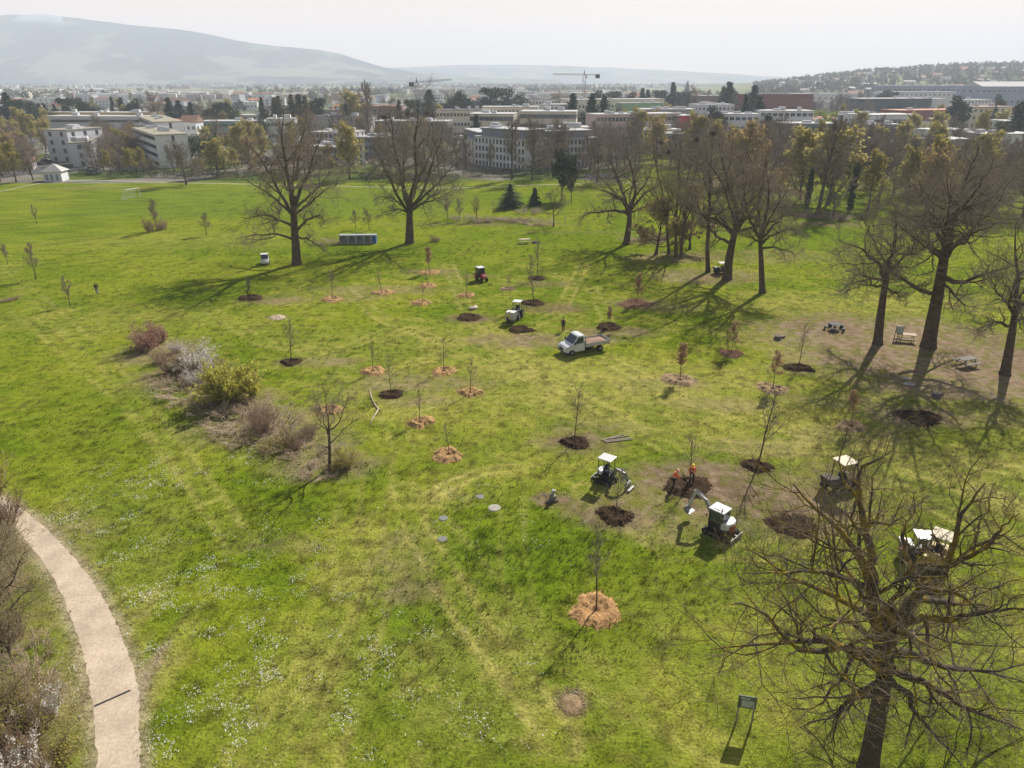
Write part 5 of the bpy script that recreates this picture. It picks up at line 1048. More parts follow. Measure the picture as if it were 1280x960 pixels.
traced_tree('bare_oak_tree', 'massive bare oak with thick leaning trunk beside the pale picnic table', (1160, 434), [(1166, 400, 0), (1172, 370, 0), (1178, 335, 0), (1182, 310, 0)],
    [(.46, [(1181, 320, 0), (1188, 280, 0), (1196, 245, 0), (1205, 210, 0), (1215, 180, 0)]), (.32, [(1178, 345, 0), (1200, 358, -1), (1225, 352, -2), (1250, 342, -2), (1285, 330, -3)]), (.34, [(1180, 325, 0), (1198, 300, 0), (1222, 278, 0), (1245, 250, 0), (1262, 215, 0)]),
     (.3, [(1176, 368, 0), (1160, 366, 0), (1142, 362, -1), (1128, 350, -2), (1105, 352, -3)]), (.3, [(1182, 312, 0), (1172, 280, 1), (1165, 250, 1), (1155, 215, 2)]), (.26, [(1182, 305, 0), (1180, 270, -6), (1188, 235, -9), (1180, 200, -10)]), (.26, [(1183, 300, 0), (1195, 268, 6), (1190, 225, 9), (1200, 185, 10)]),
     (.26, [(1182, 318, 0), (1205, 300, -5), (1232, 290, -8), (1262, 278, -9)]), (.24, [(1180, 325, 0), (1160, 305, -5), (1140, 285, -7), (1125, 262, -8)]), (.24, [(1180, 320, 0), (1162, 305, 5), (1142, 290, 7), (1128, 280, 8)]), (.24, [(1185, 290, 0), (1205, 255, -5), (1232, 225, -8), (1245, 195, -9)]), (.22, [(1183, 300, 0), (1168, 268, -4), (1148, 240, -6), (1138, 215, -7)]), (.24, [(1185, 290, 0), (1210, 262, 6), (1240, 235, 8), (1268, 235, 9)]),
     (.2, [(1178, 350, 0), (1195, 378, 2), (1215, 375, 3)])],
    38, .74, G_OAK, tw=1.9, n2=10, n3=8, n4=8)
traced_tree('bare_oak_tree', 'tall thin bare oak with upswept limbs behind the grey slatted picnic table', (1256, 468), [(1261, 440, 0), (1266, 410, 0), (1268, 395, 0)],
    [(.26, [(1267, 400, 0), (1272, 365, 0), (1278, 335, 0), (1272, 300, 0), (1280, 270, 0)]), (.2, [(1266, 408, 0), (1250, 402, -1), (1232, 405, -2), (1218, 415, -2)]), (.22, [(1267, 400, 0), (1285, 380, 0), (1305, 360, 0)]), (.18, [(1268, 395, 0), (1258, 375, 2), (1248, 350, 3), (1240, 330, 4)]), (.18, [(1268, 395, 0), (1262, 365, -3), (1255, 330, -4)]), (.18, [(1269, 390, 0), (1285, 355, 3), (1295, 320, 4)]), (.18, [(1268, 398, 0), (1285, 400, -3), (1305, 405, -4)])],
    39, .48, G_OAK, tw=1.7, n2=9, n3=8, n4=8)
traced_tree('bare_young_tree', 'young bare tree with dark trunk at the end of the shrub strip', (412, 586), [(412, 560, 0), (411, 535, 0)],
    [(.075, [(411, 545, 0), (412, 520, 0), (408, 495, .4), (405, 470, .4)]), (.06, [(411, 540, 0), (422, 522, -.5), (430, 500, -.6), (442, 480, -.6)]), (.05, [(411, 545, 0), (400, 525, .6), (392, 505, .8), (385, 490, 1)]), (.05, [(412, 555, 0), (428, 540, -.8), (445, 525, -1.2)]),
     (.045, [(411, 560, 0), (395, 550, -.6), (380, 548, -1)]), (.05, [(411, 538, 0), (415, 515, 1.5), (420, 490, 2)]), (.05, [(411, 540, 0), (402, 520, -1.4), (400, 495, -1.8)])],
    40, .13, tw=.9, n2=8, n3=6, n4=4, l2=.42)
# small far side tree on the lawn, and the slim one by the playing field
P_ = bare_tree(8.0, 4.2, 51, 'oak', fork=.42, trunk_r=.14, n1=7, n2=7, n3=6, n4=5, tw=1.8)
b = at(692, 283); tree_thing('bare_young_tree', 'small flat crowned bare tree in front of the dark evergreen pair', 'tree', P_[:2], b, 0, 1.0)
# ------------------------------------------------------------------ planting pits, wood chip rings and young trees
mulch_mat = attr_mat('loose mulch', fine=30, amt=.5, bump=1.0)
def mound(name, label, cat, px, py, rad, kind, seed, height=.16, dip=True, squash=1.0, group=None):
    rng = np.random.default_rng(seed); nr, na = 22, 72
    a = np.arange(na) * 2 * PI / na; r = (np.linspace(0, 1, nr) ** .8)[:, None]
    ed = 1 + .17 * np.interp(a, np.linspace(0, 2 * PI, 10), np.r_[rng.normal(0, 1, 9), 0]) + .07 * rng.normal(0, 1, na)
    x = r * rad * ed * np.cos(a); y = r * rad * ed * np.sin(a) * squash
    prof = np.exp(-((r - .62) / .22) ** 2) if dip else (1 - r ** 2)
    hn = fbm(x + seed, y, .35, 3, seed); z = height * prof * (.55 + .9 * hn) * np.ones_like(x) + .05 * (1 - r) + .05 * rng.random(x.shape) * (r < .96) * (1 if height > .05 else .3)
    z = np.where(r > .99, .004, z)
    q = rng.random(x.shape); fn = fbm(x * 3 + seed, y * 3, .3, 2, 3)
    pal = {'fresh': ((.50, .27, .10), (.62, .39, .18), (.34, .18, .09)), 'chips': ((.45, .26, .10), (.56, .37, .17), (.22, .13, .07)), 'pale': ((.34, .23, .12), (.46, .34, .20), (.17, .11, .07)),
           'soil': ((.055, .036, .022), (.095, .062, .038), (.028, .019, .012)), 'brown': ((.15, .085, .055), (.21, .125, .08), (.09, .05, .035)), 'straw': ((.5, .4, .28), (.58, .47, .34), (.36, .28, .2))}[kind]
    pal = np.array(pal); c = pal[0] + (pal[1] - pal[0]) * np.clip(q * 1.6 - .2, 0, 1)[..., None]; c = np.where((q < .22)[..., None], pal[2], c)
    if kind in ('chips', 'pale', 'fresh') and dip: c = np.where((r < .2)[..., None] * np.ones_like(c, bool), pal[2] * .8, c)
    V = np.stack([x, y, z], -1).reshape(-1, 3); k = np.arange(na); F = np.concatenate([np.stack([i * na + k, (i + 1) * na + k, (i + 1) * na + (k + 1) % na, i * na + (k + 1) % na], 1) for i in range(nr - 1)])
    o = link(name, np_mesh(name, V, F, mulch_mat, c.reshape(-1, 3))); p = at(px, py); o.location = (p.x, p.y, .003)
    MULCH_KEEP.append((p.x, p.y, rad * .95)); tag(o, label, cat, group)
    # loose chips and crumbs thrown round the edge belong to the same pile
    n = 700; rr = rad * (.9 + np.abs(rng.normal(0, .34, n))); aa = rng.uniform(0, 2 * PI, n); s = rng.uniform(.015, .05, n)[:, None]
    P = np.stack([rr * np.cos(aa), rr * np.sin(aa) * squash, np.full(n, .035)], 1); u = norm(rng.normal(0, 1, (n, 3)) * [1, 1, .3]); w = norm(np.cross(u, [0, 0, 1.]))
    Vc = np.stack([P - u * s, P - w * s * .5, P + u * s, P + w * s * .5], 1).reshape(-1, 3); cc = np.repeat(pal[rng.integers(0, 3, n)], 4, 0)
    link('scattered_crumbs', np_mesh('scattered_crumbs', Vc, np.arange(n * 4).reshape(-1, 4), mulch_mat, cc), o)['kind'] = 'stuff'
    return o
MULCH_KEEP = []
def sapling_meshes(seed, dense=1, lm=None):
    rng = np.random.default_rng(seed)
    P0, R0 = walk(np.zeros((1, 3)), np.array([[0, 0, 1.]]), np.array([.98]), np.array([.011]), 8, rng, .03, .05, .25, .002)
    P1, R1 = spread(P0, R0, 14, (.28, .97), lambda t: R(42) - R(12) * t, lambda t: .38 - .26 * t, 6, rng, .1, .13, .6, .3, .0032)
    P2, R2 = spread(P1, R1, 6, (.15, 1), lambda t: R(40) + 0 * t, lambda t: .42 - .2 * t, 4, rng, .15, .1, .6, .4, .0027)
    P3, R3 = spread(P2, R2, 3, (.3, 1), lambda t: R(40) + 0 * t, lambda t: .5 + 0 * t, 3, rng, .15, .1, .6, .4, .0023)
    tm = tube_mesh('trunk', [(P0, R0, 7)], bark); cm = tube_mesh('crown', [(P1, R1, 4), (P2, R2, 3), (P3, R3, 3)], lm and twig_r or twig)
    l = None
    if lm:
        tips = np.concatenate([P3[:, -1], P2[:, -1], P3[:, 1], P2[:, 2]]); tips = tips[tips[:, 2] > .42]; V, F = quads_at(tips, .020, rng, n_per=2, jit=.018); l = np_mesh('leaves', V, F, lm)
    return tm, cm, l
russet = mat('russet leaves', (.36, .22, .13), .8, .3, 3, trans=.4)
orange = mat('orange buds', (.46, .32, .17), .8, .3, 3, trans=.4)
SAP = {'bare': [sapling_meshes(s) for s in (1, 2, 3)], 'russet': [sapling_meshes(s, lm=russet) for s in (4, 5)], 'orange': [sapling_meshes(s, lm=orange) for s in (6, 7)]}
SITES = [ # px, py, radius, ground kind, sapling kind or '', sapling top row, phrase
    (745, 762, 1.42, 'fresh', 'bare', 672, 'alone in the foreground lawn'),
    (561, 568, 1.25, 'chips', 'bare', 528, 'nearest the manhole covers'),
    (525, 528, 1.15, 'chips', 'bare', 488, 'by the end of the pale fallen branch'),
    (588, 491, 1.3, 'chips', 'bare', 448, 'rightmost of the middle cluster'),
    (555, 464, 1.25, 'chips', 'bare', 424, 'in the middle cluster, farthest from the shrub strip'),
    (466, 464, 1.2, 'chips', 'bare', 428, 'closest above the black soil pit of the middle cluster'),
    (411, 513, 1.2, 'chips', '', 0, 'hidden behind the young dark trunk tree'),
    (416, 374, 1.6, 'chips', 'bare', 338, 'closest to the tall oak beside the white cart'),
    (477, 366, 1.5, 'chips', 'bare', 336, 'between the oaks and the line of three rings'),
    (537, 341, 1.6, 'chips', 'russet', 312, 'farthest of the line of three'),
    (534, 357, 1.35, 'chips', 'bare', 338, 'middle of the line of three'),
    (528, 378, 1.35, 'chips', 'bare', 352, 'nearest of the line of three'),
    (583, 369, 1.3, 'chips', 'bare', 340, 'just below the red compact tractor'),
    (635, 361, 1.0, 'pale', 'bare', 342, 'right of the red compact tractor, smallest ring'),
    (850, 475, 1.7, 'pale', 'russet', 432, 'standing alone in front of the truck'),
    (966, 486, 1.6, 'pale', 'orange', 443, 'glowing orange beyond the tall thin sapling'),
    (1064, 533, 1.35, 'pale', 'orange', 490, 'glowing orange, nearest the massive leaning oak'),
    (914, 442, 1.4, 'brown', 'orange', 405, 'in the shade fan of the forked oak'),
    (718, 553, 1.25, 'soil', 'bare', 486, 'beside the four lying poles'),
    (489, 493, 1.15, 'soil', 'bare', 446, 'in the black pit of the middle cluster'),
    (364, 453, 1.15, 'soil', 'bare', 398, 'right of the yellow green bush'),
    (314, 372, 1.6, 'soil', 'bare', 344, 'in the long shadow of the tall oak'),
    (586, 397, 1.75, 'soil', '', 0, 'with pale sacks on its rim'),
    (667, 379, 1.6, 'soil', 'bare', 318, 'just beyond the tractor with the white tank'),
    (672, 348, 1.4, 'soil', 'bare', 300, 'farthest dark pit, beyond the truck'),
    (652, 412, 1.9, 'soil', '', 0, 'at the wheels of the tractor with the white tank'),
    (761, 409, 1.6, 'soil', 'russet', 385, 'behind the bed of the truck'),
    (796, 379, 2.4, 'brown', 'russet', 345, 'wide and brown in the oak shade'),
    (770, 644, 1.25, 'soil', 'bare', 590, 'in front of the canopied digger'),
    (947, 583, 1.25, 'soil', 'bare', 482, 'tallest thin one, near the excavator'),
    (862, 608, 1.75, 'soil', 'bare', 545, 'at the feet of the two orange workers'),
    (993, 657, 1.55, 'soil', '', 0, 'empty, between excavator and gnarled oak'),
    (1150, 522, 2.0, 'soil', '', 0, 'in the shadow of the massive leaning oak'),
    (998, 460, 1.5, 'soil', 'bare', 408, 'between round picnic table and orange sapling'),
]
words = {'fresh': 'bright fresh orange wood chip ring', 'chips': 'fresh orange wood chip ring', 'pale': 'faded tan wood chip ring', 'soil': 'dark bare soil mound', 'brown': 'brown mulch patch'}
sw = {'bare': 'thin leafless sapling', 'russet': 'small sapling with russet leaves', 'orange': 'small sapling with orange leaf haze'}
gk = {'fresh': 'wood chip rings round saplings', 'chips': 'wood chip rings round saplings', 'pale': 'wood chip rings round saplings', 'soil': 'dark soil planting mounds', 'brown': 'dark soil planting mounds'}
for i, (px, py, r_, k, sk, ty, ph) in enumerate(SITES):
    mound('mulch_ring' if k in ('chips', 'pale', 'fresh') else 'soil_mound', words[k] + ', ' + ph, 'mulch ring' if k in ('chips', 'pale', 'fresh') else 'soil mound', px, py, r_, k, 100 + i, .20 if k != 'brown' else .10, dip=True, group=gk[k])
    if sk:
        p = at(px, py); h = hgt(px, py, ty); ms = SAP[sk][i % len(SAP[sk])]
        t = tree_thing('sapling', sw[sk] + ', ' + ph, 'young tree', ms, (p.x, p.y, .02), i * 1.3, h, sw=h * (1.0 if sk == 'bare' else 1.0), group='newly planted saplings', leaf_name='leaves')
mound('straw_heap', 'small flat heap of pale straw on the grass', 'straw heap', 347, 397, 1.15, 'straw', 300, .12, dip=False)
mound('sand_patch', 'bare tan patch of earth in the foreground grass', 'earth patch', 715, 878, .01 + .55, 'pale', 301, .02, dip=False, squash=1.3)

# manhole covers
conc = mat('concrete', (.34, .32, .27), .9, .15, 3, bump=.2); conc_d = mat('grey concrete', (.20, .20, .18), .9, .2, 3, bump=.2)
for px, py, r_, m_, lab in ((618, 635, .46, conc, 'pale round concrete manhole cover in a dry ring, brightest of the four'), (600, 621, .33, conc_d, 'grey manhole cover, farthest of the four'), (554, 648, .33, conc_d, 'grey manhole cover, third from the digger'), (553, 674, .34, conc_d, 'grey manhole cover, nearest of the four')):
    p = at(px, py); r = thing('manhole_cover', lab, 'manhole cover', p, 0, 'round manhole covers in the lawn')
    a = MB(); a.tube([(0, 0, -.05), (0, 0, .035)], r_, 28); a.build('rim', m_, r, bevel=.015); a = MB(); a.tube([(0, 0, .0), (0, 0, .05)], r_ * .78, 24); a.box((0, 0, .053), (.2, .03, .012)); a.build('lid', m_, r, bevel=.01)
    MULCH_KEEP.append((p.x, p.y, r_ * 1.15))

# poles and fallen branch
wood_p = mat('weathered pale wood', (.42, .35, .27), .85, .2, 4)
for (a, b_, lab) in (((752, 551), (780, 543.5), 'pale peeled pole, farthest of the lying four'), ((755, 552), (788, 548.5), 'pale peeled pole, second of the lying four'), ((757, 553.5), (791, 549.5), 'pale peeled pole, third of the lying four'), ((762, 549), (786, 545.2), 'short pale peeled pole lying between the others')):
    p, q = at(*a), at(*b_); m_ = MB(); m_.tube([p + Vector((0, 0, .06)), (p + q) / 2 + Vector((0, 0, .07)), q + Vector((0, 0, .06))], [.06, .055, .045], 9)
    tag(m_.build('wooden_pole', wood_p, bevel=0, smooth=False), lab, 'pole', 'peeled poles lying on the grass')
m_ = MB(); m_.tube([at(462, 486) + Vector((0, 0, .06)), at(464, 497) + Vector((0, 0, .08)), at(469, 507) + Vector((0, 0, .06)), at(473, 512) + Vector((0, 0, .05)), at(467, 522) + Vector((0, 0, .06)), at(462, 531) + Vector((0, 0, .05))], [.03, .05, .07, .07, .05, .03], 8)
m_.tube([at(473, 512) + Vector((0, 0, .05)), at(480, 516) + Vector((0, 0, .15))], [.05, .02], 6)
tag(m_.build('fallen_branch', wood_p, smooth=True), 'long bent pale branch lying on the grass', 'branch')

# ------------------------------------------------------------------ shrubs of the strip on the left, and small trees in the meadow
brown_brush = mat('brown brush', (.30, .205, .14), .95, .25, 1.5); dry_brush = mat('dry brush', (.42, .32, .215), .95, .25, 1.5)
BR = {'pink': brush_meshes(61, brown_brush, 46, leaf_m=blossom_p, leaf=.85, lsize=.026, leaf_part='buds'), 'white': brush_meshes(62, dry_brush, 46, leaf_m=blossom, leaf=.8, lsize=.024), 'brown': brush_meshes(63, brown_brush, 48), 'dry': brush_meshes(64, dry_brush, 50, H=.8, W=.8),
      'green': brush_meshes(65, twig_g, 90, leaf_m=mat('yellow green leaves', (.52, .49, .09), .75, .3, 1.5, trans=.45), leaf=1.0, lsize=.036, leaf_part='leaves'), 'sprout': brush_meshes(66, twig_g, 60, leaf_m=leaf_y, leaf=.5, lsize=.03, leaf_part='leaves')}
def shrub(kind, px, py, ty, w, label, seed=0, group='shrubs in the wild strip', wk=1.22):
    p = at(px, py); h = hgt(px, py, ty); sm, lm = BR[kind]; r = thing('shrub', label, 'shrub', p, seed * 1.1 + .3, group); r.scale = (w * wk, w * wk, h)
    link('stems', sm, r)
    if lm: link(lm.name.split('.')[0], lm, r)
    return r
shrub('pink', 182, 437, 403, 2.6, 'pinkish brown flowering shrub at the far end of the wild strip', 1); shrub('pink', 198, 428, 398, 1.8, 'smaller pinkish shrub behind the flowering one at the strip end', 2)
shrub('white', 246, 462, 427, 3.2, 'shrub foaming with white blossom in the wild strip', 3); shrub('white', 243, 480, 458, 1.6, 'low white blossom bush in front of the tall white one', 4); shrub('white', 221, 440, 424, 1.2, 'thin white flowered twigs left of the tall white shrub', 5)
shrub('brown', 222, 466, 430, 3.0, 'brown leafless thicket left of the white blossom', 6); shrub('brown', 205, 452, 432, 2.0, 'short reddish brown brush between pink and white shrubs', 7); shrub('brown', 268, 462, 438, 2.6, 'brown leafless thicket behind the yellow green bush', 8)
shrub('green', 291, 500, 449, 3.3, 'rounded yellow green leafy bush', 9, None); shrub('green', 308, 500, 458, 2.2, 'brighter half of the yellow green bush toward the pits', 19, None)
shrub('dry', 240, 492, 478, 4.0, 'low dry bramble below the white blossom', 10); shrub('dry', 270, 508, 492, 3.2, 'dry bramble patch left of the yellow green bush', 11); shrub('dry', 300, 530, 512, 4.0, 'dry bramble in front of the yellow green bush', 12)
shrub('brown', 332, 540, 492, 2.4, 'upright brown leafless bush in the middle of the strip', 13); shrub('dry', 345, 530, 505, 3.0, 'dry straw coloured brush behind the upright brown bush', 14); shrub('dry', 355, 552, 538, 3.0, 'low dry brush right of the upright brown bush', 15)
shrub('sprout', 345, 560, 545, 2.0, 'low greening brush at the strip bottom', 16); shrub('dry', 385, 570, 555, 2.6, 'dry brush beside the young dark tree', 17); shrub('sprout', 428, 585, 560, 1.6, 'greening shoots right of the young dark tree', 18); shrub('dry', 400, 592, 580, 2.0, 'dead grass clump at the foot of the young dark tree', 20)
shrub('dry', 225, 482, 466, 3.0, 'dry bramble between the brown thicket and the low white bush', 31); shrub('white', 262, 470, 440, 1.6, 'pale blossom twigs between white shrub and yellow green bush', 32); shrub('dry', 318, 515, 486, 2.4, 'straw coloured brush between yellow green bush and upright brown bush', 33); shrub('brown', 368, 560, 530, 1.8, 'brown twigs in the lower part of the strip', 34); shrub('dry', 310, 548, 536, 3.0, 'low dead grass tangle at the shaded side of the strip', 35); shrub('brown', 388, 545, 520, 1.6, 'thin brown brush just behind the young dark tree', 36)
shrub('brown', 10, 376, 370, 2.2, 'low brown tussock at the left meadow edge', 21, None)
shrub('brown', 202, 287, 268, 2.6, 'brown bush right of the thin meadow tree', 22, None); shrub('brown', 188, 290, 266, 1.8, 'brown bush left of the thin meadow tree', 23, None)
for i, (px, py, h_, w, lab) in enumerate(((660, 266, 257, 4, 'low brown bramble in front of the two small conifers'), (610, 276, 270, 6, 'long low bramble at the far lawn edge'), (580, 275, 266, 4, 'thin brown scrub beyond the vase shaped oak'), (640, 276, 270, 6, 'low scrub left of the slim flat crowned tree'), (672, 279, 272, 5, 'low scrub by the slim flat crowned tree'),
        (1010, 272, 264, 5, 'grey brushwood at the near end of the long heap'), (1030, 272, 263, 6, 'grey brushwood in the middle of the long heap'), (1052, 274, 266, 5, 'grey brushwood at the far end of the long heap'), (805, 303, 292, 5, 'brown bramble right of the wide bare oak'), (822, 300, 285, 4, 'yellowish bramble behind the cluster of three'), (412, 304, 296, 3.5, 'dark brown bush beside the recycling containers'), (545, 302, 292, 2, 'sparse shoots right of the vase shaped oak'))):
    shrub('brown' if i % 2 else 'dry', px, py, h_, w, lab, i, 'low scrub at the far lawn edge')
MT = [bare_tree(6, 1.9, s, 'upright', fork=.25, trunk_r=.07, n1=11, n2=7, n3=5, n4=3, tw=2.2, crown_mat=twig_r) for s in (71, 72, 73)]
for i, (px, py, ty, lab) in enumerate(((46, 280, 258, 'small bare tree, farthest in the left meadow'), (10, 330, 305, 'small bare tree at the picture edge of the left meadow'), (45, 349, 307, 'slim bare tree, tallest in the left meadow'), (88, 382, 348, 'small bare tree in a bright green tuft near the walker'), (196, 289, 250, 'thin bare tree between two brown bushes by the playing field'), (258, 294, 268, 'small spreading bare tree between the goal and the tall oak'))):
    p = at(px, py); h = hgt(px, py, ty) / 6
    tree_thing('bare_small_tree', lab, 'tree', MT[i % 3][:2], p, i * 2.1, h, sw=h * (1.1 if i < 5 else 1.5), group='small trees in the left meadow')
for i, (px, py, ty, lab) in enumerate(((462, 288, 262, 'small bare tree behind the left end of the recycling containers'), (445, 286, 264, 'multi stemmed bare tree behind the recycling containers'), (350, 275, 250, 'small bare tree behind the tall oak trunk'), (560, 275, 245, 'thin bare tree between the vase shaped oak and the scrub'), (575, 276, 250, 'very thin bare tree at the scrub edge'), (596, 276, 248, 'thin bare tree above the long low bramble'))):
    p = at(px, py); h = hgt(px, py, ty) / 6
    tree_thing('bare_small_tree', lab, 'tree', MT[(i + 1) % 3][:2], p, i * 1.7, h, sw=h * 1.3, group='small trees at the far lawn edge')
# thicket at the lower left edge beside the path
NL = [bare_tree(7, 3.0, 81, 'oak', fork=.15, trunk_r=.13, n1=12, n2=9, n3=7, n4=5, tw=1.0, bark_m=bark, crown_mat=twig_g), bare_tree(6, 2.3, 82, 'upright', fork=.1, trunk_r=.09, n1=14, n2=8, n3=7, n4=5, tw=1.0, crown_mat=twig_g)]
for i, (px, py, ty, s_, lab) in enumerate(((-8, 800, 650, 1.25, 'bare tree leaning its branches over the gravel path'), (18, 830, 735, 1, 'bare bushy tree beside the bend of the gravel path'), (-40, 700, 570, 1.1, 'brown bare tree at the left edge above the gravel path'), (-20, 930, 800, 1, 'bare bushy tree in the lower left corner'), (-60, 850, 720, 1, 'bare tree half outside the lower left frame'))):
    p = at(px, py); h = hgt(px, py, ty); ms = NL[i % 2]; k = h / (7 if i % 2 == 0 else 6)
    tree_thing('bare_bushy_tree', lab, 'tree', ms[:2], p, i * 1.9 + .5, k, sw=k * s_, group='bushy trees beside the gravel path')
for i, (k, px, py, ty, w, lab) in enumerate((('brown', 15, 800, 745, 1.3, 'brown twiggy bush between the two bare bushy trees'), ('dry', 10, 905, 840, 1.4, 'tall dry bush in the thick of the corner thicket'), ('brown', -25, 780, 700, 1.8, 'brown bush at the very edge above the corner thicket'), ('sprout', 35, 925, 875, 1.1, 'greening bush between blossom bush and corner thicket'), ('dry', 62, 880, 852, .8, 'small dry bush nearest the gravel path'), ('brown', 45, 985, 930, 1.2, 'brown twiggy bush cut by the bottom edge'), ('dry', -10, 690, 640, 1.5, 'dry bush under the left edge trees above the path'), ('dry', 30, 870, 830, 1.5, 'tangled dry bush left of the gravel path'), ('white', 55, 900, 860, 1.0, 'small bush with white blossom left of the gravel path'), ('sprout', 5, 905, 850, 1.7, 'greening tangled bush in the corner thicket'), ('brown', 20, 950, 890, 1.7, 'brown tangled bush lowest in the corner thicket'), ('white', 25, 985, 930, 1.2, 'white speckled bush at the bottom edge'), ('dry', -5, 740, 690, 1.6, 'dry brush under the leaning bare tree'), ('sprout', 60, 960, 925, 1.3, 'low green brush right by the gravel path'), ('dry', 40, 820, 795, 1.2, 'thin dry brush inside the path bend'), ('brown', 5, 655, 600, 1.5, 'brown bush above the path at the left edge'), ('sprout', -15, 625, 560, 1.8, 'brown green bush at the left edge above the path'))):
    shrub(k, px, py, ty, w, lab, i, 'undergrowth beside the gravel path', 1.75)
# ------------------------------------------------------------------ vehicles
white_p = mat('white paint', (.58, .59, .58), .45, .18, 5, coat=.15); dirty_white = mat('dusty white paint', (.44, .42, .38), .6, .22, 5)
black_p = mat('black plastic', (.02, .02, .02), .55); rubber = mat('rubber', (.018, .018, .018), .9); glass = mat('dark glass', (.015, .03, .045), .08, spec=.8); glass_g = mat('green tinted glass', (.025, .06, .05), .1, spec=.8)
steel = mat('grey steel', (.22, .22, .21), .5, .15, 5, metal=.5); alu = mat('aluminium', (.36, .36, .35), .45, .1, 6, metal=.4); red_p = mat('red paint', (.28, .035, .035), .4, .1, 3); orange_p = mat('orange paint', (.60, .20, .03), .45, .1, 3)
cream_p = mat('cream paint', (.46, .38, .24), .6, .2, 4); yellow_p = mat('yellow paint', (.40, .29, .04), .5, .1, 3); pink_p = mat('pinkish red paint', (.55, .22, .22), .5, .1, 3); mudt = mat('muddy steel', (.10, .08, .06), .9, .3, 6, bump=.3)
lampm = mat('lamp lens', (.7, .7, .68), .1, spec=.8); lampr = mat('red lens', (.4, .01, .01), .2); blue_p = mat('blue paint', (.02, .12, .38), .5); plast_w = mat('milky plastic', (.68, .67, .60), .5, .05, 3)

def wheel(root, x, y, r_, w, rim=steel, hub=None):
    a = MB(); s_ = 1 if y > 0 else -1
    a.tube([(x, y - w / 2, r_), (x, y - w * .42, r_), (x, y + w * .42, r_), (x, y + w / 2, r_)], [r_ * .9, r_, r_, r_ * .9], 22); t = a.build('wheel', rubber, root)
    a = MB(); a.tube([(x, y + s_ * w * .40, r_), (x, y + s_ * w * .53, r_)], [r_ * .6, r_ * .56], 16); a.tube([(x, y + s_ * w * .5, r_), (x, y + s_ * w * .58, r_)], r_ * .2, 10); a.build('rim', rim, t)
def head_to(a, b): d = b - a; return math.atan2(d.y, d.x)

# white tipper truck
f_, b_ = at(701, 447), at(757, 437); ctr = (f_ + b_) / 2 + Vector((0, .9, 0)); hd = head_to(b_, f_)
T = thing('tipper_truck', 'white tipper truck with open bed full of brown soil on the lawn', 'truck', ctr, hd)
a = MB(); a.prism([(2.85, .42), (2.9, .62), (2.86, .92), (2.66, 1.12), (1.92, 1.36), (1.22, 2.18), (1.0, 2.27), (.42, 2.27), (.34, 2.2), (.32, .42)], -.98, .98); 
for v in a.bm.verts:
    if v.co.z > 1.5: v.co.y *= .86
    if v.co.x > 2.6: v.co.y *= .93
a.build('cab', white_p, T, bevel=.06)
a = MB(); a.poly([(1.90, -.84, 1.40), (1.90, .84, 1.40), (1.29, .77, 2.12), (1.29, -.77, 2.12)], .025); a.build('windscreen', glass, T)
for s in (-1, 1):
    yb, yt = s * .985, s * .872
    a = MB(); a.poly([(1.66, yb * .985, 1.42), (.55, yb * .985, 1.42), (.55, yt, 2.08), (1.22, yt, 2.08)], .012, Vector((0, s, .15)).normalized()); a.build('side_window', glass, T)
    a = MB(); a.box((1.1, s * .992, .95), (1.15, .012, .75)); a.box((.62, s * 1.0, 1.15), (.16, .03, .04)); a.build('door', white_p, T, bevel=.01)
    a = MB(); a.box((1.72, s * 1.13, 1.52), (.09, .2, .32)); a.tube([(1.7, s * .95, 1.45), (1.72, s * 1.1, 1.5)], .02, 6); a.build('mirror', black_p, T, bevel=.02)
    a = MB(); a.box((2.82, s * .68, .98), (.14, .34, .16), ry=-.4); a.build('headlight', lampm, T, bevel=.02)
    a = MB(); a.box((-2.96, s * .8, .72), (.05, .28, .12)); a.build('tail_light', lampr, T)
a = MB(); a.box((2.90, 0, .78), (.05, .8, .26)); a.build('grille', black_p, T, bevel=.01)
a = MB(); a.box((2.84, 0, .5), (.22, 1.86, .22)); a.build('bumper', mat('grey plastic', (.13, .13, .13), .7), T, bevel=.05)
a = MB(); a.box((-1.2, -.4, .62), (3.4, .1, .18)); a.box((-1.2, .4, .62), (3.4, .1, .18)); a.box((-.2, .7, .55), (.7, .35, .35)); a.build('chassis', black_p, T)
a = MB(); a.box((-1.38, 0, .86), (3.2, 2.06, .1)); a.box((-1.38, 1.03, 1.08), (3.2, .05, .38)); a.box((-1.38, -1.03, 1.08), (3.2, .05, .38))
for k in range(6): 
    for s in (-1, 1): a.box((-2.95 + k * .62, s * 1.06, 1.08), (.06, .03, .38))
a.build('bed', dirty_white, T, bevel=.01)
a = MB(); a.box((-3.0, 0, 1.12), (.05, 2.0, .4), ry=-.25); a.build('tailgate', dirty_white, T, bevel=.01)
a = MB()
for y in (-.95, -.5, 0, .5, .95): a.box((.25, y, 1.5), (.05, .05, 1.2))
a.box((.25, 0, 2.1), (.06, 2.0, .06)); a.box((.25, 0, 1.3), (.04, 2.0, .5)); a.box((-2.98, .97, 1.5), (.06, .06, .8)); a.box((-2.98, -.97, 1.5), (.06, .06, .8)); a.build('headboard_rack', steel, T)
for x, y in ((2.0, .88), (2.0, -.88), (-1.75, .85), (-1.75, -.85)): wheel(T, x, y, .36, .26 if x > 0 else .38)
so_ = MB(); rng = random.Random(4)
for i in range(13):
    for j in range(9):
        pass
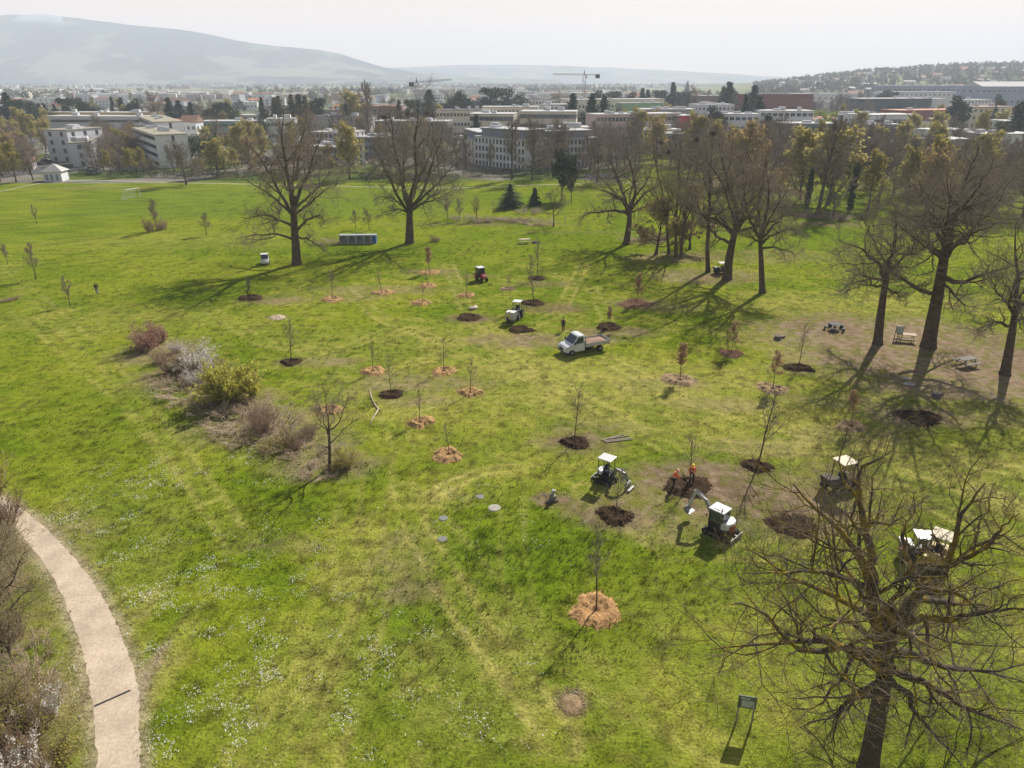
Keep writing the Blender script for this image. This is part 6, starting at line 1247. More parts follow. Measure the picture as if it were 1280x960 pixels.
def heap(name, lx, ly, h, m, seed, n=18):
    x, y = np.meshgrid(np.linspace(-1, 1, n), np.linspace(-1, 1, n)); z = h * (1 - .8 * np.maximum(np.abs(x), np.abs(y)) ** 3) * (.6 + .7 * fbm(x * lx + seed, y * ly, .6, 3, seed))
    V = np.stack([x.ravel() * lx, y.ravel() * ly, z.ravel()], 1); i = (np.arange(n - 1)[:, None] * n + np.arange(n - 1)).ravel(); return np_mesh(name, V, np.stack([i, i + 1, i + n + 1, i + n], 1), m)
o = link('soil_load', heap('soil_load', 1.55, .99, .36, mat('brown mulch', (.30, .19, .13), .95, .4, 9, bump=.8), 2)); o.location = ctr + Matrix.Rotation(hd, 3, 'Z') @ Vector((-1.38, 0, .93)); o.rotation_euler.z = hd
tag(o, 'loose brown soil and chips loaded in the bed of the white truck', 'soil load')

# people ---------------------------------------------------------------
skin = mat('skin', (.45, .27, .19), .6); hair_m = mat('dark hair', (.03, .02, .015), .8)
def skin_body(name, chains, mats, parent, sub=1, root=0):
    """chains: list of lists of (co, radius); first points with the same key are shared"""
    me = bpy.data.meshes.new(name); vs = []; es = []; key = {}; rad = []
    for ch in chains:
        pr = None
        for co, r_ in ch:
            k = tuple(round(c, 4) for c in co)
            if k not in key: key[k] = len(vs); vs.append(co); rad.append(r_)
            if pr is not None and pr != key[k]: es.append((pr, key[k]))
            pr = key[k]
    me.from_pydata(vs, es, []); o = bpy.data.objects.new(name, me); C.objects.link(o)
    sk = o.modifiers.new('skin', 'SKIN'); sk.use_smooth_shade = True; lay = me.skin_vertices[0].data
    for i, r_ in enumerate(rad):
        lay[i].radius = (r_, r_) if not isinstance(r_, tuple) else r_; lay[i].use_root = (i == root)
    ss = o.modifiers.new('sub', 'SUBSURF'); ss.levels = ss.render_levels = sub
    dg = bpy.context.evaluated_depsgraph_get(); dg.update(); m2 = bpy.data.meshes.new_from_object(o.evaluated_get(dg)); m2.name = name
    bpy.data.objects.remove(o); bpy.data.meshes.remove(me); m2.materials.clear(); m2.materials.append(mats)
    return link(name, m2, parent)
def lerp3(a, b, t): return tuple(a[i] + (b[i] - a[i]) * t for i in range(3))
def person(label, loc, rz, pose, jacket, trousers, hat=None, tall=1.78, group=None, shoe=None, stripes=False):
    k = tall / 1.78; P = thing('person', label, 'person', loc, rz, group); P.scale = (k, k, k)
    z0 = 0
    hips = (0, 0, .94); chest = (.02, 0, 1.30); neck = (.02, 0, 1.50); head = (.04, 0, 1.63)
    sh = {s: (.02, s * .185, 1.43) for s in (-1, 1)}; hp = {s: (0, s * .095, .90) for s in (-1, 1)}
    kn = {s: (.02, s * .11, .50) for s in (-1, 1)}; an = {s: (-.02, s * .115, .09) for s in (-1, 1)}; el = {s: (-.03, s * .24, 1.15) for s in (-1, 1)}; wr = {s: (.06, s * .25, .92) for s in (-1, 1)}
    if pose == 'walk':
        kn[1] = (.18, .10, .52); an[1] = (.28, .10, .10); kn[-1] = (-.02, -.10, .50); an[-1] = (-.30, -.10, .14); wr[1] = (-.14, .26, .95); el[1] = (-.12, .25, 1.17); wr[-1] = (.22, -.25, .98); el[-1] = (.04, -.26, 1.16)
    if pose == 'work':
        chest = (.10, 0, 1.27); neck = (.18, 0, 1.45); head = (.25, 0, 1.56); sh = {s: (.15, s * .185, 1.38) for s in (-1, 1)}; el = {1: (.24, .25, 1.14), -1: (.28, -.25, 1.12)}; wr = {1: (.46, .08, 1.06), -1: (.42, -.10, .88)}; kn[1] = (.10, .13, .50); an[1] = (.12, .15, .09); an[-1] = (-.14, -.13, .09)
    if pose == 'sit':
        hips = (0, 0, .12); chest = (.0, 0, .48); neck = (.02, 0, .68); head = (.05, 0, .81); sh = {s: (.0, s * .185, .61) for s in (-1, 1)}; hp = {s: (.02, s * .1, .10) for s in (-1, 1)}; kn = {s: (.42, s * .16, .16) for s in (-1, 1)}; an = {s: (.50, s * .16, -.26) for s in (-1, 1)}; el = {s: (.12, s * .26, .38) for s in (-1, 1)}; wr = {s: (.36, s * .24, .40) for s in (-1, 1)}
    ft = {s: (an[s][0] + .16, an[s][1] + s * .02, an[s][2] - .04) for s in (-1, 1)}
    ch = [[(hips, .10), (chest, .11), (neck, .052), (head, .075), (lerp3(head, (head[0] + .01, 0, head[2] + .1), 1), .07)]]
    for s in (-1, 1):
        hand = lerp3(el[s], wr[s], 1.28); d = np.array(wr[s]) - np.array(el[s]); d = d / np.linalg.norm(d)
        ch.append([(chest, .11), (sh[s], .055), (el[s], .042), (wr[s], .026), (hand, .034)])
        for q, (off, ln) in enumerate(((-.03, .07), (-.01, .085), (.01, .08), (.03, .065))):
            b1 = np.array(hand) + np.array([0, off, 0]) + d * .03; ch.append([(hand, .034), (tuple(b1 + d * ln * .5 + [.01, 0, 0]), .010), (tuple(b1 + d * ln + [.025, 0, -.005]), .008)])
        ch.append([(hand, .034), (tuple(np.array(hand) + [.035, -s * .02, .01]), .012), (tuple(np.array(hand) + d * .03 + [.05, -s * .02, 0]), .009)])
        ch.append([(hips, .10), (hp[s], .08), (kn[s], .055), (an[s], .038), (ft[s], .04)])
    body = skin_body('body', ch, skin, P)
    # face: nose, ears, eyes
    a = MB(); a.ball((head[0] + .098, 0, head[2] + .015), .017, 8, 6, (1, .7, 1.3)); a.ball((head[0], .078, head[2] + .02), .022, 8, 6, (.7, .4, 1.2)); a.ball((head[0], -.078, head[2] + .02), .022, 8, 6, (.7, .4, 1.2)); a.build('nose_and_ears', skin, P)
    a = MB(); a.ball((head[0] + .078, .03, head[2] + .045), .011, 8, 6); a.ball((head[0] + .078, -.03, head[2] + .045), .011, 8, 6); a.box((head[0] + .088, 0, head[2] - .03), (.01, .045, .008)); a.build('eyes_and_mouth', hair_m, P)
    tz = head[2] + .06
    if hat: 
        a = MB(); a.ball((head[0] - .005, 0, tz + .035), .125, 16, 10, (1.12, 1, .82)); a.tube([(head[0] + .02, 0, tz - .005), (head[0] + .02, 0, tz + .012)], [.155, .135], 18); a.build('helmet', hat, P)
    else: 
        a = MB(); a.ball((head[0] - .018, 0, tz + .03), .102, 14, 10, (1.0, .92, .95)); a.build('hair', hair_m, P)
    jc = [[((hips[0], 0, hips[2] - .02), .145), (lerp3(hips, chest, .5), .138), (chest, .155), (lerp3(chest, neck, .8), .075)]]
    for s in (-1, 1): jc.append([(chest, .155), (sh[s], .082), (el[s], .060), (lerp3(el[s], wr[s], .95), .044)])
    j = skin_body('jacket', jc, jacket, P)
    if stripes:
        a = MB(); m_ = lerp3(hips, chest, .45); a.tube([(m_[0] + .003, 0, m_[2] - .025), (m_[0] + .006, 0, m_[2] + .025)], [.172, .172], 18, cap=False); a.build('reflective_band', mat('reflective tape', (.75, .76, .70), .3), P)
    tc_ = [[(hips, .135)]]
    for s in (-1, 1): tc_.append([(hips, .135), (hp[s], .100), (kn[s], .075), (lerp3(kn[s], an[s], .92), .062)])
    skin_body('trousers', tc_, trousers, P)
    for s in (-1, 1):
        a = MB(); a.ball((an[s][0] + .06, an[s][1], max(an[s][2] - .035, -.5)), .075, 12, 8, (1.9, .7, .75)); a.tube([(an[s][0], an[s][1], an[s][2] - .02), (an[s][0], an[s][1], an[s][2] + .10)], [.055, .06], 10); a.build('boot', shoe or black_p, P, smooth=True)
    return P
hiviz = mat('hi-vis orange cloth', (.80, .17, .04), .7, .1, 6); hiviz_y = mat('hi-vis yellow cloth', (.70, .62, .05), .7); navy = mat('dark cloth', (.02, .022, .03), .9, .2, 8); grey_c = mat('grey cloth', (.16, .18, .24), .9, .2, 8); dkgreen = mat('olive work cloth', (.06, .07, .05), .9, .2, 8); white_c = mat('white cloth', (.62, .60, .58), .9, .1, 6); helmet_y = mat('yellow helmet', (.80, .55, .03), .35); helmet_w = mat('pale red helmet', (.75, .35, .30), .35)
pA = at(864, 603); pB = at(841, 611)
wA = person('worker in orange jacket and yellow helmet holding a shovel at the pit', pA, R(-110), 'work', hiviz, navy, helmet_y, 1.82, 'workers in orange jackets', stripes=True)
wB = person('worker in orange jacket and pale helmet at the near edge of the pit', pB, R(10), 'work', hiviz, navy, helmet_w, 1.76, 'workers in orange jackets', stripes=True)
person('person in dark clothes standing between pits behind the truck', at(704, 414), R(-120), 'stand', navy, navy, None, 1.8)
person('person in dark jacket and grey trousers walking in the left meadow', at(122, 368), R(-60), 'walk', navy, grey_c, None, 1.76)
person('person in pale red jacket beside the machines behind the gnarled oak', at(1130, 703), R(150), 'work', mat('pale red cloth', (.60, .25, .22), .8, .1, 6), navy, helmet_w, 1.75)
person('person in yellow jacket at the side of the tractor with the white tank', at(635, 405), R(-40), 'work', hiviz_y, navy, None, 1.75)
def tool(loc, rz, label):
    r = thing('shovel', label, 'shovel', loc, rz); a = MB(); a.tube([(.48, .04, 1.22), (.40, -.06, .90), (.30, -.2, .28)], .016, 8); a.build('shaft', wood_p, r); a = MB(); a.box((.28, -.23, .16), (.22, .03, .28), rx=.3); a.build('blade', steel, r, bevel=.01); return r
tool(pA, R(-110), 'long handled shovel held by the worker with the yellow helmet'); tool(pB, R(10), 'long handled shovel held by the worker with the pale helmet')

# tracked diggers --------------------------------------------------------
def tracks(r, L_, W_, w, h):
    for s in (-1, 1):
        n = 10; prof = [(L_ / 2 - h / 2 + h / 2 * math.sin(t), h / 2 + h / 2 * math.cos(t)) for t in np.linspace(0, PI, n)] + [(-L_ / 2 + h / 2 - h / 2 * math.sin(t), h / 2 - h / 2 * math.cos(t)) for t in np.linspace(0, PI, n)]
        a = MB(); a.prism(prof, s * W_ / 2 - w / 2, s * W_ / 2 + w / 2); a.build('track', rubber, r)
        a = MB()
        for x in np.linspace(-L_ / 2 + h / 2, L_ / 2 - h / 2, 5): a.tube([(x, s * (W_ / 2 + w / 2 - .02), h / 2), (x, s * (W_ / 2 + w / 2 + .015), h / 2)], h * .22, 10)
        a.build('track_rollers', mudt, r)
    a = MB(); a.box((0, 0, h * .75), (L_ * .55, W_, h * .45)); a.build('undercarriage', mudt, r)
    a = MB(); a.box((-L_ / 2 - .22, 0, .22), (.06, W_ + w, .34)); a.box((-L_ / 2 - .05, .3, .26), (.4, .08, .08)); a.box((-L_ / 2 - .05, -.3, .26), (.4, .08, .08)); a.build('dozer_blade', steel, r, bevel=.01)
def arm(r, y, p, w=.16, m=white_p, bucket=True):
    """p: base, elbow1, elbow2, stick end as (x,z)"""
    b = [Vector((q[0], y, q[1])) for q in p]
    a = MB()
    for i, (q0, q1) in enumerate(((b[0], b[1]), (b[1], b[2]))):
        d = q1 - q0; a.box((q0 + q1) / 2, (d.length + .1, w, .26 - .04 * i), ry=-math.atan2(d.z, d.x))
    a.build('boom', m, r, bevel=.02)
    d = b[3] - b[2]; a = MB(); a.box((b[2] + b[3]) / 2, (d.length + .15, w * .85, .2), ry=-math.atan2(d.z, d.x)); a.build('stick', m, r, bevel=.02)
    a = MB(); off = Vector((0, 0, .22)); a.tube([b[0] + Vector((.15, 0, -.05)), lerp(b[0], b[1], .75) + Vector((.12, 0, -.12))], .05, 8); a.tube([lerp(b[1], b[2], .2) + off, b[2] + Vector((.05, 0, .18))], .045, 8); a.tube([b[2] + Vector((.12, 0, .05)), b[3] + Vector((.15, 0, .25))], .04, 8); a.build('hydraulic_ram', steel, r)
    if bucket:
        a = MB(); c = b[3]; prof = [(c.x - .05, c.z + .12), (c.x + .22, c.z + .02), (c.x + .25, c.z - .25), (c.x + .02, c.z - .48), (c.x - .32, c.z - .52), (c.x - .36, c.z - .46), (c.x - .06, c.z - .36), (c.x + .06, c.z - .18)]
        a.prism(prof, y - .42, y + .42); a.build('bucket', steel, r, bevel=.01)
def lerp(a, b, t): return a + (b - a) * t
pm = at(900, 667); pb_ = at(854, 645); hd = head_to(pm, pb_)
E1 = thing('mini_excavator', 'white mini excavator with glass cab reaching its arm over the pit', 'excavator', pm, hd); E1.scale = (.88,) * 3
tracks(E1, 2.3, 1.45, .36, .52)
a = MB(); a.prism([(.75, -.75), (.75, .75), (-.55, .8), (-.95, .55), (-1.08, 0), (-.95, -.55), (-.55, -.8)], .62, .95, 'z'); a.build('deck', black_p, E1, bevel=.03)
a = MB(); a.prism([(-.35, -.76), (-.35, .8), (-.62, .78), (-.95, .5), (-1.08, 0), (-.95, -.5), (-.62, -.76)], .95, 1.5, 'z'); a.build('engine_cover', white_p, E1, bevel=.08)
a = MB(); a.prism([(-.8, -.3), (-.8, .58), (-1.0, .45), (-1.12, .1), (-1.1, -.25)], .8, 1.3, 'z'); a.build('rear_grille', red_p, E1, bevel=.04)
c = (.15, .22); cab_w, cab_l = 1.0, 1.15
a = MB()
for x in (-.42, .72):
    for y in (-.28, .72): a.box((x, y, 1.62), (.07, .07, 1.4))
a.box((.15, .22, .98), (1.2, 1.06, .1)); a.box((.15, .74, 1.2), (1.1, .04, .4)); a.build('cab_frame', black_p, E1)
for (cc_, dd_) in (((.735, .22, 1.62), (.02, .92, 1.25)), ((.15, .735, 1.8), (1.08, .02, .95)), ((.15, -.295, 1.62), (1.08, .02, 1.25)), ((-.435, .22, 1.8), (.02, .92, .9))):
    a = MB(); a.box(cc_, dd_); a.build('cab_window', glass_g, E1)
a = MB(); a.box((.15, .22, 2.38), (1.34, 1.2, .10)); a.box((.1, .22, 2.45), (.9, .8, .05)); a.build('cab_roof', white_p, E1, bevel=.05)
a = MB(); a.tube([(-.2, .5, 2.5), (-.2, .5, 2.64)], .06, 10); a.build('beacon', orange_p, E1)
for y in (-.2, .62): a = MB(); a.box((.78, y, 2.28), (.08, .14, .1)); a.build('work_light', lampm, E1)
a = MB(); a.box((.9, .82, 1.75), (.05, .12, .26)); a.tube([(.72, .72, 1.6), (.9, .8, 1.65)], .015, 6); a.build('mirror', black_p, E1)
a = MB(); a.tube([(.75, -.2, 1.2), (1.1, -.22, 1.9), (1.65, -.2, 2.5), (2.4, -.2, 2.9)], .022, 6); a.tube([(.75, .1, 1.2), (1.15, .12, 2.0), (1.7, .1, 2.55)], .022, 6); a.build('hydraulic_hose', black_p, E1)
a = MB(); a.box((.15, -.31, 1.1), (1.0, .02, .5)); a.box((.6, -.315, 1.55), (.04, .02, .3)); a.build('door_panel', black_p, E1)
for x in (-.5, -.75): a = MB(); a.box((x, -.79, 1.2), (.16, .02, .3)); a.build('vent', black_p, E1)
arm(E1, -.05, [(.75, 1.0), (1.55, 2.35), (2.55, 2.75), (3.0, 1.15)], .2, dirty_white)

pm = at(757, 602); pb_ = at(783, 611); hd = head_to(pm, pb_)
E2 = thing('mini_excavator', 'small white canopied digger with operator, grapple held out in front', 'excavator', pm, hd); E2.scale = (.93,) * 3
tracks(E2, 1.7, 1.05, .25, .42)
a = MB(); a.prism([(.5, -.48), (.5, .48), (-.4, .52), (-.68, .3), (-.68, -.3), (-.4, -.52)], .5, .8, 'z'); a.build('deck', black_p, E2, bevel=.03)
a = MB(); a.prism([(-.2, -.5), (-.2, .5), (-.45, .5), (-.72, .3), (-.72, -.3), (-.45, -.5)], .8, 1.15, 'z'); a.build('engine_cover', white_p, E2, bevel=.06)
a = MB(); a.box((-.15, 0, 1.22), (.12, .45, .5)); a.box((.08, 0, .96), (.42, .45, .12)); a.build('seat', black_p, E2, bevel=.03)
a = MB()
for x in (-.5, .5):
    for y in (-.5, .5): a.box((x, y, 1.55), (.05, .05, 1.5))
a.build('canopy_posts', black_p, E2)
a = MB(); a.box((0, 0, 2.32), (1.25, 1.2, .08)); a.build('canopy', alu, E2, bevel=.04)
arm(E2, 0, [(.5, .75), (1.0, 1.5), (1.7, 1.35), (2.0, .75)], .12, steel, bucket=False)
a = MB()
for y in (-.42, -.14, .14, .42):
    a.box((2.05, y, .28), (.10, .05, .5), ry=.25); a.box((2.22, y, .1), (.4, .05, .06), ry=-.1)
a.box((2.0, 0, .55), (.12, 1.0, .1)); a.box((2.35, 0, .12), (.2, 1.0, .16)); a.build('grapple', steel, E2, bevel=.01)
a = MB()
for y in np.linspace(-.35, .35, 6): a.box((1.55, y, 1.15), (.03, .03, 1.2), ry=-.1)
for z in (.6, 1.15, 1.7): a.box((1.55 - (z - 1.15) * .1, 0, z), (.04, .75, .04))
a.build('guard_grille', steel, E2)
person('operator in dark jacket with pale gloves seated in the canopied digger', pm + Vector((0, 0, .98)) + Matrix.Rotation(hd, 3, 'Z') @ Vector((.02, 0, 0)), hd, 'sit', navy, grey_c, None, 1.75)

# compact machines with canopies
def carrier(label, px, py, rz, roof_m, body_m, box_m, roofh=2.1, name='compact_dumper', cat='dumper', s=1.0, group=None):
    p = at(px, py); r = thing(name, label, cat, p, rz, group); r.scale = (s, s, s)
    for x, y in ((.75, .55), (.75, -.55), (-.75, .55), (-.75, -.55)): wheel(r, x, y, .36, .26)
    a = MB(); a.box((-.1, 0, .55), (2.1, .8, .28)); a.build('chassis', black_p, r, bevel=.03)
    a = MB(); a.prism([(-1.15, .6), (-1.15, 1.0), (-.95, 1.12), (-.25, 1.15), (-.2, .6)], -.48, .48); a.build('hood', body_m, r, bevel=.06)
    a = MB(); a.box((.0, 0, .92), (.4, .5, .12)); a.box((-.2, 0, 1.2), (.1, .5, .45)); a.build('seat', black_p, r, bevel=.03)
    a = MB(); a.prism([(.45, .68), (.5, 1.15), (1.35, 1.2), (1.15, .62)], -.62, .62); a.build('hopper', box_m, r, bevel=.04)
    a = MB()
    for x in (-.55, .35):
        for y in (-.5, .5): a.box((x, y, (roofh + .9) / 2), (.05, .05, roofh - .9))
    a.tube([(.3, 0, .8), (.15, 0, 1.2)], .02, 6); a.tube([(.13, 0, 1.2), (.15, 0, 1.22)], .17, 14); a.build('roll_frame', black_p, r)
    a = MB(); a.box((-.1, 0, roofh), (1.3, 1.2, .07)); a.build('canopy', roof_m, r, bevel=.03)
    for y in (-.4, .4):
        a = MB(); a.tube([(-1.15, y, .9), (-1.18, y, .9)], .06, 10); a.build('rear_light', lampr, r)
    return r
carrier('compact dumper with cream canopy half hidden behind the crown top of the gnarled oak', 1048, 612, R(200), cream_p, mudt, mudt, 2.3, s=1.1)
carrier('dumper with cream canopy and yellow body behind the gnarled oak', 1168, 706, R(230), cream_p, yellow_p, yellow_p, 2.2, s=1.05)
carrier('low machine with small white canopy behind the gnarled oak', 1147, 697, R(170), alu, mudt, steel, 1.9, s=.95)
carrier('dark utility cart with pale roof under the forked oak', 901, 342, R(190), dirty_white, mat('dark green paint', (.03, .05, .045), .5), black_p, 1.9, 'utility_cart', 'utility cart', .95)
# white electric utility cart
p = at(332, 330); r = thing('utility_cart', 'small white utility cart with roof parked left of the tall oak', 'utility cart', p, R(-75))
for x, y in ((.8, .55), (.8, -.55), (-.8, .55), (-.8, -.55)): wheel(r, x, y, .27, .2)
a = MB(); a.prism([(1.2, .35), (1.25, .7), (.75, 1.0), (.55, 1.0), (.5, .45), (-.1, .45), (-.15, .85), (-1.25, .85), (-1.25, .35)], -.6, .6); a.build('body', white_p, r, bevel=.05)
a = MB(); a.poly([(.72, -.52, 1.02), (.72, .52, 1.02), (.5, .5, 1.75), (.5, -.5, 1.75)], .015); a.build('windscreen', glass, r)
a = MB(); a.box((.1, 0, .68), (.4, 1.0, .14)); a.box((-.08, 0, .95), (.1, 1.0, .5)); a.build('seat', black_p, r, bevel=.03)
a = MB()
for x in (.5, -.2):
    for y in (-.54, .54): a.box((x, y, 1.35), (.04, .04, .85))
a.build('roof_posts', black_p, r); a = MB(); a.box((.15, 0, 1.8), (1.2, 1.25, .06)); a.build('roof', white_p, r, bevel=.03)
a = MB(); a.box((-.7, 0, 1.0), (1.05, 1.15, .3)); a.box((-.7, 0, 1.1), (.95, 1.05, .2)); a.build('cargo_box', alu, r, bevel=.02)
for y in (-.4, .4): a = MB(); a.box((1.24, y, .66), (.04, .18, .1)); a.build('headlight', lampm, r)
# red compact tractor
p = at(602, 351); r = thing('compact_tractor', 'small red tractor with cab standing beyond the pits', 'tractor', p, R(-60))
for x, y, q in ((-.6, .55, .5), (-.6, -.55, .5), (.75, .5, .33), (.75, -.5, .33)): wheel(r, x, y, q, .28, red_p)
a = MB(); a.prism([(1.15, .5), (1.2, .95), (.95, 1.12), (.1, 1.15), (.1, .5)], -.34, .34); a.build('hood', red_p, r, bevel=.06)
a = MB(); a.box((-.4, 0, .75), (1.0, .8, .4)); a.build('transmission', black_p, r)
a = MB()
for x in (-.95, .1):
    for y in (-.5, .5): a.box((x, y, 1.4), (.06, .06, 1.3))
a.build('cab_frame', black_p, r)
for (cc_, dd_) in (((.12, 0, 1.5), (.02, .94, .9)), ((-.42, .51, 1.5), (.95, .02, .9)), ((-.42, -.51, 1.5), (.95, .02, .9)), ((-.97, 0, 1.5), (.02, .94, .9))): a = MB(); a.box(cc_, dd_); a.build('cab_window', glass, r)
a = MB(); a.box((-.42, 0, 2.08), (1.25, 1.15, .1)); a.build('cab_roof', white_p, r, bevel=.04)
for s in (-1, 1): a = MB(); a.prism([(-.05, .95), (-.2, 1.1), (-.9, 1.15), (-1.15, .9), (-1.1, .85), (-.85, 1.05), (-.25, 1.0)], s * .72 - .16, s * .72 + .16); a.build('mudguard', red_p, r)
for y in (-.2, .2): a = MB(); a.box((1.2, y, .85), (.04, .12, .1)); a.build('headlight', lampm, r)
# grey tractor carrying the white tank
p = at(645, 398) ; hd = R(-108); r = thing('loader_tractor', 'dark compact tractor carrying a white water tank on its forks', 'tractor', p, hd)
for x, y, q in ((-.75, .6, .55), (-.75, -.6, .55), (.7, .55, .42), (.7, -.55, .42)): wheel(r, x, y, q, .3)
a = MB(); a.prism([(1.05, .55), (1.05, 1.0), (.9, 1.15), (0, 1.2), (0, .55)], -.36, .36); a.build('hood', mat('dark blue grey paint', (.05, .07, .11), .5), r, bevel=.06)
a = MB(); a.box((-.55, 0, .85), (1.1, .85, .4)); a.box((-.55, 0, 1.15), (.5, .5, .14)); a.box((-.78, 0, 1.4), (.1, .5, .45)); a.build('seat_deck', black_p, r, bevel=.03)
a = MB()
for x in (-1.0, -.1):
    for y in (-.45, .45): a.box((x, y, 1.6), (.05, .05, 1.2))
a.build('roll_frame', black_p, r); a = MB(); a.box((-.55, 0, 2.22), (1.15, 1.1, .08)); a.build('canopy', white_p, r, bevel=.03)
a = MB()
for y in (-.45, .45): a.box((1.2, y, .75), (1.6, .08, .12), ry=.25); a.box((1.95, y, .42), (.9, .09, .05))
a.box((1.5, 0, .75), (.08, 1.1, .7)); a.build('loader_forks', steel, r)
q = p + Matrix.Rotation(hd, 3, 'Z') @ Vector((2.05, 0, .47)); r = thing('water_tank', 'white ribbed square water tank in a cage carried by the dark tractor', 'water tank', q, hd)
a = MB(); a.box((0, 0, .62), (.95, 1.12, .98)); a.tube([(0, 0, 1.1), (0, 0, 1.17)], .12, 14); a.build('tank', plast_w, r, bevel=.06)
a = MB()
for z in (.2, .5, .8, 1.08):
    for y in (-.58, .58): a.box((0, y, z), (1.02, .025, .025))
    for x in (-.5, .5): a.box((x, 0, z), (.025, 1.18, .025))
for t in np.linspace(-.5, .5, 6):
    for y in (-.6, .6): a.box((t * .98, y, .62), (.025, .025, 1.0))
    for x in (-.52, .52): a.box((x, t * 1.14, .62), (.025, .025, 1.0))
a.build('cage', alu, r); a = MB()
a.box((0, 0, .07), (1.0, 1.18, .1)); a.build('pallet', steel, r)
# sacks on a pit rim
for i, (px, py, lab) in enumerate(((590, 387, 'pale pinkish sack lying on the rim of the dark pit'), (594, 386, 'smaller pale sack behind the first on the pit rim'))):
    p = at(px, py); a = MB(); a.ball((0, 0, .2), .42, 16, 10, (1.2, .75, .5)); a.ball((.3, .1, .25), .22, 12, 8, (1, 1, .8)); o = a.build('sack', mat('pinkish white sacking', (.58, .47, .45), .9, .1, 5), None, smooth=True); o.location = p; o.rotation_euler.z = i * 1.2; tag(o, lab, 'sack', 'pale sacks on the pit rim')
# plate compactor standing on the grass
p = at(690, 627); r = thing('plate_compactor', 'dark grey plate compactor parked on a worn spot in the grass', 'compactor', p, R(35))
a = MB(); a.prism([(.45, .12), (.3, .0), (-.3, .0), (-.45, .12), (-.4, .14), (.4, .14)], -.26, .26); a.build('base_plate', mudt, r)
a = MB(); a.box((.05, 0, .36), (.42, .36, .36)); a.tube([(.05, -.1, .56), (.05, .16, .56)], .12, 14); a.build('engine', steel, r, bevel=.04)
a = MB(); a.tube([(-.3, -.2, .2), (-.75, -.2, .9), (-.75, .2, .9), (-.3, .2, .2)], .025, 8); a.tube([(-.2, 0, .3), (.15, 0, .85)], .04, 8); a.tube([(.15, 0, .8), (.15, 0, .95)], .16, 14); a.build('handle', steel, r)
# ------------------------------------------------------------------ park furniture
wood_g = mat('grey weathered wood', (.22, .20, .17), .9, .25, 5); wood_l = mat('light wood', (.46, .38, .27), .85, .2, 5); wood_d = mat('dark stained wood', (.07, .075, .07), .85, .2, 5)
def picnic(label, px, py, rz, m, s=1.0):
    r = thing('picnic_table', label, 'picnic table', at(px, py), rz, 'picnic tables under the oaks'); r.scale = (s,) * 3
    for k in range(5): a = MB(); a.box((0, -.32 + k * .16, .75), (1.9, .145, .045)); a.build('table_plank', m, r, bevel=.005)
    for s_ in (-1, 1):
        a = MB(); a.box((0, s_ * .68, .45), (1.9, .13, .045)); a.box((0, s_ * .83, .45), (1.9, .13, .045)); a.build('bench', m, r, bevel=.005)
        a = MB(); x = s_ * .68
        a.box((x, -.42, .37), (.05, .09, .85), rx=-.45); a.box((x, .42, .37), (.05, .09, .85), rx=.45); a.box((x, 0, .40), (.045, 1.75, .09)); a.box((x, 0, .70), (.045, .8, .08)); a.build('leg_frame', m, r)
picnic('pale wooden picnic table by the info board', 1131, 426, R(-18), wood_l, 1.15); picnic('grey slatted picnic table on bare earth between the two right oaks', 1207, 457, R(20), wood_g, 1.15); picnic('pale picnic table on the far lawn beside a dark stump', 656, 304, R(10), wood_l, 1.1)
r = thing('round_picnic_table', 'round dark picnic table on a circle of bare earth', 'picnic table', at(1043, 412), 0, 'picnic tables under the oaks')
a = MB(); a.tube([(0, 0, .73), (0, 0, .78)], .72, 28); a.build('tabletop', wood_d, r, bevel=.01); a = MB(); a.tube([(0, 0, 0), (0, 0, .74)], [.16, .10], 12); a.tube([(0, 0, 0), (0, 0, .05)], .5, 20); a.build('pedestal', wood_d, r)
for k in range(5):
    t = k * 2 * PI / 5 + .4; a = MB(); a.box((1.15 * math.cos(t), 1.15 * math.sin(t), .45), (.32, .75, .05), rz=t); a.box((.85 * math.cos(t), .85 * math.sin(t), .2), (.9, .07, .07), rz=t); a.box((1.15 * math.cos(t), 1.15 * math.sin(t), .22), (.1, .5, .42), rz=t); a.build('seat', wood_d, r, bevel=.01)
for px, py, lab in ((668, 304, 'dark tree stump on bare ground beside the far picnic table'), (972, 424, 'low grey stump with brushwood between the round table and the forked oak'), (1170, 496, 'short log lying in the shadow of the massive oak')):
    p = at(px, py); a = MB(); a.tube([(0, 0, 0), (0, 0, .12), (0, 0, .45)], [.55, .42, .38], 14); a.tube([(.3, .2, .1), (1.1, .6, .15)], [.16, .10], 8); o = a.build('tree_stump', mat('old cut wood', (.12, .10, .09), .95, .3, 5)); o.location = p; tag(o, lab, 'stump')
for px, py, w, lab in ((1136, 481, .55, 'flat pale stone beside the trunk shadow of the massive oak, larger one'), (1133, 474, .38, 'small pale stone above the larger flat stone in the oak shade')):
    a = MB(); a.ball((0, 0, .08), w, 14, 8, (1.2, .8, .28)); o = a.build('flat_stone', conc, smooth=True); o.location = at(px, py); tag(o, lab, 'stone')
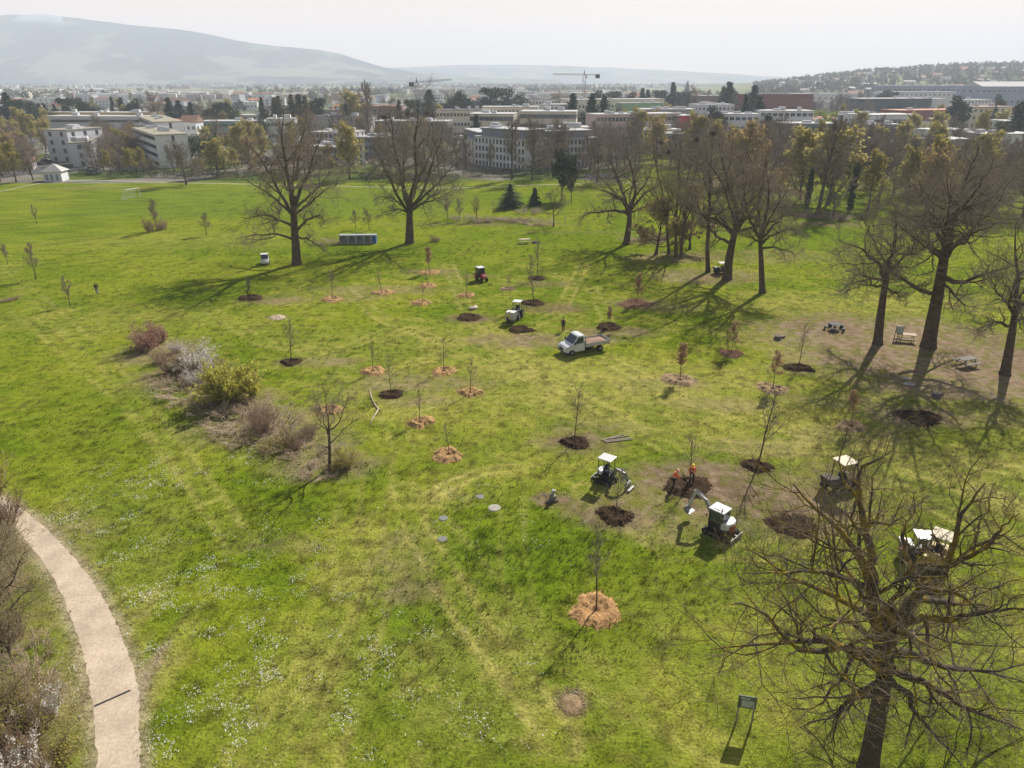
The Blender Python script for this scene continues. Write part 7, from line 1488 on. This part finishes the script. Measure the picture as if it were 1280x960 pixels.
# signs
sign_g = mat('weathered green panel', (.12, .17, .12), .6, .2, 4); sign_w = mat('white panel', (.62, .62, .58), .5, .05, 4); sgt = mat('printed text field', (.40, .44, .38), .6, .3, 22)
r = thing('info_board', 'two legged park information board with green panel in the lower right grass', 'information board', at(929, 906), R(-12))
for x in (-.36, .36): a = MB(); a.box((x, 0, .95), (.07, .07, 1.9)); a.build('post', wood_g, r)
a = MB(); a.box((0, -.01, 1.5), (.86, .05, .78)); a.build('panel', sign_g, r, bevel=.01); a = MB(); a.box((.05, -.04, 1.42), (.6, .012, .4)); a.box((-.1, -.04, 1.75), (.42, .012, .12)); a.build('printed_field', sgt, r)
r = thing('info_board', 'pale information board on two posts beside the pale picnic table', 'information board', at(1122, 424), R(-8))
for x in (-.42, .42): a = MB(); a.box((x, 0, .85), (.07, .07, 1.7)); a.build('post', wood_g, r)
a = MB(); a.box((0, 0, 1.25), (.95, .05, .9)); a.build('panel', sign_w, r, bevel=.01); a = MB(); a.box((0, -.035, 1.3), (.75, .01, .6)); a.build('printed_field', sgt, r)
# recycling containers
cont_g = mat('grey mesh panel', (.15, .17, .17), .7, .35, 7); cont_f = mat('pale frame', (.36, .38, .37), .5)
pL, pR = at(425, 304), at(472, 303.5); n = 5; rz = head_to(pL, pR); tot = (pR - pL).length; w_ = [.23, .21, .21, .20, .14]; x = 0
for i in range(5):
    wi = w_[i] * tot; c = pL + (pR - pL).normalized() * (x + wi / 2); x += wi
    r = thing('recycling_container', ['grey recycling container with pale frame, first of the row by the dark bush', 'grey recycling container with pale frame, second from the dark bush', 'grey recycling container with pale frame, middle of the row', 'grey recycling container next to the blue one', 'blue recycling container at the end of the row'][i], 'container', c, rz, 'row of recycling containers')
    a = MB(); a.box((0, 0, .8), (wi - .16, 1.2, 1.4)); a.build('panel', blue_p if i == 4 else cont_g, r, bevel=.02)
    a = MB()
    for sx in (-1, 1):
        for sy in (-1, 1): a.box((sx * (wi / 2 - .07), sy * .62, .8), (.1, .1, 1.6))
    for z in (.08, 1.56):
        for sy in (-1, 1): a.box((0, sy * .62, z), (wi - .05, .11, .1))
        for sx in (-1, 1): a.box((sx * (wi / 2 - .08), 0, z), (.1, 1.2, .1))
    a.build('frame', cont_f, r)
    a = MB(); a.box((0, 0, 1.62), (wi - .12, 1.25, .06)); a.build('lid', cont_f, r); a = MB(); a.tube([(0, -.62, 1.15), (0, -.65, 1.15)], .14, 14); a.build('slot', black_p, r)
# goal
g0, g1 = at(158, 249.5), at(175.5, 246.5); gd = g1 - g0; r = thing('football_goal', 'white football goal at the end of the playing field', 'goal', g0, head_to(g0, g1)); L_ = gd.length
a = MB(); a.tube([(0, 0, 0), (0, 0, 2.44), (L_, 0, 2.44), (L_, 0, 0)], .11, 8); a.build('goal_frame', white_p, r)
a = MB(); a.tube([(0, 0, 2.44), (0, 1.0, 2.3), (0, 2.0, 0), (L_, 2.0, 0), (L_, 1.0, 2.3), (L_, 0, 2.44)], .04, 6); a.tube([(0, 0, 0), (0, 2, 0)], .04, 6); a.tube([(L_, 0, 0), (L_, 2, 0)], .04, 6); a.build('rear_supports', white_p, r)
a = MB()
for k in range(13): t = L_ * k / 12; a.tube([(t, .05, 2.42), (t, 1.0, 2.28), (t, 2.0, .03)], .012, 3)
for k in range(7): a.tube([(0, 1 + k / 6, 2.28 * (1 - k / 6)), (L_, 1 + k / 6, 2.28 * (1 - k / 6))], .012, 3)
a.build('net', white_c, r)
for px, py, h_, lab in ((706, 285, 2.2, 'thin pale marker post near the slim flat crowned tree'), (616, 262, 2.0, 'thin marker post above the long bramble'), (618, 216, 5.0, 'slim lamp post at the hedge by the long white building')):
    a = MB(); a.tube([(0, 0, 0), (0, 0, h_)], .06, 8); a.box((0, 0, h_), (.2, .2, .25)); o = a.build('marker_post', alu); o.location = at(px, py); tag(o, lab, 'post')
scatter_grass()
